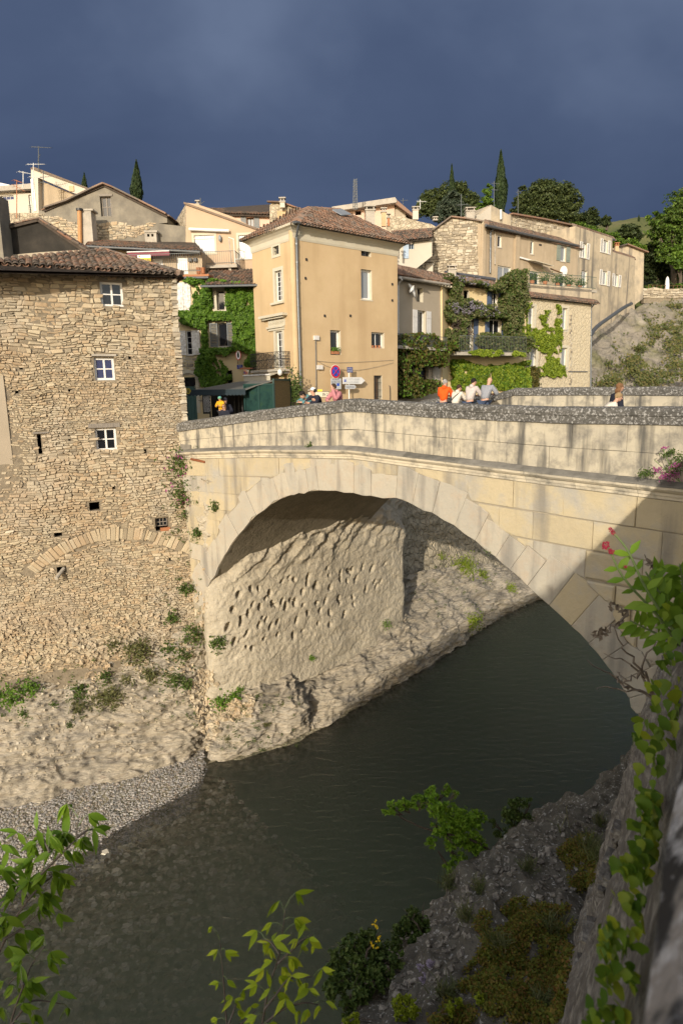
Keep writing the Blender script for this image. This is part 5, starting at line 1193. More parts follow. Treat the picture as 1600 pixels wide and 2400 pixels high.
chimney(857, 482, 878, 530, 43.5, 'broad concrete chimney with slatted cap behind the tower roof', 'concrete'); chimney(894, 487, 904, 530, 46, 'narrow ochre chimney stack beside the broad concrete one', 'ochre')
chimney(908, 500, 913, 530, 45.5, 'thin red brick flue against the rubble wall', 'terracotta')
chimney(967, 484, 980, 514, 57, 'slim pale chimney with pointed cap rising from the rear rubble wall', 'palerender'); chimney(1092, 486, 1112, 514, 55, 'chimney with open slatted cap at the ridge of the stone gable', 'concrete')
chimney(1441, 569, 1449, 594, 69, 'orange topped chimney on the far end house', 'ochre', capm='terracotta'); chimney(1015, 508, 1024, 516, 56.5, 'squat brick chimney low on the rear roof', 'terracotta')
chimney(460, 470, 466, 484, 47, 'little orange clay flue on the peach house', 'terracotta')
chimney(1050, 622, 1068, 655, 49, 'low rendered chimney on the vine covered house roof', 'concrete')
chimney(998, 612, 1014, 638, 51.5, 'short pale chimney base at the foot of the stone gable', 'palerender')
# far-left modern group
FL = frpix(-60, 52, 110, 51)
f1 = simple(FL, 'white_flat_house', 'pale flat fronted house with strip window at the far left skyline', [(-60, 450), (-60, 520), (84, 520), (84, 452)], 'palerender', [(3, 458, 33, 469), (69, 456, 84, 499)])
window(FL, FL.rect(3, 458, 33, 469), f1, 'white', 'glass_blue', 3, 1, fw=.06); window(FL, FL.rect(69, 456, 84, 499), f1, 'white', 'glass_pale', 1, 2, fw=.08)
boxpx(FL, 'eaves_band', (-60, 440, 84, 452), -3, .5, 'concrete', f1); railing(FL, *FL.rect(70, 482, 84, 499)[:2], *FL.rect(70, 482, 84, 499)[2:], .1, f1, 'greenrail')
mb = MB(); mb.prism([FL.P(*FL.pix(x, y), -1) for x, y in ((-60, 410), (61, 436), (61, 441), (-60, 420))], -FL.n*1.5); fixn(mb.build('white_roof_beam', M['white'], f1))
F2 = frpix(80, 49, 215, 48.5)
f2 = simple(F2, 'slanted_roof_house', 'cream modern house with a steep slanting roof beam and tall pillar', [(99, 425), (99, 520), (215, 520), (215, 474), (184, 459)], 'beige', depth=5, cat='house')
mb = MB(); mb.prism([F2.P(*F2.pix(x, y), .5) for x, y in ((83, 402), (98, 404), (215, 449), (215, 464), (184, 458), (99, 421), (101, 510), (84, 510))], -F2.n*.7); fixn(mb.build('roof_beam', M['palerender'], f2))
mb = MB(); mb.prism([F2.P(*F2.pix(x, y), .6) for x, y in ((82, 401), (216, 449), (216, 446), (98, 400), (90, 398))], -F2.n*5.5); fixn(mb.build('roof_covering', M['tile'], f2)); boxpx(F2, 'timber_block', (172, 441, 183, 454), .45, .56, 'ochre', f2); boxpx(F2, 'pillar_face', (86, 425, 93, 500), .5, .54, 'white', f2)
LS = frpix(-30, 46, 125, 45); ls = simple(LS, 'garden_wall', 'low rubble wall under the far left houses', [(-30, 499), (-30, 560), (125, 560), (125, 515), (108, 499)], 'rubblewall', depth=1, cat='wall')
# ============================================================ skyline right of the tower
PK = frpix(760, 64, 960, 63)
pk = simple(PK, 'flat_roof_house', 'pink house with a flat overhanging roof slab behind the ochre tower', [(800, 492), (800, 560), (924, 560), (924, 480)], 'pink', [(832, 494, 846, 504)], depth=2)
mb = MB(); mb.prism([PK.P(*PK.pix(x, y), .8) for x, y in ((780, 490), (926, 468), (930, 474), (930, 480), (800, 498), (780, 497))], -PK.n*5); fixn(mb.build('roof_slab', M['concrete'], pk)); mb = MB(); mb.prism([PK.P(*PK.pix(x, y), .7) for x, y in ((926, 470), (966, 504), (966, 512), (926, 482))], -PK.n*3); fixn(mb.build('sloping_roof', M['tile'], pk)); boxpx(PK, 'side_wall', (924, 484, 950, 560), -4, -.2, 'drab', pk)
RW_ = frpix(905, 57, 1040, 56)
rwh = simple(RW_, 'rear_rubble_wall', 'pale rubble wall with stepped top between the tower and the stone gable', [(905, 500), (905, 600), (1035, 600), (1035, 540), (1010, 525), (985, 520), (955, 512), (945, 505), (925, 508)], 'rubblewall', depth=3, cat='wall')
WH = frpix(918, 50, 1015, 50.5)
wh = simple(WH, 'white_house', 'white walled house with pale blue shutters tucked behind the ochre tower', [(918, 560), (918, 640), (962, 640), (1012, 600), (1012, 560)], 'palerender', [(958, 570, 970, 584)], depth=2)
window(WH, WH.rect(958, 570, 970, 584), wh, 'paleblue', 'glass', 2, 1, fw=.04); a, b, c, e = WH.rect(944, 569, 957, 606); shutter(WH, a, b, c, e, wh, 'paleblue')
roof([atY(918, 567, 49.6), atY(1012, 557, 50.1), atY(1012, 535, 53), atY(918, 542, 53)], wh, 'tile', seed=17, chan=False)
# antennas
def antenna(x, y0, y1, Y, bars, label, m='railwhite', lat=False):
    p0, p1 = atY(x, y1, Y), atY(x, y0, Y); r = empty('antenna', p0, label, 'antenna'); mb = MB()
    if lat:
        for dx, dy in ((-.2, 0), (.2, 0), (0, .3)): mb.bar(p0+Vector((dx, dy, 0)), p1+Vector((dx*.5, dy*.5, 0)), .05)
        n = 12
        for k in range(n):
            a = p0.lerp(p1, k/n); b = p0.lerp(p1, (k+1)/n); s = 1 if k % 2 else -1; mb.bar(a+Vector((-.2*s, 0, 0)), b+Vector((.2*s, 0, 0)), .03); mb.bar(a+Vector((-.2, 0, 0)), a+Vector((.2, 0, 0)), .03)
    else: mb.tube([p0, p1], .03, 6)
    mb.build('mast', M[m], r)
    for (yb, ln, ang, n) in bars:
        c = atY(x, yb, Y); d = Vector((math.cos(ang), .2, math.sin(ang))).normalized(); mb = MB(); mb.bar(c-d*ln*.35, c+d*ln*.65, .025); t = d.cross(Vector((0, 1, 0))).normalized()
        for k in range(n): q = c-d*ln*.35+d*ln*k/max(1, n-1); w = .12+.10*(1-k/n); mb.bar(q-t*w*.6+Vector((0,-.25,0)), q+t*w*.6+Vector((0,.25,0)), .014)
        mb.build('aerial', M[m], r)
    return r
antenna(91, 343, 402, 48, [(345, 1.3, .0, 9), (372, .5, 1.2, 4)], 'tall rooftop aerial with long yagi above the slanted house', 'rail')
antenna(79, 382, 500, 46, [(385, 1.1, .05, 8), (415, .7, -.05, 5)], 'white mast with a yagi aerial in front of the slanted house pillar'); antenna(55, 402, 440, 49, [(404, .9, -.15, 6)], 'short white aerial mast on the flat house roof')
antenna(40, 422, 512, 45, [(424, .5, -.3, 4), (438, .8, -.5, 5)], 'rusty aerial mast in front of the pale flat house', 'terracotta'); antenna(102, 400, 470, 47, [(415, .6, .1, 5), (428, .6, -.1, 5)], 'grey aerial mast against the cream slanted house', 'rail')
antenna(832, 419, 490, 60, [], 'lattice radio mast on the skyline behind the tower roof', 'rail', lat=True)
antenna(1157, 425, 500, 60, [(430, .7, 0, 6), (445, .6, 0, 6)], 'mast with stacked aerials beside the tall cypress', 'rail'); antenna(1213, 445, 505, 60, [(450, .5, .2, 4)], 'thin aerial mast on the long rubble parapet', 'rail')
antenna(944, 465, 480, 63, [(470, .7, .1, 5)], 'tiny aerial on the flat roof house', 'rail'); antenna(984, 468, 490, 57, [(472, .8, 0, 7)], 'small yagi aerial on the slim pale chimney', 'railwhite'); antenna(470, 464, 484, 47, [(478, .5, .6, 3)], 'little aerial beside the clay flue of the peach house', 'rail'); antenna(1080, 455, 520, 54, [(480, .9, .1, 6)], 'aerial on the ridge of the stone gable house', 'rail')
# ============================================================ pale house with the seagull ornament
B8 = frpix(928, 42.3, 1038, 46.2)
h8 = hroot(B8, 980, 900, 'drab rendered house with grey white shutters and a seagull ornament right of the tower')
W8 = [(977, 675, 991, 708), (977, 728, 997, 812), (976, 856, 1004, 925)]
facade(B8, PX(B8, [(926, 640), (926, 1000), (1038, 1000), (1038, 660)]), [B8.rect(*w) for w in W8], h8, M['drab'], depth=5, rmat=M['cream'], reveal=.3)
window(B8, B8.rect(*W8[0]), h8, 'oldwood', 'glass', 1, 1, fw=.04, reveal=.28); window(B8, B8.rect(*W8[1]), h8, 'white', 'glass', 2, 1, fw=.08, reveal=.25); window(B8, B8.rect(*W8[2]), h8, 'brownwood', 'glass', 2, 3, fw=.08, reveal=.25)
a, b, c, e = B8.rect(*W8[1]); shutter(B8, a-.55, a-.03, c, e, h8, 'whitepvc'); shutter(B8, b+.03, b+.55, c, e, h8, 'whitepvc')
B8r = Fr((B8.b-B8.n*.0)[:2], atY(1060, 900, 48.3)[:2]); facade(B8r, PX(B8r, [(1036, 662), (1036, 1000), (1062, 1000), (1062, 668)]), [], h8, M['yellowr'], depth=3, name='end_wall')
roof([atY(934, 645, 41.8), atY(1052, 663, 46.2), atY(1040, 640, 49.8), atY(929, 622, 46.5)], h8, 'tile_red', seed=21); gutter(atY(934, 650, 41.6), atY(1052, 667, 46), h8, 'concrete', .09)
mb = MB()
for k in range(16): u = .2+k*.36; z = B8.pix(940+k*7, 652+k*1.25)[1]; B8.box(mb, u, u+.09, z-.12, z, 0, .4)
mb.build('rafter_ends', M['cream'], h8)
pipe([atY(936, 650, 41.5), atY(941, 655, 41.6), atY(932, 668, 41.9), atY(932, 760, 42), atY(932, 860, 42)], h8, 'whitepvc', .07)
B8b = Fr((B8.a+B8.n*1.1)[:2], (B8.b+B8.n*1.1)[:2]); a, b, c, e = B8b.rect(930, 786, 1046, 812); mb = MB(); B8b.box(mb, a, b, c-.2, c-.02, -1.1, .05); mb.build('balcony_slab', M['concrete'], h8); railing(B8b, a, b, c, e, 0, h8, 'greygutter', zf=None)
boxpx(B8, 'wall_plaque', (1012, 861, 1028, 892), 0, .05, 'concrete', h8)
sgl = empty('seagull_ornament', B8.P(*B8.pix(955, 680), .3), 'white metal seagull with spread wings fixed on the drab wall', 'ornament')
mb = MB(); g = lambda x, y, d=.28: B8.P(*B8.pix(947+(x-130)*.2105, 664+(y-210)*.2105), d)
mb.tube([g(150, 318), g(160, 300), g(175, 285), g(182, 272), g(190, 250), g(198, 240)], [.03, .09, .14, .12, .06, .02], 7); mb.build('body', M['white'], sgl)
mb = MB(); mb.prism([g(178, 268), g(165, 285), g(145, 250), g(132, 215), g(150, 225), g(168, 240)], B8.n*.03); mb.prism([g(188, 270), g(172, 290), g(190, 330), g(206, 366), g(208, 330), g(203, 300)], B8.n*.03); fixn(mb.build('wing', M['white'], sgl)); mb = MB(); mb.bar(g(180, 280, .28), g(180, 280, 0), .02); mb.build('bracket', M['iron'], sgl)
# ============================================================ vine clad house with slate blue shutters
B9 = frpix(1048, 47.2, 1232, 50.6)
h9 = hroot(B9, 1120, 900, 'yellow house smothered in wisteria with slate blue shutters and a long balcony')
W9 = [(1150, 683, 1166, 735), (1088, 746, 1107, 824), (1145, 748, 1172, 824), (1086, 681, 1099, 702)]
facade(B9, PX(B9, [(1048, 660), (1048, 1000), (1232, 1000), (1232, 676)]), [B9.rect(*w) for w in W9], h9, M['yellowr'], depth=5, rmat=M['cream'])
for w in W9[:3]:
    window(B9, B9.rect(*w), h9, 'white', 'glass', 2, 1, fw=.09, reveal=.2); a, b, c, e = B9.rect(*w); shutter(B9, b+.02, b+.46, c, e, h9, 'blueshut'); 
    if w[0] != 1088: shutter(B9, a-.42, a-.02, c, e, h9, 'blueshut')
q = [atY(1046, 662, 46.7), atY(1160, 676, 49), atY(1160, 658, 51.5), atY(1042, 641, 50)]; roof(q, h9, 'tile', seed=22, chan=False); gutter(q[3]+Vector((0, 0, .1)), q[2]+Vector((0, 0, .1)), h9, 'flash', .12, name='flashing'); 
B9b = Fr((B9.a+B9.n*1.4)[:2], (B9.b+B9.n*1.4)[:2]); a, b, c, e = B9b.rect(1068, 788, 1232, 825); mb = MB(); B9b.box(mb, a, b, c-.24, c-.02, -1.4, .05); mb.build('balcony_slab', M['concrete'], h9)
railing(B9b, a+.3, b, c, e, 0, h9, 'rail', step=.14)
# ============================================================ rough stone house
B10 = frpix(1226, 50.7, 1384, 55.2)
h10 = hroot(B10, 1300, 900, 'rough stone rendered house with four slim cream windows and climbing creeper')
W10 = [(1238, 718, 1251, 768), (1316, 722, 1328, 772), (1242, 818, 1256, 860), (1314, 815, 1328, 861)]
facade(B10, PX(B10, [(1226, 690), (1226, 1000), (1384, 1000), (1384, 708)]), [B10.rect(*w) for w in W10], h10, M['roughcast'], depth=5, rmat=M['cream'], reveal=.25)
for w in W10: window(B10, B10.rect(*w), h10, 'white', 'glass_pale', 1, 1, fw=.08, reveal=.22, sill=.05); surround(B10, B10.rect(*w), .2, h10, 'cream', .02)
e0, e1 = atY(1222, 692, 50.1), atY(1398, 711, 54.9); roof([e0, e1, atY(1392, 703, 56.5), atY(1224, 683, 52.0)], h10, 'tile', seed=23); gutter(e0, e1, h10); 
mb = MB(); u0_, z0_ = B10.pix(1316, 700); random.seed(77)
for k in range(34): u, z = B10.pix(1336+random.uniform(-2, 2), 740+k*5); B10.box(mb, u-.1, u+random.uniform(.05, .15), z-.08, z+.08, 0, .04)
mb.build('old_quoins', M['rubble_dark'], h10, kind='stuff')
pipe([atY(1392, 712, 54.6), atY(1384, 722, 55), atY(1384, 800, 55), atY(1383, 915, 55)], h10, r=.07)
boxpx(B10, 'string_pipe', (1330, 870, 1374, 872), .02, .08, 'greygutter', h10)
# terrace above it
T10 = frpix(1229, 52.2, 1386, 56.4); tr_ = hroot(T10, 1300, 700, 'long weathered terrace parapet with green railing above the rough stone house', 'terrace', 'roof_terrace')
facade(T10, PX(T10, [(1222, 664), (1222, 712), (1386, 720), (1386, 676)]), [], tr_, M['oldrender'], depth=.35, name='parapet')
T0 = T10.pix(1229, 664)[1]; T1 = T10.pix(1386, 676)[1]; mb = MB(); mb.prism([T10.P(0, T0-.1, 0), T10.P(T10.w, T1-.1, 0), T10.P(T10.w, T1-.1, -3), T10.P(0, T0-.1, -3)], (0, 0, -.2)); mb.build('terrace_floor', M['concrete'], tr_)
zf = lambda u: (T1-T0)*u/T10.w
railing(T10, 0, T10.w, T0, T0+.95, -.15, tr_, 'greenrail', step=.16, zf=zf)
random.seed(4)
for k, (x, y) in enumerate(((1290, 664), (1320, 668), (1345, 672), (1372, 674), (1260, 662))):
    u, z = T10.pix(x, y); r = empty('potted_plant', T10.P(u, z-.3, -.6), ('second potted plant from the left behind the green terrace railing', 'middle potted plant behind the green terrace railing', 'second potted plant from the right behind the green terrace railing', 'rightmost potted plant behind the green terrace railing', 'leftmost potted plant behind the green terrace railing')[k], 'plant', 'potted plants on the roof terrace'); mb = MB(); mb.tube([T10.P(u, z-.1, -.6), T10.P(u, z+.25, -.6)], [.14, .18], 8); mb.build('flower_pot', M['terracotta'], r); mb = MB()
    for _ in range(160): q = Vector((random.gauss(0, .25), random.gauss(0, .2), abs(random.gauss(.1, .3)))); leaf(mb, T10.P(u, z+.25, -.6)+q, Vector((random.uniform(-1, 1), -1, .6)), .12)
    mb.build('foliage', M['weed'], r, kind='stuff')
# ============================================================ long house with the stone gable
G11 = frpix(958, 53.5, 1128, 53.0); F11 = frpix(1127, 53.0, 1352, 61.5)
h11 = hroot(F11, 1240, 680, 'long beige rendered house with big rubble stone gable above the terrace')
go = PX(G11, [(954, 596), (954, 700), (1128, 700), (1128, 519), (1090, 515), (1056, 511), (1010, 545)]); facade(G11, go, [], h11, M['mortar'], depth=1, name='gable_wall')
emit_stones(rubble(G11, lambda u, z: pinpoly(u, z, go) and u < G11.pix(1122, 600)[0], *G11.rect(954, 508, 1128, 665), lambda u, z: (.20, .34), seed=31, proud=(.02, .07)), h11, M['rubble_dark'], 300)
mb = MB(); ps = [G11.P(*G11.pix(x, y), .1) for x, y in ((952, 594), (1010, 543), (1056, 509), (1090, 513), (1130, 520))]
for p, q in zip(ps, ps[1:]): mb.bar(p, q, .4, .1)
mb.build('verge_tiles', M['tile_red'], h11)
W11 = [(1165, 551, 1175, 580), (1242, 564, 1250, 596), (1312, 576, 1325, 613), (1165, 624, 1196, 664), (1240, 637, 1263, 672), (1300, 648, 1322, 680)]
facade(F11, PX(F11, [(1127, 524), (1127, 740), (1352, 740), (1352, 572)]), [F11.rect(*w) for w in W11], h11, M['beige'], depth=5, rmat=M['cream'])
for k, w in enumerate(W11): window(F11, F11.rect(*w), h11, 'white', 'glass_pale' if k in (2, 3) else 'glass', 2 if k > 2 else 1, 1, fw=.09, reveal=.15, sill=.04)
a, b, c, e = F11.rect(*W11[2]); shutter(F11, a-.6, a-.02, c, e, h11, 'greenshut'); shutter(F11, b+.02, b+.6, c, e, h11, 'greenshut'); mb = MB(); F11.box(mb, b+.9, b+1.0, 0, 0, 0, .1)
boxpx(F11, 'pilaster', (1203, 545, 1212, 680), 0, .18, 'beige', h11); boxpx(F11, 'pilaster', (1127, 524, 1134, 700), 0, .15, 'beige', h11); boxpx(F11, 'vent_hole', (1262, 572, 1268, 576), 0, .02, 'iron', h11)
e0, e1 = atY(1137, 528, 52.3), atY(1353, 576, 60.8); roof([e0, e1, atY(1345, 567, 63.5), atY(1135, 516, 55.5)], h11, 'tile', seed=24); gutter(e0+Vector((0, -.1, -.03)), e1+Vector((0, -.1, -.03)), h11, r=.1)
z0_ = F11.pix(1137, 535)[1]; z1_ = F11.pix(1350, 580)[1]; genoise(F11, .5, F11.w-.3, 0, h11, zf=lambda u: z0_+(z1_-z0_)*u/F11.w)
pipe([F11.P(*F11.pix(1150, 533), .5), F11.P(*F11.pix(1146, 545), .12), F11.P(*F11.pix(1145, 640), .12)], h11, r=.07); pipe([F11.P(*F11.pix(1157, 545), .08), F11.P(*F11.pix(1157, 620), .08)], h11, 'concrete', .05)
aw = empty('striped_awning', F11.P(*F11.pix(1255, 615), .5), 'folded pale awning on the long beige house above the terrace', 'awning'); mb = MB(); mb.bar(F11.P(*F11.pix(1215, 604), .1), F11.P(*F11.pix(1268, 619), .1), .12); mb.build('cassette', M['white'], aw); mb = MB(); mb.prism([F11.P(*F11.pix(1232, 611), .2), F11.P(*F11.pix(1278, 624), .2), F11.P(*F11.pix(1276, 628), .9), F11.P(*F11.pix(1230, 615), .9)], (0, 0, .05)); fixn(mb.build('fabric', M['cream'], aw))
dish = empty('satellite_dish', F11.P(*F11.pix(1306, 640), .6), 'small grey satellite dish on the long house above the terrace', 'dish'); mb = MB(); p = F11.P(*F11.pix(1306, 638), .6); mb.ball(p, .33, .06, .45); mb.build('reflector', M['whitepvc'], dish); mb = MB(); mb.bar(p, p+Vector((.1, .5, -.5)), .05); mb.build('arm', M['rail'], dish)
pipe([F11.P(*F11.pix(1282, 631), .3), F11.P(*F11.pix(1300, 643), .7)], h11, 'brownwood', .06, name='awning_pole')
# upper rubble parapet and pale gable behind
U11 = frpix(1196, 60, 1348, 66); up_ = simple(U11, 'upper_rubble_wall', 'upper rubble stone wall topped with tiles behind the long beige house', [(1196, 503), (1196, 600), (1348, 640), (1348, 533), (1270, 516)], 'rubblewall', depth=3, cat='wall')
pu = PX(U11, [(1196, 503), (1196, 600), (1348, 640), (1348, 533), (1270, 516)]); emit_stones(rubble(U11, lambda u, z: pinpoly(u, z, pu), *U11.rect(1196, 503, 1348, 600), lambda u, z: (.26, .5), seed=37, proud=(.02, .06)), up_, M['rubble_dark'], 0)
mb = MB(); ps = [U11.P(*U11.pix(x, y), .1) for x, y in ((1194, 502), (1270, 515), (1350, 532))]
for p, q in zip(ps, ps[1:]): mb.bar(p, q, .5, .12)
mb.build('wall_tiles', M['tile'], up_)
PG = frpix(1113, 56, 1200, 58); pg = simple(PG, 'pale_gable_wall', 'pale rendered gable wall with grey flank behind the stone gable ridge', [(1113, 512), (1113, 560), (1196, 560), (1196, 506), (1150, 480)], 'oldrender', depth=3); boxpx(PG, 'white_flank', (1115, 505, 1149, 518), 0, .03, 'palerender', pg); mb = MB(); mb.prism(PX and [PG.P(*PG.pix(x, y), .04) for x, y in ((1115, 510), (1149, 482), (1149, 516), (1115, 516))], PG.n*.02); fixn(mb.build('pale_face', M['palerender'], pg)); pipe([PG.P(*PG.pix(1171, 492), .1), PG.P(*PG.pix(1171, 515), .1)], pg, 'whitepvc', .1, name='vent_pipe')  # paler render panel on the left half of the gable
# ============================================================ tall end houses
F12 = frpix(1347, 61.5, 1434, 66.5); h12 = hroot(F12, 1390, 760, 'tall stained beige end house with white shutters stepping up the slope')
W12 = [(1363, 570, 1373, 605), (1411, 563, 1423, 593), (1361, 634, 1374, 680), (1409, 635, 1421, 668)]
facade(F12, PX(F12, [(1347, 530), (1347, 860), (1434, 860), (1434, 558)]), [F12.rect(*w) for w in W12], h12, M['oldrender'], depth=6, rmat=M['cream'])
for k, w in enumerate(W12):
    window(F12, F12.rect(*w), h12, 'white', 'glass_pale', 2, 1, fw=.1, reveal=.15, sill=.05); a, b, c, e = F12.rect(*w)
    if k != 2: shutter(F12, a-.5, a-.02, c-.05, e+.05, h12, 'white', louvre=True); shutter(F12, b+.02, b+.5, c-.05, e+.05, h12, 'white', louvre=True)
e0, e1 = atY(1343, 532, 60.8), atY(1438, 562, 66); roof([e0, e1, atY(1432, 553, 69), atY(1340, 525, 64)], h12, 'tile', seed=25); gutter(e0+Vector((0, -.1, -.05)), e1+Vector((0, -.1, -.05)), h12, r=.1)
F13 = frpix(1433, 66.7, 1486, 70.5); h13 = hroot(F13, 1460, 700, 'lowest stained beige end house with a small gable at the end of the row')
W13 = [(1438, 643, 1448, 672)]; facade(F13, PX(F13, [(1433, 590), (1433, 800), (1486, 760), (1486, 606)]), [F13.rect(*w) for w in W13], h13, M['oldrender'], depth=5, rmat=M['cream'])
window(F13, F13.rect(*W13[0]), h13, 'white', 'glass_pale', 2, 1, fw=.1, reveal=.15); a, b, c, e = F13.rect(*W13[0]); shutter(F13, a-.5, a-.02, c, e, h13, 'white', louvre=True); shutter(F13, b+.02, b+.5, c, e, h13, 'white', louvre=True)
e0, e1 = atY(1432, 594, 66.1), atY(1485, 609, 70); roof([e0, e1, atY(1482, 602, 72), atY(1432, 586, 68.5)], h13, 'tile', seed=26, chan=False)
G13 = frpix(1452, 71.5, 1512, 73); g13 = simple(G13, 'end_gable', 'weathered gable wall closing the row of houses beside the dark trees', [(1450, 578), (1450, 740), (1506, 700), (1508, 592), (1464, 574)], 'oldrender', depth=3)
mb = MB(); ps = [G13.P(*G13.pix(x, y), .1) for x, y in ((1448, 578), (1464, 573), (1513, 592))]
for p, q in zip(ps, ps[1:]): mb.bar(p, q, .5, .12)
mb.build('verge_tiles', M['tile'], g13)
pipe(resample([atY(1382, 790, 55), atY(1395, 768, 57), atY(1430, 742, 60), atY(1462, 720, 63), atY(1478, 712, 66)], 12), h12, 'greygutter', .17, name='drain_pipe')
# ============================================================ vines
cv = lambda pts: [[920+x*.2105, 620+y*.2105] for x, y in pts]
vine('bronze tinted creeper bulging over the balcony of the drab seagull house', Fr((B8.a+B8.n*.9)[:2], (B8.b+B8.n*.9)[:2]), [cv([(60,780),(150,790),(330,760),(420,790),(560,850),(700,900),(640,960),(560,1060),(620,1120),(600,1150),(470,1110),(390,1120),(260,1130),(280,1290),(500,1290),(520,1310),(460,1420),(300,1480),(60,1490),(20,1400),(30,1150),(5,1100),(40,1040),(50,900)])], 13000, m='wistdark', m2='ivy', f2=.3, size=(.12, .24), thick=(-.9, .4), seed=5, thr=-.35)
B9c = Fr((B9.a+B9.n*.6)[:2], (B9.b+B9.n*.6)[:2])
vine('sprawling olive wisteria draped over the yellow house and its balcony', B9c, [cv([(530,520),(590,430),(650,390),(900,380),(1060,480),(1250,500),(1290,600),(1060,590),(1040,640),(1000,590),(900,590),(830,625),(800,740),(740,740),(740,620),(640,640),(540,560)]), cv([(640,200),(560,100),(700,150),(1100,250),(1330,60),(1450,60),(1480,250),(1450,400),(1410,640),(1400,760),(1250,780),(1250,600),(1270,500),(1180,480),(1230,330),(1100,280),(1060,310),(1040,260),(830,220),(760,240),(730,390),(650,380)]), cv([(590,720),(790,740),(800,950),(700,960),(560,850)]), cv([(940,800),(1040,760),(1240,790),(1400,770),(1540,850),(1500,970),(1440,990),(1160,960),(960,900)])], 21000, m='wist', m2='weed', f2=.4, size=(.11, .22), thick=(-.5, .6), seed=6, thr=-.38)
vine('pale lilac wisteria blossom hanging among the olive foliage', B9c, [cv([(600,440),(900,400),(1150,500),(1150,590),(900,590),(640,560)]), cv([(660,120),(900,180),(1080,230),(830,230),(700,200)])], 520, m='wistflower', size=(.09, .16), thick=(.2, .7), seed=7, stems=False, thr=-.2)
mb = MB(); random.seed(9); wt = empty('wisteria_trunks', B9.P(*B9.pix(1080, 900), .3), 'twisted bare wisteria stems hanging down beside the blue shutters', 'climbing plant')
for k in range(26):
    x = random.uniform(640, 830); pts = []
    for j in range(8): pts.append(B9c.P(*B9c.pix(*cv([(x+random.uniform(-25, 25)+(j*6), 560+j*32)])[0]), random.uniform(-.3, .3)))
    mb.tube(pts, random.uniform(.015, .045), 5)
mb.build('stem', M['bark'], wt, kind='stuff')
vine('lime green creeper on the ground floor wall of the yellow house', B9, [cv([(630,1060),(760,1070),(900,1110),(1050,1130),(1250,1120),(1500,1080),(1510,1380),(1350,1390),(1200,1400),(990,1380),(830,1390),(650,1390)])], 15000, m='ivylime', m2='ivy', f2=.35, size=(.12, .22), thick=(.05, .4), seed=8, thr=-.36)
vine('fringe of lime creeper along the edge of the long balcony slab', B9b, [cv([(820,970),(960,950),(1500,985),(1500,1030),(1200,1000),(1100,1020),(850,1010)])], 1700, m='ivylime', size=(.1, .2), thick=(.0, .3), seed=18, stems=False)
c4 = lambda pts: [[900+x*.446, 600+y*.446] for x, y in pts]
vine('lime creeper climbing between the slim windows of the rough stone house', B10, [c4([(715,235),(770,240),(770,262),(735,300),(745,350),(765,375),(810,385),(850,372),(925,392),(925,500),(870,512),(900,545),(955,600),(945,625),(890,640),(840,620),(790,655),(785,600),(840,575),(850,520),(770,478),(730,460),(690,420),(690,300)]), c4([(840,290),(866,285),(868,300),(850,305),(838,350),(845,372),(830,372),(815,335),(808,310),(840,312)]), c4([(903,250),(918,255),(925,330),(925,388),(880,385),(895,340),(908,320)])], 8500, m='ivylime', size=(.12, .2), thick=(.03, .25), seed=10, thr=-.3, holes=[(1238, 716, 1252, 770), (1241, 816, 1257, 862)])
vine('brown green shrubby creeper at the corner of the rough stone house', B10, [c4([(755, 580), (795, 590), (795, 680), (750, 690)])], 900, m='wistdark', size=(.12, .2), thick=(.1, .5), seed=19)
# ============================================================ ground, slopes, hills
mb = MB(); pl = [(-6.2, 26.6), (.4, 33.1), (3.1, 34.6), (3.9, 38.6), (6.5, 43.5), (13, 49.5), (22, 55), (26, 60), (26, 66), (-30, 66), (-30, 27.5), (-8, 28.5)]
mb.prism([Vector((x, y, 13.35)) for x, y in pl], (0, 0, -.5)); fixn(mb.build('street', M['ground'], kind='structure'))
M['slope'] = mat('rocky_slope', [(.14,.125,.10), (.23,.205,.17), (.31,.28,.23)], scale=.35, bump=1, bscale=1.6, bdist=.25, stretch=(1, 1, 1.6), tint2=(.13,.13,.05), t2scale=.30, t2fac=.85)
SL = [[atY(x, y, Y) for y, Y in r] for x, r in ((1340, ((800, 60), (830, 58), (870, 56.5), (900, 56), (960, 55))), (1383, ((785, 61), (820, 59), (860, 57.5), (895, 56.5), (960, 55))), (1440, ((752, 67), (790, 64), (840, 61), (890, 58.5), (960, 56))), (1500, ((712, 71), (765, 67), (820, 63.5), (880, 60), (960, 57))), (1600, ((692, 76), (750, 71), (810, 66), (880, 61), (960, 58))), (1750, ((680, 80), (740, 74), (810, 68), (880, 62), (960, 59))), (2100, ((650, 88), (730, 79), (810, 71), (880, 64), (960, 60))))]
loft('rocky_slope', SL, 170, 100, lambda p, i, j: fb(Vector((p.x*.35, p.y*.35, p.z*.5)), 5)*.75 + fb(Vector((p.x*1.8, p.y*1.8, p.z*2.6)), 3)*.18, M['slope'], kind='structure')
HL = []
for x, ys in ((-1500, 560), (-300, 555), (200, 560), (700, 575), (1100, 560), (1330, 545), (1430, 529), (1493, 519), (1530, 523), (1650, 505), (1900, 480), (2600, 470)):
    HL.append([atY(x, 760, 74), atY(x, 690, 80), atY(x, 640, 95), atY(x, (640+ys)/2, 120), atY(x, ys, 155), atY(x, ys+14, 260), atY(x, ys+60, 700)])
loft('hillside', HL, 200, 90, lambda p, i, j: fb(Vector((p.x*.06, p.y*.06, p.z*.1)), 4)*1.2, M['hill'], kind='structure')
mb = MB(); mb.prism([Vector(p) for p in ((wallx(-30, 15)+.3, -30, 14.05), (60, -30, 14.05), (60, 30, 14.05), (16, 18, 14.05), (BR.P(26, 0, 0).x+.3, BR.P(26, 0, 0).y, 14.05), (wallx(8, 15)+.3, 8, 14.05))], (0, 0, -.4)); fixn(mb.build('near_street', M['ground'], kind='structure'))
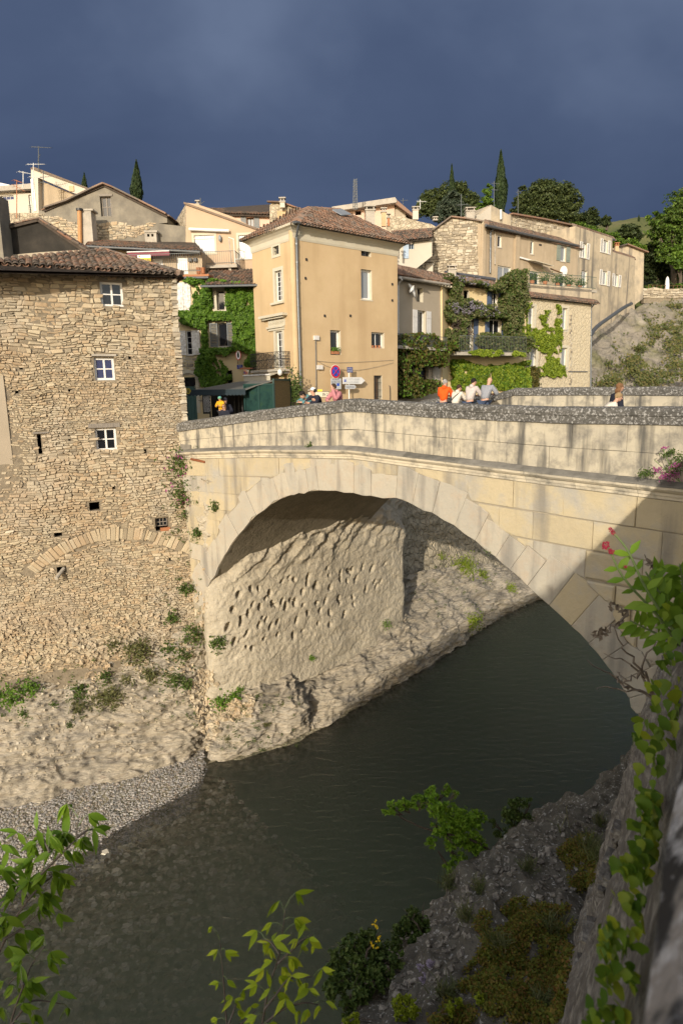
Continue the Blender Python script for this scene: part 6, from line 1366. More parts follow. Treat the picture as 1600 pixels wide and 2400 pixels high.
# weeds on the slope and its terrace wall
random.seed(41); mb = MB(); wl_ = MB()
for k in range(230):
    x = random.uniform(1385, 1620); y = random.uniform(700, 900)
    if y < 790-(x-1385)*.5: continue
    Y = 55+(905-y)*.085*(1+.15*(x-1385)/215)+.3; c = atY(x, y, Y); s = random.uniform(.25, .9)
    if noise.noise(Vector((x*.02, y*.02, 5))) < -.12: continue
    for _ in range(int(90*s)): q = Vector((random.gauss(0, s*.55), random.gauss(0, s*.3)-.25, random.gauss(0, s*.33))); leaf(mb, c+q, Vector((random.uniform(-1, 1), -1, random.uniform(.2, 1))), random.uniform(.14, .26))
mb.build('slope_scrub', leafmat('scrub_leaf', (.06,.08,.025), (.11,.13,.035), (.20,.16,.06)), kind='stuff')
GW = frpix(1508, 73.5, 1720, 76); gw = empty('garden_terrace_wall', GW.P(2, 20, 0), 'low dry stone terrace wall with a rusty fence above the rocky slope', 'wall')
emit_stones(rubble(GW, lambda u, z: True, *GW.rect(1508, 682, 1720, 700), lambda u, z: (.28, .5), seed=44, proud=(.05, .15)), gw, M['rubble_dark'], 0, stuffname='dry_stones'); boxpx(GW, 'wall_core', (1508, 682, 1720, 712), -.6, -.02, 'mortar', gw)
railing(GW, 0, GW.w, GW.pix(1600, 682)[1]-.1, GW.pix(1600, 668)[1], -.4, gw, 'brownwood', step=.5, t=.06, name='fence')
pr = empty('parasol', atY(1561, 690, 74.5), 'tall closed white parasol on the garden terrace before the dark trees', 'parasol'); mb = MB(); p0, p1 = atY(1561, 692, 74.5), atY(1563, 648, 74.5); d = p1-p0
mb.tube([p0+d*t for t in (.12, .2, .5, .8, .93, 1)], [.17, .25, .24, .19, .12, .03], 9); mb.build('folded_canopy', M['white'], pr); mb = MB(); mb.tube([p0-d*.1, p0+d*.3], .04, 6); mb.build('pole', M['whitepvc'], pr)
# ============================================================ trees
M['cyp'] = leafmat('cypress_leaf', (.012,.026,.008), (.03,.052,.015), (.055,.08,.025)); M['pine'] = leafmat('pine_needles', (.035,.055,.016), (.075,.10,.03), (.125,.15,.05)); M['spruce'] = leafmat('blue_green_needles', (.035,.055,.035), (.065,.09,.055), (.10,.12,.08)); M['decid'] = leafmat('spring_leaf', (.05,.10,.012), (.10,.18,.02), (.17,.26,.04)); M['darktree'] = leafmat('dark_evergreen_leaf', (.018,.03,.010), (.042,.062,.02), (.08,.105,.035))
def tree(name, label, px, ybase, Y, blobs, m, n, s, cat='tree', group=None, seed=1, trunk=.25, m2=None, f2=0, flat=.8):
    rr = random.Random(seed); random.seed(seed); base = atY(px, ybase, Y); root = empty(name, base, label, cat, group); sc_ = Y/FPX; B = []
    for (cx, cy, r, *rest) in blobs:
        c = atY(cx, cy, Y+rr.uniform(-1, 1)*r*sc_*.8); B.append((c, r*sc_, rest[0] if rest else flat))
    tb = MB(); topc = B[0][0]
    tb.tube([base, base.lerp(topc, .4)+Vector((rr.uniform(-.3, .3), 0, 0)), topc], [trunk, trunk*.7, trunk*.25], 8)
    for c, r, fl in B[1:]: k = base.lerp(topc, rr.uniform(.3, .7)); tb.tube([k, k.lerp(c, .5)+Vector((0, 0, -r*.15)), c], [trunk*.4, trunk*.28, trunk*.1], 6)
    tb.build('trunk', M['bark'], root); mb = MB(); tot = sum(b[1]**2 for b in B)
    for c, r, fl in B:
        k = int(n*r*r/tot); nc = max(8, int(k/26)); 
        for _ in range(nc):
            d = Vector((rr.gauss(0, 1), rr.gauss(0, 1), rr.gauss(0, 1))).normalized(); rad = r*(rr.random()**.35)*(1+.25*noise.noise(d*2.3+c)); cc = c+Vector((d.x, d.y, d.z*fl))*rad; cs = r*rr.uniform(.10, .24)
            for _ in range(26): q = Vector((rr.gauss(0, 1), rr.gauss(0, 1), rr.gauss(0, .6)))*cs*.75; leaf(mb, cc+q, d*.7+Vector((rr.uniform(-1, 1), rr.uniform(-1, 1), rr.uniform(0, 1.2))), s*rr.uniform(.6, 1.3), mi=1 if m2 and rr.random() < f2 else 0)
    mb.build('crown', [M[m]]+([M[m2]] if m2 else []), root, kind='stuff'); return root
def cypress(px, yt, yb, w, Y, label, seed, n=3500):
    rr = random.Random(seed); random.seed(seed); a = atY(px, yb, Y); b = atY(px, yt, Y); root = empty('cypress_tree', a, label, 'cypress tree'); H_ = (b-a).length; R = w/2*Y/FPX; tb = MB(); tb.tube([a, b.lerp(a, .1)], [R*.2, R*.05], 6); tb.build('trunk', M['bark'], root); mb = MB()
    for _ in range(n):
        t = rr.random()**.85; prof = (math.sin(min(1, t*1.25+.12)*math.pi*.5) if t < .4 else 1)*(1-max(0, (t-.25)/.75)**1.5*.97); an = rr.uniform(0, 6.283)
        rad = R*prof*(.55+.45*rr.random())*(1+.28*noise.noise(Vector((math.cos(an)*1.5, math.sin(an)*1.5, t*9+seed)))); p = a.lerp(b, t)+Vector((math.cos(an), math.sin(an), 0))*rad
        leaf(mb, p, Vector((math.cos(an), math.sin(an), .3)), R*.30*rr.uniform(.6, 1.2), el=2.0, up=Vector((math.cos(an)*.3, math.sin(an)*.3, 1)))
    mb.build('crown', M['cyp'], root, kind='stuff')
cypress(320, 380, 500, 33, 78, 'broad cypress standing over the grey gable at the left', 1); cypress(198, 406, 470, 17, 88, 'small distant cypress left of the grey gable peak', 2, 1800)
cypress(1058, 386, 520, 21, 84, 'slender cypress rising out of the left pine clump', 3, 2500); cypress(1173, 356, 520, 33, 80, 'tallest cypress on the skyline beside the mast', 4, 4200); cypress(1496, 503, 522, 7, 150, 'lone tiny cypress on the bare hilltop', 5, 500)
tree('pine_tree', 'rounded dark pine behind the rear rubble wall, left clump', 1040, 540, 90, [(1055, 462, 34), (1015, 470, 30), (1092, 475, 28), (1000, 490, 22), (1075, 445, 20), (1108, 490, 20)], 'pine', 15000, .27, seed=11)
tree('spruce_tree', 'blue green spruce in front of the rounded dark pine', 1058, 540, 82, [(1058, 480, 26), (1040, 495, 22), (1080, 498, 22), (1060, 458, 14), (1030, 508, 16)], 'spruce', 9000, .25, seed=12)
tree('conifer_tree', 'light green young conifer between the two clumps', 1143, 530, 86, [(1143, 465, 14, 1.3), (1142, 445, 10, 1.3), (1146, 490, 18), (1125, 492, 14)], 'decid', 2600, .3, seed=13)
tree('umbrella_pine', 'large spreading umbrella pine right of the tallest cypress', 1290, 550, 92, [(1282, 452, 32), (1245, 470, 30), (1318, 455, 30), (1340, 478, 22), (1290, 490, 34), (1240, 500, 26), (1330, 505, 24), (1265, 440, 20)], 'pine', 22000, .27, seed=14, m2='darktree', f2=.25, trunk=.5)
tree('pine_tree', 'thin wispy dark pine on the left edge of the umbrella pine', 1216, 530, 95, [(1222, 452, 12, 1.2), (1216, 475, 14), (1210, 500, 16)], 'darktree', 2000, .35, seed=15)
tree('pine_tree', 'dark spiky pine right of the umbrella pine', 1386, 545, 96, [(1386, 505, 17), (1384, 522, 20), (1388, 492, 9), (1362, 515, 18)], 'darktree', 5000, .28, seed=16)
tree('pine_tree', 'smallest dark pine standing alone on the hillside', 1419, 540, 110, [(1419, 520, 12, .7), (1419, 511, 8, .7)], 'darktree', 1200, .4, seed=17)
for k, (x, y, r, Y, lab) in enumerate(((1385, 552, 26, 84, 'bright green bush mass above the tall end house roof'), (1425, 565, 24, 80, 'bright green tree just behind the end house chimney'), (1470, 580, 26, 82, 'mid green tree between the chimney and the dark wood'), (1350, 535, 18, 86, 'low bright bush under the umbrella pine'))):
    tree('leafy_tree', lab, x, y+40, Y, [(x, y, r, .6), (x-r*.7, y+8, r*.7, .6), (x+r*.8, y+6, r*.7, .6)], 'decid', 5000, .30, seed=20+k)
tree('dark_oak', 'round dark evergreen oak on the grassy hillside', 1472, 570, 115, [(1472, 545, 20, .8), (1455, 550, 14, .8), (1490, 552, 14, .8)], 'darktree', 3000, .55, seed=27)
tree('large_tree', 'tall spring green tree at the right edge above the dark wood', 1580, 700, 82, [(1575, 520, 40), (1610, 480, 42), (1545, 545, 32), (1600, 570, 42), (1640, 540, 50), (1560, 590, 28), (1530, 510, 16), (1620, 620, 36)], 'weed', 15000, .30, seed=28, m2='decid', f2=.45, trunk=.45)
tree('large_tree', 'dense dark tree mass behind the parasol terrace', 1540, 700, 86, [(1545, 620, 34), (1510, 640, 26), (1590, 640, 36), (1530, 590, 30), (1640, 620, 40), (1560, 665, 26), (1500, 600, 20), (1610, 670, 30)], 'darktree', 16000, .35, seed=29, trunk=.4)
tree('leafy_tree', 'yellow green sapling crown leaning over the parasol terrace', 1592, 690, 78, [(1592, 590, 16), (1580, 605, 14), (1600, 615, 18)], 'decid', 2200, .34, seed=30)
for k in range(9):
    x = 1512+k*11; tree('garden_shrub', ('first','second','third','fourth','fifth','sixth','seventh','eighth','ninth')[k]+' low shrub from the left behind the rusty terrace fence', x, 690, 76, [(x, 678-(k % 3)*5, 9, .8), (x+5, 684, 8, .7)], ('weed', 'decid', 'darktree')[k % 3], 500, .22, cat='shrub', group='shrubs on the garden terrace', seed=50+k, trunk=.05)
# ============================================================ people
def cloth(name, col, **k): return mat(name, [tuple(c*.8 for c in col[:3]), tuple(min(1, c*1.1) for c in col[:3])], scale=9, rough=.9, bump=.35, bscale=14, bdist=.02, **k)
M['skin'] = plain('skin', (.50, .29, .20), rough=.6, var=.06); M['eye'] = plain('eye', (.03, .02, .02)); M['lip'] = plain('lips', (.38, .14, .11))
def skinned(nodes, edges, sub=1):
    me = bpy.data.meshes.new('t'); keys = list(nodes); me.from_pydata([tuple(nodes[k][0]) for k in keys], [(keys.index(a), keys.index(b)) for a, b in edges], [])
    o = bpy.data.objects.new('t', me); COL.objects.link(o); m = o.modifiers.new('s', 'SKIN')
    for i, k in enumerate(keys): r = nodes[k][1]; me.skin_vertices[0].data[i].radius = (r, r) if not isinstance(r, tuple) else r; me.skin_vertices[0].data[i].use_root = (i == 0)
    m.use_smooth_shade = True; s = o.modifiers.new('u', 'SUBSURF'); s.levels = sub; s.render_levels = sub
    dg = bpy.context.evaluated_depsgraph_get(); ev = bpy.data.meshes.new_from_object(o.evaluated_get(dg)); vs = [v.co.copy() for v in ev.vertices]; fs = [tuple(p.vertices) for p in ev.polygons]
    bpy.data.objects.remove(o); return vs, fs
def person(label, hp, Y, gz, yaw, lean=.5, arms='rest', headp=(0, 0), top_c='cl', leg_c='cl', hair=None, hat=None, sc=None, hoody=True, female=False, sitz=None, group=None, longhair=False, glasses=False, bag=False, arm_dx=0):
    """hp: pixel of the head centre; yaw: heading (0 = towards +Y, positive to the right); lean in radians; origin between the feet on gz"""
    hc = atY(hp[0], hp[1], Y)
    fw_ = Vector((math.sin(yaw), math.cos(yaw), 0)); rt_ = Vector((fw_.y, -fw_.x, 0)); UP = Vector((0, 0, 1))
    hip = Vector((0, 0, .93)); cl_, sl = math.cos(lean), math.sin(lean)
    T = lambda x, y, z: Vector((x, hip.y + y*cl_ + z*sl, hip.z + z*cl_ - y*sl))       # torso space above the hip
    neck = T(0, 0, .52); hd_lean = lean*.45+headp[0]
    hcl = neck + Vector((math.sin(headp[1])*.02, math.sin(hd_lean)*.17+.02, math.cos(hd_lean)*.17))
    if sc is None: sc = max(.80, min(1.10, (hc.z-gz)/hcl.z))
    org = hc - (rt_*hcl.x + fw_*hcl.y + UP*hcl.z)*sc
    if sitz is None: pass
    Wp = lambda v: org + (rt_*v.x + fw_*v.y + UP*v.z)*sc
    root = empty('person', org, label, 'person', group)
    sw = .185 if not female else .165
    shL, shR = T(-sw, 0, .46), T(sw, 0, .46); 
    if arms == 'rest':      # forearms laid on the coping
        tz = 1.10; eL, eR = Vector((-sw-.10, shL.y+.16, max(tz, shL.z-.26))), Vector((sw+.10, shR.y+.16, max(tz, shR.z-.26))); hL, hR = Vector((-.06+arm_dx, eL.y+.20, tz)), Vector((.08+arm_dx, eR.y+.18, tz+.03))
    elif arms == 'face':
        eL = Vector((-sw-.06, shL.y+.24, 1.12)); hL = hcl+Vector((-.05, .10, -.02)); eR = Vector((sw+.10, shR.y+.16, 1.12)); hR = Vector((.02, eR.y+.2, 1.10))
    elif arms == 'hips': eL, eR = Vector((-sw-.24, shL.y-.05, shL.z-.22)), Vector((sw+.14, shR.y+.1, shR.z-.26)); hL, hR = Vector((-.16, shL.y+.08, shL.z-.42)), Vector((.1, shR.y+.22, shR.z-.30))
    elif arms == 'hold': eL, eR = Vector((-sw-.08, shL.y+.1, shL.z-.26)), Vector((sw+.08, shR.y+.1, shR.z-.26)); hL, hR = Vector((-.08, eL.y+.22, eL.z+.06)), Vector((.08, eR.y+.22, eR.z+.04))
    else: eL, eR = Vector((-sw-.07, shL.y+.0, shL.z-.28)), Vector((sw+.07, shR.y+.0, shR.z-.28)); hL, hR = eL+Vector((.02, .12, -.22)), eR+Vector((-.02, .12, -.22))
    kL, kR = Vector((-.10, .04, .49)), Vector((.10, .04, .49)); aL, aR = Vector((-.10, 0, .09)), Vector((.10, 0, .09)); fL, fR = Vector((-.11, .13, .035)), Vector((.11, .13, .035))
    def nodes(e=0.0, parts='all'):
        N_ = {'pel': (hip, .125+e), 'wa': (T(0, 0, .16), .115+e), 'ch': (T(0, .01, .36), .135+e), 'nb': (T(0, 0, .48), .07+e*.6)}
        for s_, sh, el_, ha in (('L', shL, eL, hL), ('R', shR, eR, hR)): N_['s'+s_] = (sh, .062+e); N_['e'+s_] = (el_, .045+e); N_['w'+s_] = (el_.lerp(ha, .93), .030+e*.9)
        return N_
    E_ = [('pel', 'wa'), ('wa', 'ch'), ('ch', 'nb'), ('ch', 'sL'), ('ch', 'sR'), ('sL', 'eL'), ('sR', 'eR'), ('eL', 'wL'), ('eR', 'wR')]
    nb_ = nodes(); EB = list(E_); nb_['nk'] = (neck+Vector((0, .02, .03)), .052); nb_['hd'] = (hcl+Vector((0, -.01, -.02)), .085); nb_['ht'] = (hcl+Vector((0, -.015, .055)), .075); EB += [('nb', 'nk'), ('nk', 'hd'), ('hd', 'ht')]
    for s_, k_, a_, f_ in (('L', kL, aL, fL), ('R', kR, aR, fR)): nb_['h'+s_] = (Vector((k_.x*.9, 0, .82)), .085); nb_['k'+s_] = (k_, .055); nb_['a'+s_] = (a_, .04); nb_['f'+s_] = (f_, .04); EB += [('pel', 'h'+s_), ('h'+s_, 'k'+s_), ('k'+s_, 'a'+s_), ('a'+s_, 'f'+s_)]
    for s_, el_, ha, sg_ in (('L', eL, hL, 1), ('R', eR, hR, -1)):      # palm and five fingers, each its own chain
        d = (ha-el_).normalized(); sd_ = d.cross(UP); sd_ = sd_.normalized() if sd_.length > .1 else Vector((1, 0, 0)); pm = ha+d*.05; nb_['p'+s_] = (pm, .030); EB.append(('w'+s_, 'p'+s_))
        for q, (off, ln) in enumerate(((-.028, .062), (-.010, .074), (.010, .070), (.028, .055))):
            nb_['f%s%d' % (s_, q)] = (pm+sd_*off+d*.03, .0095); nb_['g%s%d' % (s_, q)] = (pm+sd_*off*1.2+d*(.03+ln*.6)-UP*.006, .0085); nb_['i%s%d' % (s_, q)] = (pm+sd_*off*1.25+d*(.03+ln)-UP*.022, .007)
            EB += [('p'+s_, 'f%s%d' % (s_, q)), ('f%s%d' % (s_, q), 'g%s%d' % (s_, q)), ('g%s%d' % (s_, q), 'i%s%d' % (s_, q))]
        nb_['t'+s_] = (pm+sd_*.042*sg_-d*.01, .011); nb_['u'+s_] = (pm+sd_*.055*sg_+d*.03, .009); EB += [('p'+s_, 't'+s_), ('t'+s_, 'u'+s_)]
    vs, fs = skinned(nb_, EB); mb = MB(); mb.add([Wp(v) for v in vs], fs, 0, .5)
    # face: turned by headp[1] about the neck, tipped by the lean
    hy = headp[1]; F = Vector((math.sin(hy), math.cos(hy), 0)); pt = hd_lean*.8; F = (F*math.cos(pt)-UP*math.sin(pt)).normalized(); R_ = F.cross(UP).normalized(); U_ = R_.cross(F)
    H = lambda x, y, z: Wp(hcl + R_*x + F*y + U_*z); ax = tuple((rt_*a.x+fw_*a.y+UP*a.z) for a in (R_, F, U_)); g = sc
    mb.ball(H(0, 0, .0), .076*g, .094*g, .108*g, 14, 10, 0, .5, ax); mb.ball(H(0, .035, -.055), .052*g, .058*g, .052*g, 10, 7, 0, .5, ax)
    mb.ball(H(0, .098, -.005), .013*g, .020*g, .022*g, 7, 5, 0, .5, ax)
    for s_ in (-1, 1): mb.ball(H(.077*s_, -.005, -.005), .010*g, .018*g, .030*g, 7, 5, 0, .5, ax); mb.ball(H(.031*s_, .083, .018), .012*g, .008*g, .007*g, 7, 5, 1, .5, ax)
    mb.ball(H(0, .087, -.052), .024*g, .009*g, .008*g, 7, 5, 2, .5, ax)
    o = mb.build('body', [M['skin'], M['eye'], M['lip']], root, smooth=True)
    # clothes
    nt_ = nodes(.036); nt_['pel'] = (hip+Vector((0, 0, -.04)), .175); vs, fs = skinned(nt_, E_); mb = MB(); mb.add([Wp(v) for v in vs], fs, 0, .5)
    if hoody: mb.ball(Wp(T(0, -.075, .50)), .115*g, .075*g, .085*g, 10, 7, 0, .5, ax); mb.tube([Wp(neck+Vector((math.cos(t)*.085, math.sin(t)*.07+.01, .0+.02*math.sin(t)))) for t in [i*math.pi/6 for i in range(13)]], .024*g, 6)
    mb.build('hoodie' if hoody else 'shirt', M[top_c], root, smooth=True)
    NL = {'pel': (hip+Vector((0, 0, -.06)), .160)}; EL_ = []
    for s_, k_, a_ in (('L', kL, aL), ('R', kR, aR)): NL['h'+s_] = (Vector((k_.x*.95, 0, .80)), .098); NL['k'+s_] = (k_, .07); NL['a'+s_] = (a_+Vector((0, 0, .02)), .058); EL_ += [('pel', 'h'+s_), ('h'+s_, 'k'+s_), ('k'+s_, 'a'+s_)]
    vs, fs = skinned(NL, EL_); mb = MB(); mb.add([Wp(v) for v in vs], fs, 0, .5); mb.build('trousers', M[leg_c], root, smooth=True)
    for a_, f_ in ((aL, fL), (aR, fR)): mb = MB(); mb.ball(Wp((a_+f_)/2+Vector((0, .02, -.02))), .052*g, .14*g, .05*g, 8, 6, 0, .5, (rt_, fw_, UP)); mb.build('shoe', M['ink'], root, smooth=True)
    random.seed(int(hp[0]))
    if hair:
        mb = MB(); mb.ball(H(0, -.018, .022), .086*g, .100*g, .104*g, 14, 9, 0, .5, ax)
        for _ in range(60):
            d = Vector((random.gauss(0, 1), random.gauss(-.5, .8), random.gauss(.6, .7))).normalized(); mb.ball(H(d.x*.078, -.018+d.y*.09, .022+d.z*.095), .022*g, .022*g, .022*g, 5, 4, 0, random.random(), ax)
        if longhair:
            for k in range(9): a = math.pi*(.95+1.1*k/8); mb.tube([H(.065*math.cos(a), -.01+.075*math.sin(a), .02), H(.07*math.cos(a), -.03+.07*math.sin(a), -.09), H(.06*math.cos(a), -.03+.06*math.sin(a), -.17)], [.024*g, .022*g, .010*g], 6)
        mb.build('hair', M[hair], root, smooth=True)
    if hat == 'cap' or hat == 'darkcap':
        hm = M['white' if hat == 'cap' else 'navy']; mb = MB(); mb.ball(H(0, -.012, .050), .092*g, .108*g, .086*g, 14, 9, 0, .5, ax); mb.prism([H(-.07, .06, .045), H(.07, .06, .045), H(.06, .15, .030), H(.03, .185, .022), H(-.03, .185, .022), H(-.06, .15, .030)], U_*.012); mb.build('cap', hm, root, smooth=True)
    if hat == 'helmet':
        mb = MB(); mb.ball(H(0, -.01, .045), .112*g, .130*g, .100*g, 14, 9, 0, .5, ax); mb.build('helmet', M['helmet'], root, smooth=True)
    if glasses:
        mb = MB()
        for s_ in (-1, 1): mb.ball(H(.033*s_, .088, .016), .030*g, .010*g, .022*g, 8, 5, 0, .5, ax)
        mb.bar(H(-.07, .08, .02), H(.07, .08, .02), .008*g); mb.build('sunglasses', M['ink'], root)
    if bag:
        mb = MB(); mb.tube([Wp(shR+Vector((0, .0, .08))), Wp(T(.05, -.17, .3)), Wp(T(-.14, -.16, .05))], .018, 5); mb.build('bag_strap', M['ink'], root)
    return root
for nm, c in dict(orange=(.80, .10, .012), whitecl=(.66, .60, .52), beigecl=(.52, .46, .43), navy=(.02, .022, .035), teal=(.10, .22, .24), pinkcl=(.46, .19, .21), yellowcl=(.70, .36, .02), jeans=(.05, .07, .12), darktr=(.03, .03, .035)).items(): M[nm] = cloth('cloth_'+nm, c)
for nm, c in dict(hairgrey=(.40, .38, .36), hairbrown=(.06, .035, .02), hairdark=(.018, .014, .012), hairblond=(.42, .29, .15), haircopper=(.25, .13, .06)).items(): M[nm] = mat('hair_'+nm[4:], [tuple(x*.6 for x in c), c], scale=30, rough=.6, bump=.6, bscale=60)
def stripes():
    m = bpy.data.materials.new('striped_shirt'); m.use_nodes = True; nt = m.node_tree; bs = nt.nodes['Principled BSDF']; g = nt.nodes.new('ShaderNodeNewGeometry'); w = nt.nodes.new('ShaderNodeTexWave'); w.bands_direction = 'Z'; w.inputs['Scale'].default_value = 11; w.inputs['Distortion'].default_value = 1.0
    nt.links.new(g.outputs['Position'], w.inputs[0]); r = nt.nodes.new('ShaderNodeValToRGB'); r.color_ramp.elements[0].color = (.09, .11, .16, 1); r.color_ramp.elements[1].color = (.42, .42, .43, 1); r.color_ramp.elements[0].position = .42; r.color_ramp.elements[1].position = .58; nt.links.new(w.outputs[0], r.inputs[0]); nt.links.new(r.outputs[0], bs.inputs['Base Color']); bs.inputs['Roughness'].default_value = .9; return m
M['striped'] = stripes(); M['helmet'] = mat('helmet_green_blue', [(.02, .20, .45), (.25, .50, .10)], scale=4, rough=.35, bump=0, stretch=(.2, .2, 3))
def deck(s): return top(s)-1.05
out = math.atan2(BR.n.x, BR.n.y)      # heading out over the near parapet
def YS(px, py, w): q = onpl(px, py, BR.P(0, 0, -w), BR.n); return q.y
person('person in teal hoodie bending forward over the near parapet, left of the white cap', (709, 926), YS(709, 926, .5), deck(7.2), out, lean=.95, arms='rest', headp=(.5, .5), top_c='teal', leg_c='jeans', hair='hairdark')
person('person in white cap and dark jacket leaning forearms on the near parapet', (733, 916), YS(733, 916, .55), deck(7.9), out, lean=.62, headp=(-.25, .75), top_c='navy', leg_c='darktr', hair='hairdark', hat='cap', glasses=True, hoody=False)
person('person in pink hoodie resting face on a hand at the near parapet', (781, 908), YS(781, 908, .55), deck(9.0), out, lean=.5, arms='face', headp=(.05, .7), top_c='pinkcl', leg_c='jeans', hair='hairbrown')
person('person with grey hair in a bright orange hoodie leaning on the far parapet', (1043, 897), 27.0, deck(5.5), .55, lean=.22, headp=(0, .5), top_c='orange', leg_c='jeans', hair='hairgrey')
person('person with tied brown hair in a white hooded jacket and black strap', (1076, 909), 26.3, deck(6), .7, lean=.5, headp=(.1, .6), top_c='whitecl', leg_c='darktr', hair='hairbrown', female=True, bag=True)
person('person with short dark hair in a pale beige hoodie leaning on the far parapet', (1110, 895), 25.6, deck(7), .8, lean=.35, headp=(.1, .5), top_c='beigecl', leg_c='jeans', hair='hairdark')
person('bald person in a striped grey sweater and jeans leaning on the far parapet', (1147, 892), 24.9, deck(8), .85, lean=.42, headp=(.1, .2), top_c='striped', leg_c='jeans', hair=None, hoody=False)
person('person with long brown hair in dark clothes walking behind the blonde at the right', (1452, 908), YS(1452, 908, 2.2), deck(17.2), 1.5, lean=.25, arms='down', headp=(.1, .1), top_c='navy', leg_c='darktr', hair='haircopper', longhair=True, female=True, hoody=False)
person('person with short blond hair and white collar looking down behind the near parapet', (1449, 931), YS(1449, 931, 1.1), deck(17.5), 1.7, lean=.75, arms='down', headp=(.15, .1), top_c='whitecl', leg_c='darktr', hair='hairblond', female=True, hoody=False)
man = person('person in dark cap carrying the child in yellow in front of the cafe shelter', (528, 939), 29.6, 13.35, math.pi-.2, lean=.05, arms='hold', top_c='navy', leg_c='jeans', hair='hairdark', hat='darkcap')
person('child in yellow hoodie and green and blue helmet held up near the cafe shelter', (515, 934), 29.2, 13.35, math.pi+.3, lean=.08, arms='hold', headp=(.2, .2), top_c='yellowcl', leg_c='darktr', hair=None, hat='helmet', sc=.74)
person('person with long copper hair and sunglasses below the child in yellow', (525, 953), 28.4, 13.35, math.pi+.2, lean=.25, arms='down', headp=(.1, .1), top_c='navy', leg_c='darktr', hair='haircopper', longhair=True, glasses=True, female=True, hoody=False, sc=.92)
# ============================================================ cafe shelter, signs
kA, kB, kC = atY(572, 900, 31.6), atY(640, 900, 31.0), atY(680, 900, 33.2); ks = empty('cafe_shelter', Vector((kA.x+1, kA.y+1, 13.35)), 'dark green cafe shelter with glazed side and grey canvas canopy beyond the parapet', 'shelter')
M['dkgreen'] = plain('dark_green_frame', (.012, .045, .04), rough=.4); M['canvas'] = cloth('grey_canvas', (.13, .13, .12)); M['darkcanvas'] = cloth('dark_blue_grey_canvas', (.03, .045, .055)); M['plastic'] = mat('green_glazed_panel', [(.008,.02,.02), (.02,.05,.045), (.03,.06,.03)], scale=3, rough=.12, bump=.2, bscale=3); M['bamboo'] = mat('bamboo_screen', [(.12,.08,.03), (.28,.19,.08)], scale=3, stretch=(1, 1, 22), bump=.6, bscale=4)
K1 = Fr(kA[:2], kB[:2]); K2 = Fr(kB[:2], kC[:2]); z0 = 13.36; zt1 = K1.pix(606, 903)[1]; zt2 = K2.pix(655, 892)[1]
mb = MB(); K1.box(mb, .06, K1.w/2-.03, z0, zt1, -.04, 0); K1.box(mb, K1.w/2+.03, K1.w-.06, z0, zt1, -.04, 0); mb.build('side_glazing', M['plastic'], ks); mb = MB()
for u in (0, K1.w/2, K1.w): K1.box(mb, u-.04, u+.04, z0, zt1+.06, -.06, .03)
K1.box(mb, 0, K1.w, zt1, zt1+.08, -.06, .03); K2.box(mb, 0, K2.w, zt2, zt2+.09, -.04, .05); K2.box(mb, K2.w-.08, K2.w, z0, zt2, -.04, .05); K2.box(mb, 0, .09, z0, zt2, -.04, .05); mb.build('frame', M['dkgreen'], ks)
mb = MB(); K2.box(mb, .09, K2.w-.08, z0, zt2, -.03, .02); mb.build('bamboo_panel', M['bamboo'], ks)
cL0, cL1 = atY(436, 921, 30.2), atY(575, 916, 31.2); tL, tR = atY(450, 913, 31.2), atY(641, 890, 31.2); bL, bR = atY(560, 896, 34.5), atY(676, 889, 34.8)
mb = MB(); mb.prism([atY(446, 915, 30.3), atY(575, 913, 31.2), atY(600, 903, 31.2), atY(641, 891, 31.1), atY(676, 890, 33.6), atY(560, 894, 34.5)], (0, 0, -.04)); fixn(mb.build('canvas_canopy', M['canvas'], ks))
mb = MB(); v0, v1 = atY(432, 914, 30.2), atY(575, 912, 31.1); n = 18
for k in range(n):
    a, b = v0.lerp(v1, k/n), v0.lerp(v1, (k+1)/n); mb.add([a, b, b-Vector((0, 0, .24)), (a+b)/2-Vector((0, 0, .30)), a-Vector((0, 0, .24))], [(0, 1, 2, 3, 4)])
mb.build('valance', M['darkcanvas'], ks)
for x in (490, 548, 558, 566): mb = MB(); p = atY(x, 915, 30.9 if x < 500 else 32.5); mb.bar(p, Vector((p.x, p.y, 13.36)), .06); mb.build('post', M['iron'], ks)
mb = MB(); a, b = atY(494, 920, 34), atY(575, 920, 33.8); mb.prism([a, b, Vector((b.x, b.y, 13.36)), Vector((a.x, a.y, 13.36))], (0, .05, 0)); fixn(mb.build('rear_screen', M['dark'], ks))
Q = frpix(425, 30.1, 455, 30.2); hs = empty('cafe_sign', Q.P(*Q.pix(440, 923), 0), 'yellow hexagonal cafe sign half hidden by the rubble house corner', 'sign'); mb = MB(); mb.prism([Q.P(*Q.pix(x, y), .02) for x, y in ((424, 910), (444, 910), (448.5, 916.5), (444, 923.5), (424, 923.5))], Q.n*-.03); fixn(mb.build('panel', plain('mustard_panel', (.42, .34, .04)), hs)); text('leil', Q, 432.5, 444, 921, .025, 'ink', hs, bold=True)
Q = frpix(470, 30.6, 495, 30.6); cbd = empty('menu_board', Q.P(*Q.pix(483, 968), 0), 'tall black chalk menu board covered in white writing under the canopy', 'sign'); boxpx(Q, 'board', (475, 925, 492, 970), -.04, 0, 'ink', cbd)
random.seed(2); mb = MB()
for r in range(15):
    u = Q.pix(476.5, 930)[0]; z = Q.pix(480, 929+r*2.6)[1]; e = Q.pix(491, 930)[0]
    while u < e-.02:
        w = random.uniform(.02, .07); mb.add([Q.P(u, z, .006), Q.P(u+w, z, .006), Q.P(u+w, z+.022, .006), Q.P(u, z+.022, .006)], [(0, 1, 2, 3)]); u += w+.015
mb.build('chalk_writing', M['white'], cbd, kind='stuff')
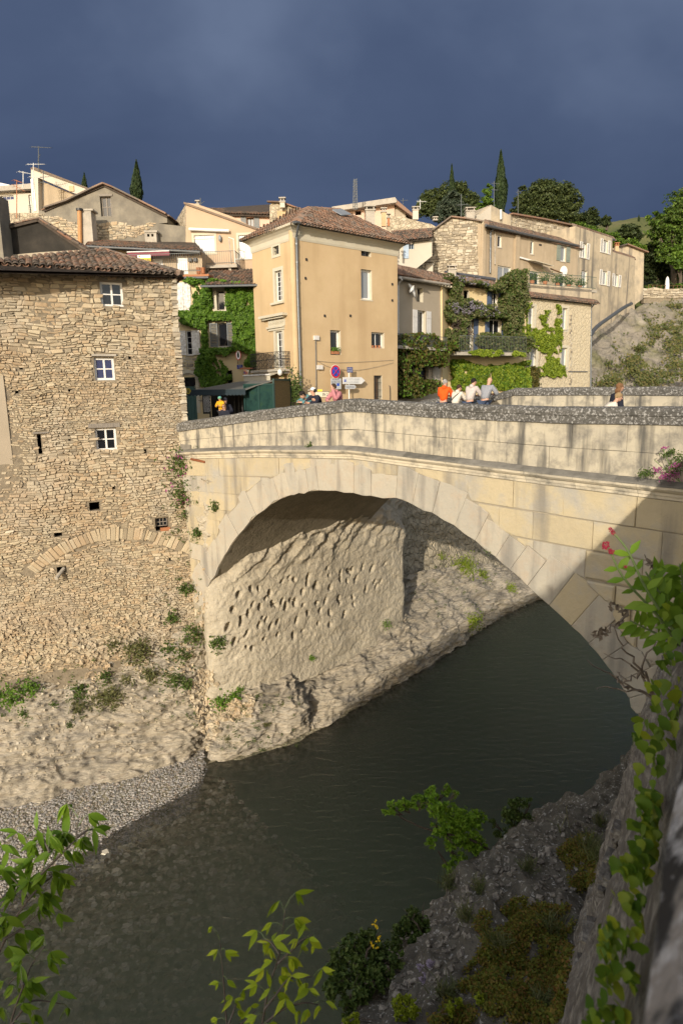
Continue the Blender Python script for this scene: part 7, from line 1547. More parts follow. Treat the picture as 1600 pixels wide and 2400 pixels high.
M['red'] = plain('sign_red', (.55, .02, .025), rough=.4); M['blue'] = plain('sign_blue', (.015, .08, .50), rough=.4); M['signgrey'] = plain('sign_back_grey', (.52, .53, .54), rough=.4); M['signblue2'] = plain('plaque_blue', (.02, .04, .22), rough=.4)
def disc(fr, c, r, d, m, parent, nm, el=1.0, seg=28):
    mb = MB(); u, z = fr.pix(*c); mb.prism([fr.P(u+r*math.cos(2*math.pi*k/seg)*el, z+r*math.sin(2*math.pi*k/seg), d) for k in range(seg)], fr.n*-.012); return fixn(mb.build(nm, M[m], parent))
# the signs face the street, a little off the wall
sA = TRf.P(*TRf.pix(740, 900), .55); sB = TRf.P(*TRf.pix(860, 900), .30); SGF = Fr((sA.x, sA.y), (sB.x, sB.y))
ns = empty('no_stopping_sign', SGF.P(SGF.pix(786, 900)[0], 13.4, 0), 'round red and blue no stopping sign with a white notice plate below', 'sign')
mb = MB(); mb.tube([SGF.P(SGF.pix(786, 900)[0], 13.4, -.03), SGF.P(*SGF.pix(786, 862), -.03)], .03, 8); mb.build('pole', M['signgrey'], ns)
r_ = abs(SGF.pix(797.6, 871)[0]-SGF.pix(786, 871)[0]); disc(SGF, (786, 871), r_, .0, 'white', ns, 'backing'); disc(SGF, (786, 871), r_*.93, .012, 'red', ns, 'red_rim'); disc(SGF, (786, 871), r_*.68, .024, 'blue', ns, 'blue_field')
for s_ in (-1, 1):
    mb = MB(); u, z = SGF.pix(786, 871); k = r_*.66*.7071; mb.bar(SGF.P(u-k, z-k*s_, .036), SGF.P(u+k, z+k*s_, .036), r_*.17, .01); mb.build('red_cross_bar', M['red'], ns)
pl_ = boxpx(SGF, 'notice_plate', (775, 887, 799, 912), -.005, .008, 'signgrey', ns)
text('INTERDIT', SGF, 779, 795, 891, .012, 'ink', ns); text('DU 1ER AU 30/09', SGF, 777, 797, 895, .012, 'ink', ns); text('DE 10H A 19H', SGF, 777.5, 796.5, 899, .012, 'ink', ns); boxpx(SGF, 'blue_square', (789, 898.5, 794.5, 904.5), .008, .014, 'blue', ns)
ds = empty('direction_sign_post', SGF.P(SGF.pix(818, 900)[0], 13.4, 0), 'white direction arrows and a small blue plate on one post by the ochre wall', 'sign')
mb = MB(); mb.tube([SGF.P(SGF.pix(818, 900)[0], 13.4, -.03), SGF.P(*SGF.pix(818, 862), -.03)], .032, 8); mb.build('pole', M['white'], ds)
boxpx(SGF, 'blue_plate', (813, 860.5, 826, 873), 0, .015, 'signblue2', ds)
for k, t_ in enumerate(('PARKING', 'AUTOCARS', 'VILLE')): text(t_, SGF, 814, 825, 864.5+k*3.6, .02, 'white', ds)
def arrow(x0, x1, xt, y0, y1, m, nm):
    mb = MB(); mb.prism([SGF.P(*SGF.pix(x, y), .02) for x, y in ((x0, y0), (x1, y0), (xt, (y0+y1)/2), (x1, y1), (x0, y1))], SGF.n*-.02); return fixn(mb.build(nm, M[m], ds))
arrow(802.5, 846, 854.5, 884, 900, 'white', 'large_arrow_panel'); arrow(808.5, 830, 834, 902, 911.5, 'signgrey', 'small_arrow_panel'); boxpx(SGF, 'parking_symbol', (805.5, 889, 810, 895), .02, .026, 'blue', ds); text('P', SGF, 806.7, 808.9, 894, .03, 'white', ds, bold=True)
text('Cité Médiévale', SGF, 812, 842, 891, .024, 'signgrey', ds); text('Pont Romain', SGF, 812, 840, 898, .024, 'signgrey', ds); text('Centre & Cave', SGF, 810, 829, 908.5, .024, 'ink', ds)
rn = empty('road_name_sign', atY(748, 940, 31), 'cream road board reading IN 2 behind the person in the white cap', 'sign'); RNf = frpix(715, 31.2, 780, 31.0); boxpx(RNf, 'board', (722, 918.5, 770, 930.5), -.03, 0, 'cream', rn); boxpx(RNf, 'board_edge', (721, 917.5, 771, 918.5), -.03, .01, 'ink', rn); boxpx(RNf, 'board_edge', (721, 930.5, 771, 931.5), -.03, .01, 'ink', rn); text('IN 2', RNf, 756, 768.5, 928, .006, 'ink', rn, bold=True, H_=.15); boxpx(RNf, 'yellow_plate', (744, 913, 755, 917.5), -.02, 0, 'yellow', rn)
mb = MB(); mb.bar(RNf.P(*RNf.pix(746, 930), -.03), RNf.P(RNf.pix(746, 930)[0], 13.36, -.03), .05); mb.build('post', M['iron'], rn)
rs = empty('round_shop_sign', BF.P(*BF.pix(563, 848), .4), 'oval white shop sign with a red rim hanging over the street', 'sign'); disc(BF, (563, 833), .30, .42, 'red', rs, 'rim', .52); disc(BF, (563, 833), .25, .435, 'white', rs, 'face', .5); mb = MB(); mb.ball(BF.P(*BF.pix(563, 833), .44), .06, .01, .16); mb.build('emblem', M['ink'], rs); mb = MB(); mb.bar(BF.P(*BF.pix(562, 846), .4), BF.P(*BF.pix(557, 852), 0), .03); mb.build('bracket', M['iron'], rs)
sp_ = empty('street_plaque', BF.P(*BF.pix(562, 865), .05), 'small blue street name plaque reading RUE', 'sign'); boxpx(BF, 'plate', (556, 855, 569, 864.5), 0, .05, 'signblue2', sp_); text('RUE', BF, 559.5, 566, 859, .056, 'white', sp_); text('DU PONT', BF, 557.5, 567.5, 863, .056, 'white', sp_)
rb = empty('shop_board', BF.P(*BF.pix(581, 886), .3), 'red shop board above a small colourful poster by the awning', 'sign'); boxpx(BF, 'red_board', (566, 862, 597, 866), .3, .36, 'terracotta', rb); boxpx(BF, 'poster', (575, 867, 587, 886), .3, .34, mat('poster_print', [(.04,.10,.30), (.55,.15,.05), (.75,.70,.55), (.10,.10,.12)], scale=5, bump=0, pos=(.35, .65)), rb)
sb = empty('street_shrub', atY(690, 935, 33.5), 'leafy green shrub between the bamboo panel and the ochre house', 'shrub'); mb = MB(); random.seed(6)
for _ in range(700): q = Vector((random.gauss(0, .2), random.gauss(0, .15), random.gauss(0, .42))); leaf(mb, atY(689, 913, 33.3)+q, Vector((random.uniform(-1, 1), -1, random.uniform(0, 1))), random.uniform(.06, .12))
mb.build('foliage', M['weed'], sb, kind='stuff'); mb = MB(); mb.tube([atY(690, 950, 33.4), atY(689, 900, 33.3)], .03, 5); mb.build('stem', M['bark'], sb)
# ============================================================ unseen block added behind the camera, outline traced back from its wanted shadow
def shp(p, zr): t = (zr-p.z)/L.z; return p + L*t
ZR = 22.0
P1 = BR.P(*BR.pix(1600, 1115)); P2 = BR.P(*BR.pix(1290, 1395)); P3 = atY(1042, 1502, 35.3); P4 = atY(800, 1668, 27.9)
q1, q2, q3, q4 = [shp(p, ZR) for p in (P1, P2, P3, P4)]
e0 = q1 + (q1-q2).normalized()*14
pl = [e0, q1, q2, q3, q4, q4+Vector((4, -12, 0)), e0+Vector((14, -30, 0)), e0+Vector((16, -4, 0))]
nh = empty('shadow_block', Vector((2, -25, 14)), 'unseen block added behind the viewer to shade the bridge end and near bank', 'house')
mb = MB(); mb.prism([Vector((p.x, p.y, ZR)) for p in pl], (0, 0, -8.2)); fixn(mb.build('wall', M['peach'], nh))
mb = MB(); mb.prism([Vector((p.x, p.y, ZR+.01)) for p in pl], (0, 0, .18)); fixn(mb.build('roof', M['tile'], nh))
bpy.context.view_layer.update(); DG_ = bpy.context.evaluated_depsgraph_get()
def hit(px, py):
    d = ray(px, py).normalized(); ok, loc, nrm, *_ = SC.ray_cast(DG_, CAM, d); return (loc, nrm) if ok else (None, None)
# ============================================================ weeds rooted in the walls and rock
def clump(px, py, r, label, m='weed', n=None, s=(.05, .10), fl=None, nfl=0, cat='plant', name='wall_plant', group=None, spread=1, drop=.3, grass=0):
    loc, nrm = hit(px, py)
    if loc is None: return
    if nrm.dot(CAM-loc) < 0: nrm = -nrm
    R_ = r*(loc-CAM).length/FPX; root = empty(name, loc, label, cat, group); mb = MB(); n = n or int(40+R_*R_*900)
    for _ in range(n):
        a = random.uniform(0, 6.28); q = Vector((random.gauss(0, R_*.45*spread), random.gauss(0, R_*.3), random.gauss(0, R_*.42))); q += nrm*(abs(random.gauss(0, R_*.28))+.03) - Vector((0, 0, R_*drop*random.random()))
        leaf(mb, loc+q, nrm+Vector((random.uniform(-1, 1), random.uniform(-1, 1), random.uniform(0, 1.4))), random.uniform(*s), el=1.4, mi=1 if fl and random.random() < nfl else 0)
    for _ in range(grass):
        b = loc+Vector((random.gauss(0, R_*.4), random.gauss(0, R_*.2), 0)); t = b+nrm*R_*.3+Vector((random.gauss(0, R_*.35), random.gauss(0, R_*.2), R_*random.uniform(.4, 1.2))); w = Vector((.008+R_*.01, 0, 0)); mb.add([b-w, b+w, t], [(0, 1, 2)], 0)
    mb.build('foliage', [M[m]]+([M[fl]] if fl else []), root, kind='stuff'); return root
random.seed(61)
M['redv'] = leafmat('red_valerian_flower', (.28,.01,.03), (.40,.02,.06), (.50,.05,.10))
WD = [(421,1079,34,'bushy valerian with pink flowers where the rubble house meets the bridge parapet','f'),(430,1155,36,'wider valerian bush below the first one on the rubble corner','f'),(437,1205,14,'small tuft under the valerian bushes',''),(468,1246,17,'leafy tuft beside the left pier of the arch',''),(508,1184,15,'small fern growing in a joint of the left bridge pier',''),
 (428,1378,16,'weed tuft on the rubble corner level with the sockets',''),(455,1376,12,'little tuft hard against the pale cliff edge',''),(400,1443,18,'weed on loose rubble left of the cliff foot',''),(458,1482,30,'dark leafy plant at the corner of the socket cliff',''),(508,1502,22,'wiry plant hanging over the cliff corner',''),(321,1520,34,'broad olive bush on the rubble ledge','o'),(264,1512,20,'left neighbour of the broad olive bush','o'),(393,1518,22,'green plant between the olive bush and the cliff',''),(425,1528,20,'bright plant on the white rubble',''),
 (245,1590,18,'low plant at the head of the dark crack',''),(182,1610,24,'round plant on the pale rock shelf',''),(230,1634,24,'grassy bush below the crack','o'),(266,1632,26,'olive grass bush in the middle of the rock face','o'),(296,1592,20,'dry bush above the olive grass','o'),(352,1580,24,'bush centred on the rock face under the rubble','o'),(406,1596,26,'dense green bush near the rock notch',''),(436,1600,16,'outlying tuft near the rock notch',''),(19,1624,30,'bright green mat at the far left of the rock','b'),(69,1604,24,'right end of the bright green mat','b'),(176,1666,24,'scraggy bush hanging under the crack','o'),(54,1668,12,'tiny tuft on the left rock face',''),
 (517,1640,22,'bright plants in the notch beside the boulder','b'),(547,1626,16,'bright plants along the boulder foot','b'),(560,1612,12,'green edging under the pale boulder','b'),(515,1665,12,'tuft low in the rock notch','b'),(125,1650,9,'speck of green on the left rock',''),(160,1700,9,'lone speck of green low on the left rock',''),
 (1083,1325,30,'yellow green grass patch under the far side of the arch','g'),(1125,1345,18,'grass beside the yellow patch','g'),(1103,1452,22,'grass tuft near the water under the arch','g'),(728,1541,9,'small green tuft at the foot of the socket cliff','b'),(901,1460,14,'green tuft at the right end of the cliff foot','b'),(1190,1380,16,'sparse grass near the arch shadow','g'),(1030,1300,14,'tuft at the foot of the recess wall','g'),
 (620,1700,10,'grey tuft on the outcrop by the river','o'),(570,1660,9,'tuft on top of the outcrop','o'),(660,1650,9,'tuft near the dark cleft','o'),(535,1735,9,'tiny plant low on the outcrop','o'),(730,1044-2,9,'tuft sprouting from the bridge ledge','')]
for (x, y, r, lab, k) in WD:
    clump(x, y, r, lab, m={'o': 'wist', 'b': 'ivy', 'g': 'ivylime'}.get(k, 'weed'), fl='valerian' if k == 'f' else None, nfl=.13, grass=int(r*1.5) if k in ('o', 'g') else 0, s=(.05, .11) if r > 14 else (.04, .07), cat='grass' if k == 'g' else 'plant')
# small scattered weeds
mb = MB()
for _ in range(260):
    x, y = random.choice([(random.uniform(380, 480), random.uniform(1050, 1600)), (random.uniform(0, 480), random.uniform(1540, 1700)), (random.uniform(500, 700), random.uniform(1620, 1760)), (random.uniform(960, 1180), random.uniform(1290, 1480))]); loc, nrm = hit(x, y)
    if loc is None: continue
    if nrm.dot(CAM-loc) < 0: nrm = -nrm
    for _ in range(14): leaf(mb, loc+nrm*random.uniform(.01, .08)+Vector((random.gauss(0, .06), random.gauss(0, .04), random.gauss(0, .05))), nrm+Vector((random.uniform(-1, 1), random.uniform(-1, 1), 1)), random.uniform(.03, .07))
mb.build('scattered_weeds', M['weed'], kind='stuff')
# loose rubble lying where the wall breaks down into the rock, and stones on the ledge
def loose(polys, n, smin, smax, m, name, up=0.0):
    mb = MB(); k = 0; tries = 0
    while k < n and tries < n*6:
        tries += 1; pp = random.choice(polys); x = random.uniform(min(p[0] for p in pp), max(p[0] for p in pp)); y = random.uniform(min(p[1] for p in pp), max(p[1] for p in pp))
        if not pinpoly(x+12*noise.noise(Vector((x*.03, y*.03, 7))), y, pp) or noise.noise(Vector((x*.02, y*.02, 8))) < -.25: continue
        loc, nrm = hit(x, y)
        if loc is None: continue
        if nrm.dot(CAM-loc) < 0: nrm = -nrm
        s = random.uniform(smin, smax); t = nrm.orthogonal().normalized(); b_ = nrm.cross(t); a = random.uniform(0, 6.28); u_ = t*math.cos(a)+b_*math.sin(a); v_ = nrm.cross(u_); N0 = len(mb.v)
        mb.box(loc+nrm*s*.12, (s, s*random.uniform(.45, .9), s*random.uniform(.35, .6)), (u_, v_, nrm))
        for q in mb.v[N0:]: q += Vector((random.uniform(-1, 1), random.uniform(-1, 1), random.uniform(-1, 1)))*s*.16
        k += 1
    mb.build(name, M[m], kind='stuff')
loose([[(330,1400),(480,1330),(486,1620),(400,1610),(300,1560),(250,1600),(230,1520)], [(0,1440),(120,1450),(300,1500),(230,1600),(60,1560),(0,1540)], [(440,1600),(500,1560),(520,1700),(485,1770),(465,1700)], [(505,1640),(600,1625),(590,1680),(510,1690)]], 1500, .06, .19, 'rubble', 'loose_rubble')
loose([[(0,1540),(300,1540),(470,1620),(470,1740),(200,1800),(0,1860)]], 500, .04, .12, 'rubble_dark', 'rock_fragments')
loose([[(1030,2080),(1250,1920),(1400,1880),(1400,2000),(1340,2130),(1150,2120),(1000,2380),(880,2390)]], 330, .025, .09, 'retain', 'ledge_stones')
# ============================================================ mossy ledge at the lower right
M['moss'] = leafmat('moss', (.08,.12,.014), (.17,.17,.02), (.22,.105,.03)); M['bushleaf'] = leafmat('shrub_leaf', (.11,.22,.02), (.20,.36,.03), (.30,.46,.05), .5); M['grass'] = leafmat('grass_blade', (.07,.09,.03), (.12,.15,.05), (.22,.20,.10))
mp_ = [(1120,2150),(1200,2110),(1290,2120),(1345,2130),(1330,2250),(1310,2400),(1000,2400),(1060,2330),(1110,2260)]; mp2 = [(1300,1990),(1340,1950),(1400,1960),(1395,2060),(1350,2090),(1330,2040)]
mb = MB(); k = 0
while k < 27000:
    if random.random() < .8: x, y = random.uniform(990, 1350), random.uniform(2100, 2420); pp = mp_
    else: x, y = random.uniform(1290, 1410), random.uniform(1940, 2100); pp = mp2
    if not pinpoly(x+20*noise.noise(Vector((x*.02, y*.02, 1))), y+20*noise.noise(Vector((x*.02, y*.02, 2))), pp) or noise.noise(Vector((x*.022, y*.022, 3))) < -.22: k += .2; continue
    loc, nrm = hit(x, y)
    if loc is None: k += 1; continue
    for _ in range(3): leaf(mb, loc+Vector((random.gauss(0, .02), random.gauss(0, .02), random.uniform(0, .05))), Vector((random.uniform(-1, 1), random.uniform(-1, 1), 1.2)), random.uniform(.015, .04)); k += 1
mb.build('moss_carpet', M['moss'], kind='stuff')
def shrub(label, pts, blobs, m, s, n, name='shrub', cat='shrub', fl=None, nfl=0, stem=.03, seed=1):
    """pts: pixels+depth of the main stems; blobs: (px, py, radius px, depth)"""
    rr = random.Random(seed); random.seed(seed); base = atY(*pts[0][0]); root = empty(name, base, label, cat); mb = MB()
    for st_ in pts:
        P = resample([atY(*p) for p in st_], 9); P = [p+Vector((rr.gauss(0, .02), rr.gauss(0, .02), rr.gauss(0, .02))) for p in P]; mb.tube(P, [stem*(1-.75*i/8) for i in range(9)], 5)
    B = [(atY(x, y, Y), r*Y/FPX) for x, y, r, Y in blobs]
    for c, r in B:
        p0 = atY(*pts[0][-2]); 
        for _ in range(5): q = c+Vector((rr.gauss(0, r*.5), rr.gauss(0, r*.5), rr.gauss(0, r*.5))); mb.tube([p0.lerp(c, .6), (p0.lerp(c, .8)+q)/2, q], [stem*.3, stem*.2, stem*.08], 4)
    mb.build('stem', M['bark'], root, kind='stuff'); mb = MB(); tot = sum(r*r for c, r in B)
    for c, r in B:
        for _ in range(max(3, int(n*r*r/tot/14))):
            d = Vector((rr.gauss(0, 1), rr.gauss(0, 1), rr.gauss(0, 1))).normalized()*r*rr.random()**.4; cc = c+d
            for _ in range(14): leaf(mb, cc+Vector((rr.gauss(0, 1), rr.gauss(0, 1), rr.gauss(0, .8)))*r*.14, d.normalized()*.4+Vector((rr.uniform(-1, 1), rr.uniform(-1, 1), rr.uniform(.1, 1.5))), rr.uniform(.6, 1.2)*s, el=1.25, mi=1 if fl and rr.random() < nfl else 0)
    mb.build('foliage', [M[m]]+([M[fl]] if fl else []), root, kind='stuff'); return root
c7 = lambda x, y: (750+.542*x, 1750+.542*y)
shrub('bright green shrub leaning out from the ledge over the dark water', [[(*c7(820, 530), 9.6), (*c7(740, 460), 9.5), (*c7(600, 380), 9.4), (*c7(440, 345), 9.3), (*c7(300, 270), 9.2)]],
 [(*c7(x, y), r*.542, Y) for x, y, r, Y in ((300, 262, 34, 9.2), (355, 250, 36, 9.3), (420, 235, 40, 9.4), (480, 205, 36, 9.4), (545, 180, 30, 9.5), (590, 205, 20, 9.4), (500, 260, 50, 9.3), (570, 300, 60, 9.4), (640, 330, 62, 9.5), (690, 310, 34, 9.6), (520, 350, 48, 9.3), (590, 400, 58, 9.4), (660, 420, 55, 9.5), (700, 470, 48, 9.6), (600, 490, 42, 9.5), (480, 420, 30, 9.2), (555, 520, 30, 9.4))], 'bushleaf', .052, 5600, seed=3)
shrub('darker shrub with bare twigs right of the leaning one on the ledge', [[(*c7(860, 540), 9.9), (*c7(850, 420), 9.9), (*c7(850, 300), 9.9)]], [(*c7(x, y), r*.542, Y) for x, y, r, Y in ((850, 250, 36, 9.9), (900, 240, 22, 9.9), (830, 300, 48, 9.9), (890, 320, 46, 9.9), (840, 380, 52, 9.8), (910, 400, 40, 9.9), (800, 440, 46, 9.8), (880, 460, 50, 9.8), (930, 480, 34, 9.8), (745, 330, 20, 9.8), (770, 380, 22, 9.8))], 'weed', .05, 3800, seed=4)
shrub('dark green shrub with small yellow flowers at the water side of the ledge', [[(*c7(300, 1100), 6.4), (*c7(200, 950), 6.5), (*c7(230, 850), 6.6)]], [(*c7(x, y), r*.542, Y) for x, y, r, Y in ((80, 930, 55, 6.6), (140, 870, 60, 6.7), (210, 840, 55, 6.8), (250, 900, 65, 6.7), (180, 950, 70, 6.5), (90, 1010, 60, 6.4), (270, 1000, 60, 6.4), (330, 930, 50, 6.6), (50, 1050, 50, 6.3), (180, 1050, 60, 6.3), (350, 1040, 50, 6.3), (120, 1120, 50, 6.2), (420, 980, 40, 6.5))], 'weed', .045, 6000, seed=5, fl=None)
shrub('grey green twiggy shrub above the yellow flowered one', [[(*c7(480, 930), 7.2), (*c7(440, 820), 7.4), (*c7(400, 730), 7.5)]], [(*c7(x, y), r*.542, Y) for x, y, r, Y in ((390, 740, 48, 7.6), (350, 790, 44, 7.5), (440, 790, 56, 7.5), (490, 850, 56, 7.3), (420, 860, 52, 7.3), (530, 800, 34, 7.5), (480, 910, 50, 7.1), (550, 900, 34, 7.1), (330, 850, 34, 7.3))], 'weed', .04, 4200, seed=6)
M['yellowfl'] = leafmat('yellow_flower', (.60,.42,.01), (.75,.55,.02), (.8,.65,.05)); M['lilacfl'] = leafmat('lilac_flower', (.30,.25,.36), (.42,.36,.48), (.5,.45,.55)); M['euph'] = leafmat('euphorbia', (.12,.17,.01), (.22,.28,.015), (.33,.38,.02))
shrub('lime yellow euphorbia at the bottom edge of the ledge', [[(*c7(400, 1240), 5.2), (*c7(380, 1190), 5.2), (*c7(375, 1120), 5.25)]], [(*c7(x, y), r*.542, Y) for x, y, r, Y in ((340, 1110, 34, 5.25), (385, 1095, 30, 5.25), (400, 1140, 34, 5.2), (350, 1160, 34, 5.2), (150, 1180, 30, 5.2), (120, 1195, 28, 5.2), (600, 1110, 26, 5.2), (690, 1090, 26, 5.2), (740, 1120, 26, 5.2), (560, 1140, 30, 5.1))], 'euph', .022, 3600, seed=7, cat='plant', stem=.01)
for k, (x, y) in enumerate(((c7(240, 770)), (c7(250, 830)), (c7(232, 862)))):
    mb = MB(); r = empty('yellow_flower', atY(x, y, 6.55), ('topmost', 'middle', 'lowest')[k]+' yellow broom flower on the dark shrub', 'flower'); random.seed(k)
    for _ in range(9): leaf(mb, atY(x, y, 6.5)+Vector((random.gauss(0, .02), 0, random.gauss(0, .025))), Vector((0, -1, .3)), .03)
    mb.build('petal', M['yellowfl'], r, kind='stuff')
shrub('pale lilac flower spikes beside the grey ledge rock', [[(*c7(480, 1040), 6.1), (*c7(470, 990), 6.1), (*c7(465, 940), 6.1)]], [(*c7(x, y), r*.542, 6.1) for x, y, r in ((430, 950, 20), (470, 935, 24), (510, 960, 20), (450, 1000, 26), (490, 1000, 26), (505, 1030, 18))], 'lilacfl', .02, 900, seed=8, cat='flower', stem=.008)
random.seed(71)
gr_ = [(1165,440,'tall grass tuft at the foot of the retaining wall',50),(1200,480,'second grass tuft on the ledge by the wall',40),(1010,790,'drooping grass tuft in the middle of the ledge',50),(770,860,'blue green grass tuft on the moss',46),(560,600,'grass tuft on the edge rock near the water',50),(690,620,'grass tuft beside the lichened rock',40),(640,740,'long grass tuft hanging over the lower rock',46),(1210,330,'small grass tuft beside the pale boulders',30),(900,530,'grass between the shrub and the rock',40),(540,1080,'grass beside the lilac spikes',46),(960,1120,'grass in the moss near the wall foot',46),(1050,360,'tall thin dry stems above the pale boulders',30)]
for x, y, lab, r in gr_:
    px, py = c7(x, y); loc, nrm = hit(px, py)
    if loc is None: continue
    R_ = r*.542*(loc-CAM).length/FPX*1.3; root = empty('grass_tuft', loc, lab, 'grass'); mb = MB()
    for _ in range(130 if 'stems' not in lab else 9):
        b = loc+Vector((random.gauss(0, R_*.25), random.gauss(0, R_*.25), -.02)); d = Vector((random.gauss(0, .5), random.gauss(0, .5), 1)).normalized(); ln = R_*random.uniform(.7, 1.5)*(3 if 'stems' in lab else 1); w = Vector((random.uniform(-1, 1), random.uniform(-1, 1), 0)).normalized()*.005
        m1 = b+d*ln*.6; t = m1+(d+Vector((random.gauss(0, .5), random.gauss(0, .5), -.5)))*ln*.4; mb.add([b-w, b+w, m1+w*.8, m1-w*.8, t], [(0, 1, 2, 3), (3, 2, 4)])
    mb.build('blades', M['grass'], root, kind='stuff')
# ============================================================ big leaves close to the camera
def leafmesh(name, m, prof, ln=1.0, droop=.25, fold=.12, seg=6):
    vs = []; fs = []
    for i in range(seg+1):
        t = i/seg; w = lerp_tab(prof, t); y = t*ln; z = -droop*t*t
        vs += [(-w, y, z+fold*w*2), (0, y, z), (w, y, z+fold*w*2)]
    for i in range(seg): b = 3*i; fs += [(b, b+1, b+4, b+3), (b+1, b+2, b+5, b+4)]
    me = bpy.data.meshes.new(name); me.from_pydata(vs, [], fs); me.materials.append(m); me.polygons.foreach_set('use_smooth', [True]*len(fs)); return me
M['near_green'] = mat('near_leaf', [(.10,.20,.015), (.17,.30,.025), (.26,.40,.04)], scale=14, rnd=.6, bump=.25, bscale=50, bdist=.002, trans=.45, rough=.45); M['near_sunlit_lime'] = mat('near_leaf_sunlit_lime', [(.24,.36,.02), (.38,.50,.03), (.52,.60,.05)], scale=14, rnd=.6, bump=.25, bscale=50, bdist=.002, trans=.45, rough=.45)  # lime raised to carry sunlight that the shaded saplings do not get
M['ivybig'] = mat('ivy_big_leaf', [(.05,.12,.012), (.14,.23,.02), (.36,.40,.03)], scale=9, rnd=.6, bump=.2, bscale=40, bdist=.002, trans=.4, rough=.4); M['twig'] = plain('twig', (.10, .085, .07)); M['greenstem'] = plain('green_stem', (.14, .20, .07)); M['dry'] = plain('dry_twig', (.16, .13, .10))
LM = leafmesh('leaflet', M['near_green'], [(0, .01), (.12, .08), (.35, .155), (.6, .13), (.82, .05), (1, .0)]); LMl = leafmesh('leaflet', M['near_sunlit_lime'], [(0, .01), (.12, .08), (.35, .155), (.6, .13), (.82, .05), (1, .0)])
IV = leafmesh('ivy_leaf', M['ivybig'], [(0, .06), (.08, .30), (.25, .46), (.38, .34), (.5, .38), (.62, .22), (.8, .12), (1, .0)], droop=.15, fold=.10, seg=10); VL = leafmesh('valerian_leaf', M['near_green'], [(0, .02), (.2, .15), (.5, .21), (.8, .1), (1, 0)], droop=.12)
def putleaf(me, p, d, s, parent, nm='leaf', nrm=None):
    d = Vector(d).normalized(); n = nrm or Vector((random.gauss(0, .5), random.gauss(-.5, .5), 1)); x = d.cross(n); x = x.normalized() if x.length > .05 else Vector((1, 0, 0)); z = x.cross(d)
    o = bpy.data.objects.new(nm, me); COL.objects.link(o); sub_loc(o, parent, p); o.rotation_euler = Matrix(((x.x, d.x, z.x), (x.y, d.y, z.y), (x.z, d.z, z.z))).to_euler(); o.scale = (s*random.uniform(.8, 1.15), s, s)
c6 = lambda x, y: (x*.5102, 1850+.5102*y)
def sapling(label, stems, me, Y, sz, name='sapling', seed=1, sm='twig', fork=5, step=.075, rad=.006):
    random.seed(seed); root = empty(name, atY(*c6(*stems[0][0]), Y)-Vector((0, 0, .1)), label, 'young tree')
    for st_ in stems:
        P = [atY(*c6(x, y), Y+.12*i/len(st_)) for i, (x, y) in enumerate(st_)]; P = resample(P, 14); n = len(P); mb = MB(); mb.tube(P, [rad*(1-.7*i/(n-1)) for i in range(n)], 6); mb.build('branch', M[sm], root, smooth=True)
        ln = sum((b-a).length for a, b in zip(P, P[1:])); k = max(2, int(ln/step))
        for i in range(k+1):
            t = .12+.88*i/k; x = t*(n-1); j = min(int(x), n-2); p = P[j].lerp(P[j+1], x-j); d = (P[j+1]-P[j]).normalized(); side = d.cross(Vector((0, 1, .2))).normalized()*(1 if i % 2 else -1)
            pe = p + side*random.uniform(.03, .075)*sz*9 + d*random.uniform(.0, .05) + Vector((0, random.uniform(-.03, .03), 0)); mbp = MB(); mbp.tube([p, (p+pe)/2+Vector((0, 0, .01)), pe], [.0022, .0016, .0012], 4); mbp.build('petiole', M['greenstem'], root)
            nl = random.choice((3, 3, 5)) if fork > 3 else 3
            for q in range(nl):
                a = (q-(nl-1)/2)*.75; dd = side*math.cos(a)+d*math.sin(a)*.8+Vector((0, random.uniform(-.3, .3), -random.uniform(.5, 1.3))); putleaf(me, pe, dd, sz*random.uniform(.75, 1.2), root)
    return root
sapling('young ash leaved tree reaching in from the lower left, long drooping leaflets', [[(-60, 820), (0, 745), (60, 610), (130, 510), (190, 390), (230, 280), (240, 200)], [(190, 390), (250, 330), (320, 260), (350, 225), (360, 130)], [(130, 510), (90, 440), (40, 390), (-10, 330)], [(350, 225), (400, 190), (440, 180)], [(230, 290), (190, 220), (110, 220)], [(130, 510), (190, 440), (280, 370)], [(20, 690), (100, 640), (190, 560)]], LM, 2.3, .092, seed=5, step=.035)
sapling('lower left seedling stems with sparse drooping leaflets', [[(30, 1180), (60, 1040), (110, 900), (150, 800), (210, 720)], [(50, 1090), (100, 1020), (160, 970), (280, 985)], [(110, 900), (80, 860), (40, 900)]], LM, 2.1, .08, seed=6, step=.045)
sapling('tall lime green sapling at the bottom centre, sunlight put into its leaf colour, leaves in drooping pairs', [[(1190, 1180), (1215, 1010), (1240, 890), (1280, 770), (1300, 640), (1310, 545)], [(1275, 800), (1340, 740), (1390, 690), (1440, 665)], [(1285, 760), (1240, 700), (1200, 690)], [(1215, 1010), (1270, 940), (1330, 870), (1440, 860)], [(1200, 1090), (1300, 1010), (1400, 980), (1460, 990)]], LMl, 2.2, .075, seed=7, fork=3, step=.042)
sapling('shorter lime green seedling left of the tall one', [[(1060, 1180), (1040, 1060), (1030, 920), (1020, 800), (1010, 690)], [(1050, 1080), (1080, 1000), (1100, 950)], [(1055, 1110), (1130, 1060), (1180, 1010)]], LMl, 2.3, .06, seed=8, fork=3, step=.06)
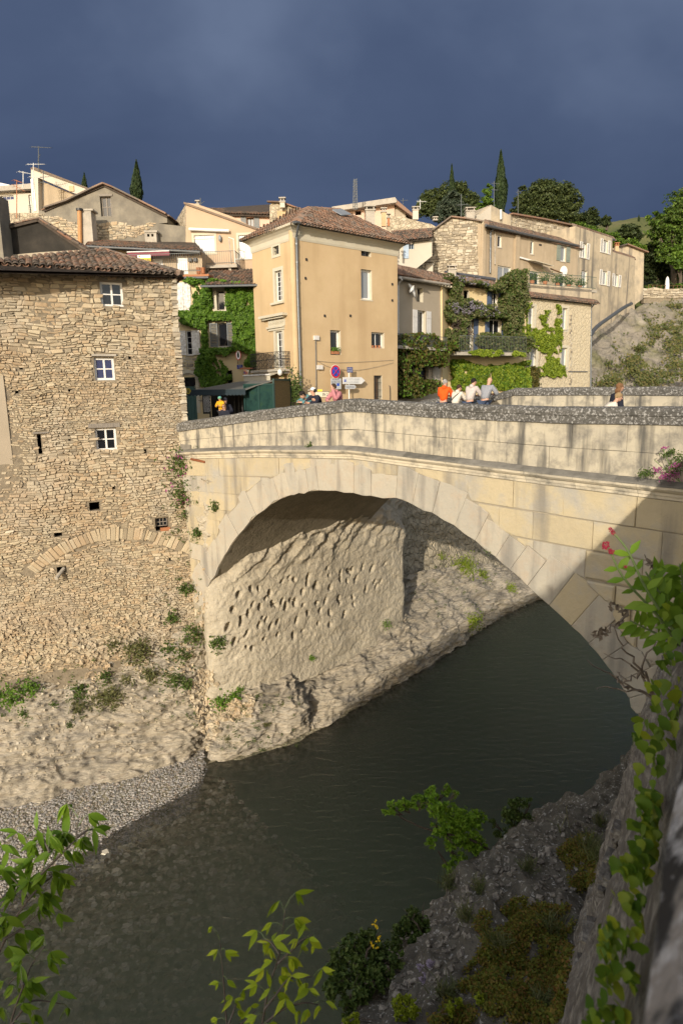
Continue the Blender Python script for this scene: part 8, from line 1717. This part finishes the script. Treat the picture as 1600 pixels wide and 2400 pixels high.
# ivy along the coping
random.seed(91); ivr = empty('ivy_on_wall', Vector((wallx(1.5, 15), 1.5, 14.4)), 'bright ivy hanging along the edge of the lichened coping at the right', 'ivy')
IVP = [[(1560,1380),(1600,1400),(1600,1700),(1560,1760),(1530,1900),(1490,1880),(1500,1760),(1470,1700),(1500,1650),(1530,1560)], [(1500,1840),(1550,1850),(1540,1980),(1520,2060),(1470,2060),(1440,2010),(1490,1960)], [(1440,2040),(1520,2060),(1500,2200),(1480,2400),(1370,2400),(1410,2260),(1400,2180),(1430,2120)]]
cnt_ = 0; BB = {}
for k in range(2600):
    if cnt_ >= 300: break
    pp = random.choice(IVP); x = random.uniform(min(p[0] for p in pp), max(p[0] for p in pp)); y = random.uniform(min(p[1] for p in pp), max(p[1] for p in pp))
    if not pinpoly(x, y, pp): continue
    D_ = 1.0+1.5*max(0, (2150-y))/800; p = CAM+ray(x, y)*D_*random.uniform(.96, 1.06)
    zc_ = p.z; xw = wallx(p.y, zc_)-.03
    if p.x > xw: p = CAM+(p-CAM)*1.0; p.x = min(p.x, wallx(p.y, 15.0)-.05)
    n = Vector((-.75, -.5, .45))+Vector((random.gauss(0, .4), random.gauss(0, .4), random.gauss(0, .4))); putleaf(IV, p, Vector((random.uniform(-.6, .3), random.uniform(-.8, .8), -1)), 29*(p-CAM).length/FPX*random.uniform(.7, 1.3), ivr, 'leaf', n); cnt_ += 1
# red valerian with long stems, and dry twigs
c4_ = lambda x, y, Y=2.3: atY(1100+.319*x, 1200+.319*y, Y)
random.seed(95); rv = empty('red_valerian', c4_(1560, 950), 'red valerian plant with two crimson flower heads leaning in from the right', 'plant')
ST = [[(1560, 950), (1440, 790), (1290, 560), (1190, 340), (1130, 240), (1050, 150)], [(1500, 930), (1360, 740), (1200, 570), (1100, 440), (1040, 310), (1000, 245)], [(1568, 760), (1400, 600), (1290, 440)], [(1540, 980), (1300, 860), (1180, 800)], [(1568, 640), (1560, 500), (1540, 380)], [(1500, 900), (1430, 640), (1400, 500), (1340, 450)]]
for si, st_ in enumerate(ST):
    P = resample([c4_(x, y, 2.3+.05*si) for x, y in st_], 12); mb = MB(); mb.tube(P, [.006-.003*i/11 for i in range(12)], 6); mb.build('stem', M['greenstem'], rv, smooth=True)
    nn = 9 if si > 1 else 6
    for i in range(nn):
        t = (i+.3)/nn*.9 if si > 1 else (i+.3)/nn*.72; x = t*11; j = int(x); p = P[j].lerp(P[min(j+1, 11)], x-j); d = (P[min(j+1, 11)]-P[j]).normalized(); sd_ = d.cross(Vector((0, 1, 0))).normalized()
        for s_ in (-1, 1): putleaf(VL, p, sd_*s_+d*.5+Vector((0, random.uniform(-.5, .5), random.uniform(-.3, .3))), random.uniform(.05, .095), rv, 'leaf', Vector((random.gauss(0, .4), -1, .8)))
def fhead(p, r, m, parent, n=42):
    mb = MB()
    for _ in range(n): q = Vector((random.gauss(0, 1), random.gauss(0, 1), random.gauss(0, .8))).normalized()*r*random.uniform(.6, 1); mb.ball(p+q, r*.2, r*.2, r*.2, 5, 4)
    mb.build('flower_head', M[m], parent, kind='stuff')
for x, y, r in ((1038, 130, .010), (1052, 155, .009), (1000, 240, .014), (990, 262, .010), (1040, 290, .011), (1030, 282, .008), (1142, 402, .007)): fhead(c4_(x, y), r, 'redv', rv)
dt = empty('dry_twigs', c4_(1500, 1560, 3.2), 'bare dry twigs reaching over the water from the retaining wall', 'twigs')
for st_ in ([(1420, 1560), (1320, 1350), (1180, 1300), (1050, 1200), (960, 1150), (865, 1090)], [(1400, 1380), (1250, 1330), (1080, 1300), (930, 1290)], [(1380, 1500), (1300, 1220), (1180, 1130), (1090, 1080), (990, 1045)], [(1300, 1220), (1200, 1080), (1100, 960), (1060, 820)], [(1330, 1350), (1270, 1150), (1360, 990), (1430, 960)], [(1180, 1300), (1100, 1250), (1070, 1200)], [(1540, 660), (1420, 500), (1340, 400), (1290, 310)], [(1160, 760), (1060, 840), (990, 890), (930, 905)], [(1240, 720), (1130, 720), (1060, 690)], [(1250, 1180), (1150, 1240), (1090, 1170)]):
    P = resample([c4_(x, y, 3.1) for x, y in st_], 12); P = [p+Vector((random.gauss(0, .006), random.gauss(0, .01), random.gauss(0, .006))) for p in P]; mb = MB(); mb.tube(P, [.008-.006*i/11 for i in range(12)], 5); mb.build('twig', M['dry'], dt)
mb = MB()
for cx, cy in ((1100, 820), (1060, 690), (935, 905), (985, 880), (1135, 740), (1330, 380), (1500, 500)):
    for _ in range(8): leaf(mb, c4_(cx+random.uniform(-30, 30), cy+random.uniform(-25, 25), 3.05), Vector((random.uniform(-1, 1), -1, 0)), .022, el=1.6)
mb.build('withered_leaves', M['dry'], dt, kind='stuff')
pk_ = empty('pink_valerian', BR.P(*BR.pix(1590, 1110), .1), 'pink valerian and small weeds on the bridge ledge at the right edge', 'plant'); mb = MB(); f = lambda x, y, d=.3: BR.P(*BR.pix(1000+.3827*x, 860+.3827*y), d)
for cx, cy, r, m_ in ((1530, 650, 50, 1), (1480, 660, 24, 1), (1440, 620, 18, 1), (1560, 590, 26, 1), (1480, 488, 8, 1), (1380, 640, 40, 0), (1350, 645, 22, 0), (1540, 620, 60, 0), (1525, 510, 20, 0), (1568, 560, 50, 0), (1490, 530, 24, 0)):
    for _ in range(int(r*3)): leaf(mb, f(cx+random.gauss(0, r*.45), cy+random.gauss(0, r*.4), random.uniform(.1, .5)), Vector((random.uniform(-1, 1), -1, random.uniform(0, 1))), .035, mi=m_)
mb.build('foliage', [M['weed'], M['valerian']], pk_, kind='stuff'); mb = MB(); mb.tube([f(1568, 700, .2), f(1520, 600, .35), f(1480, 490, .4)], .008, 5); mb.tube([f(1568, 700, .2), f(1480, 610, .35), f(1430, 560, .4)], .008, 5); mb.build('stem', M['greenstem'], pk_, kind='stuff')
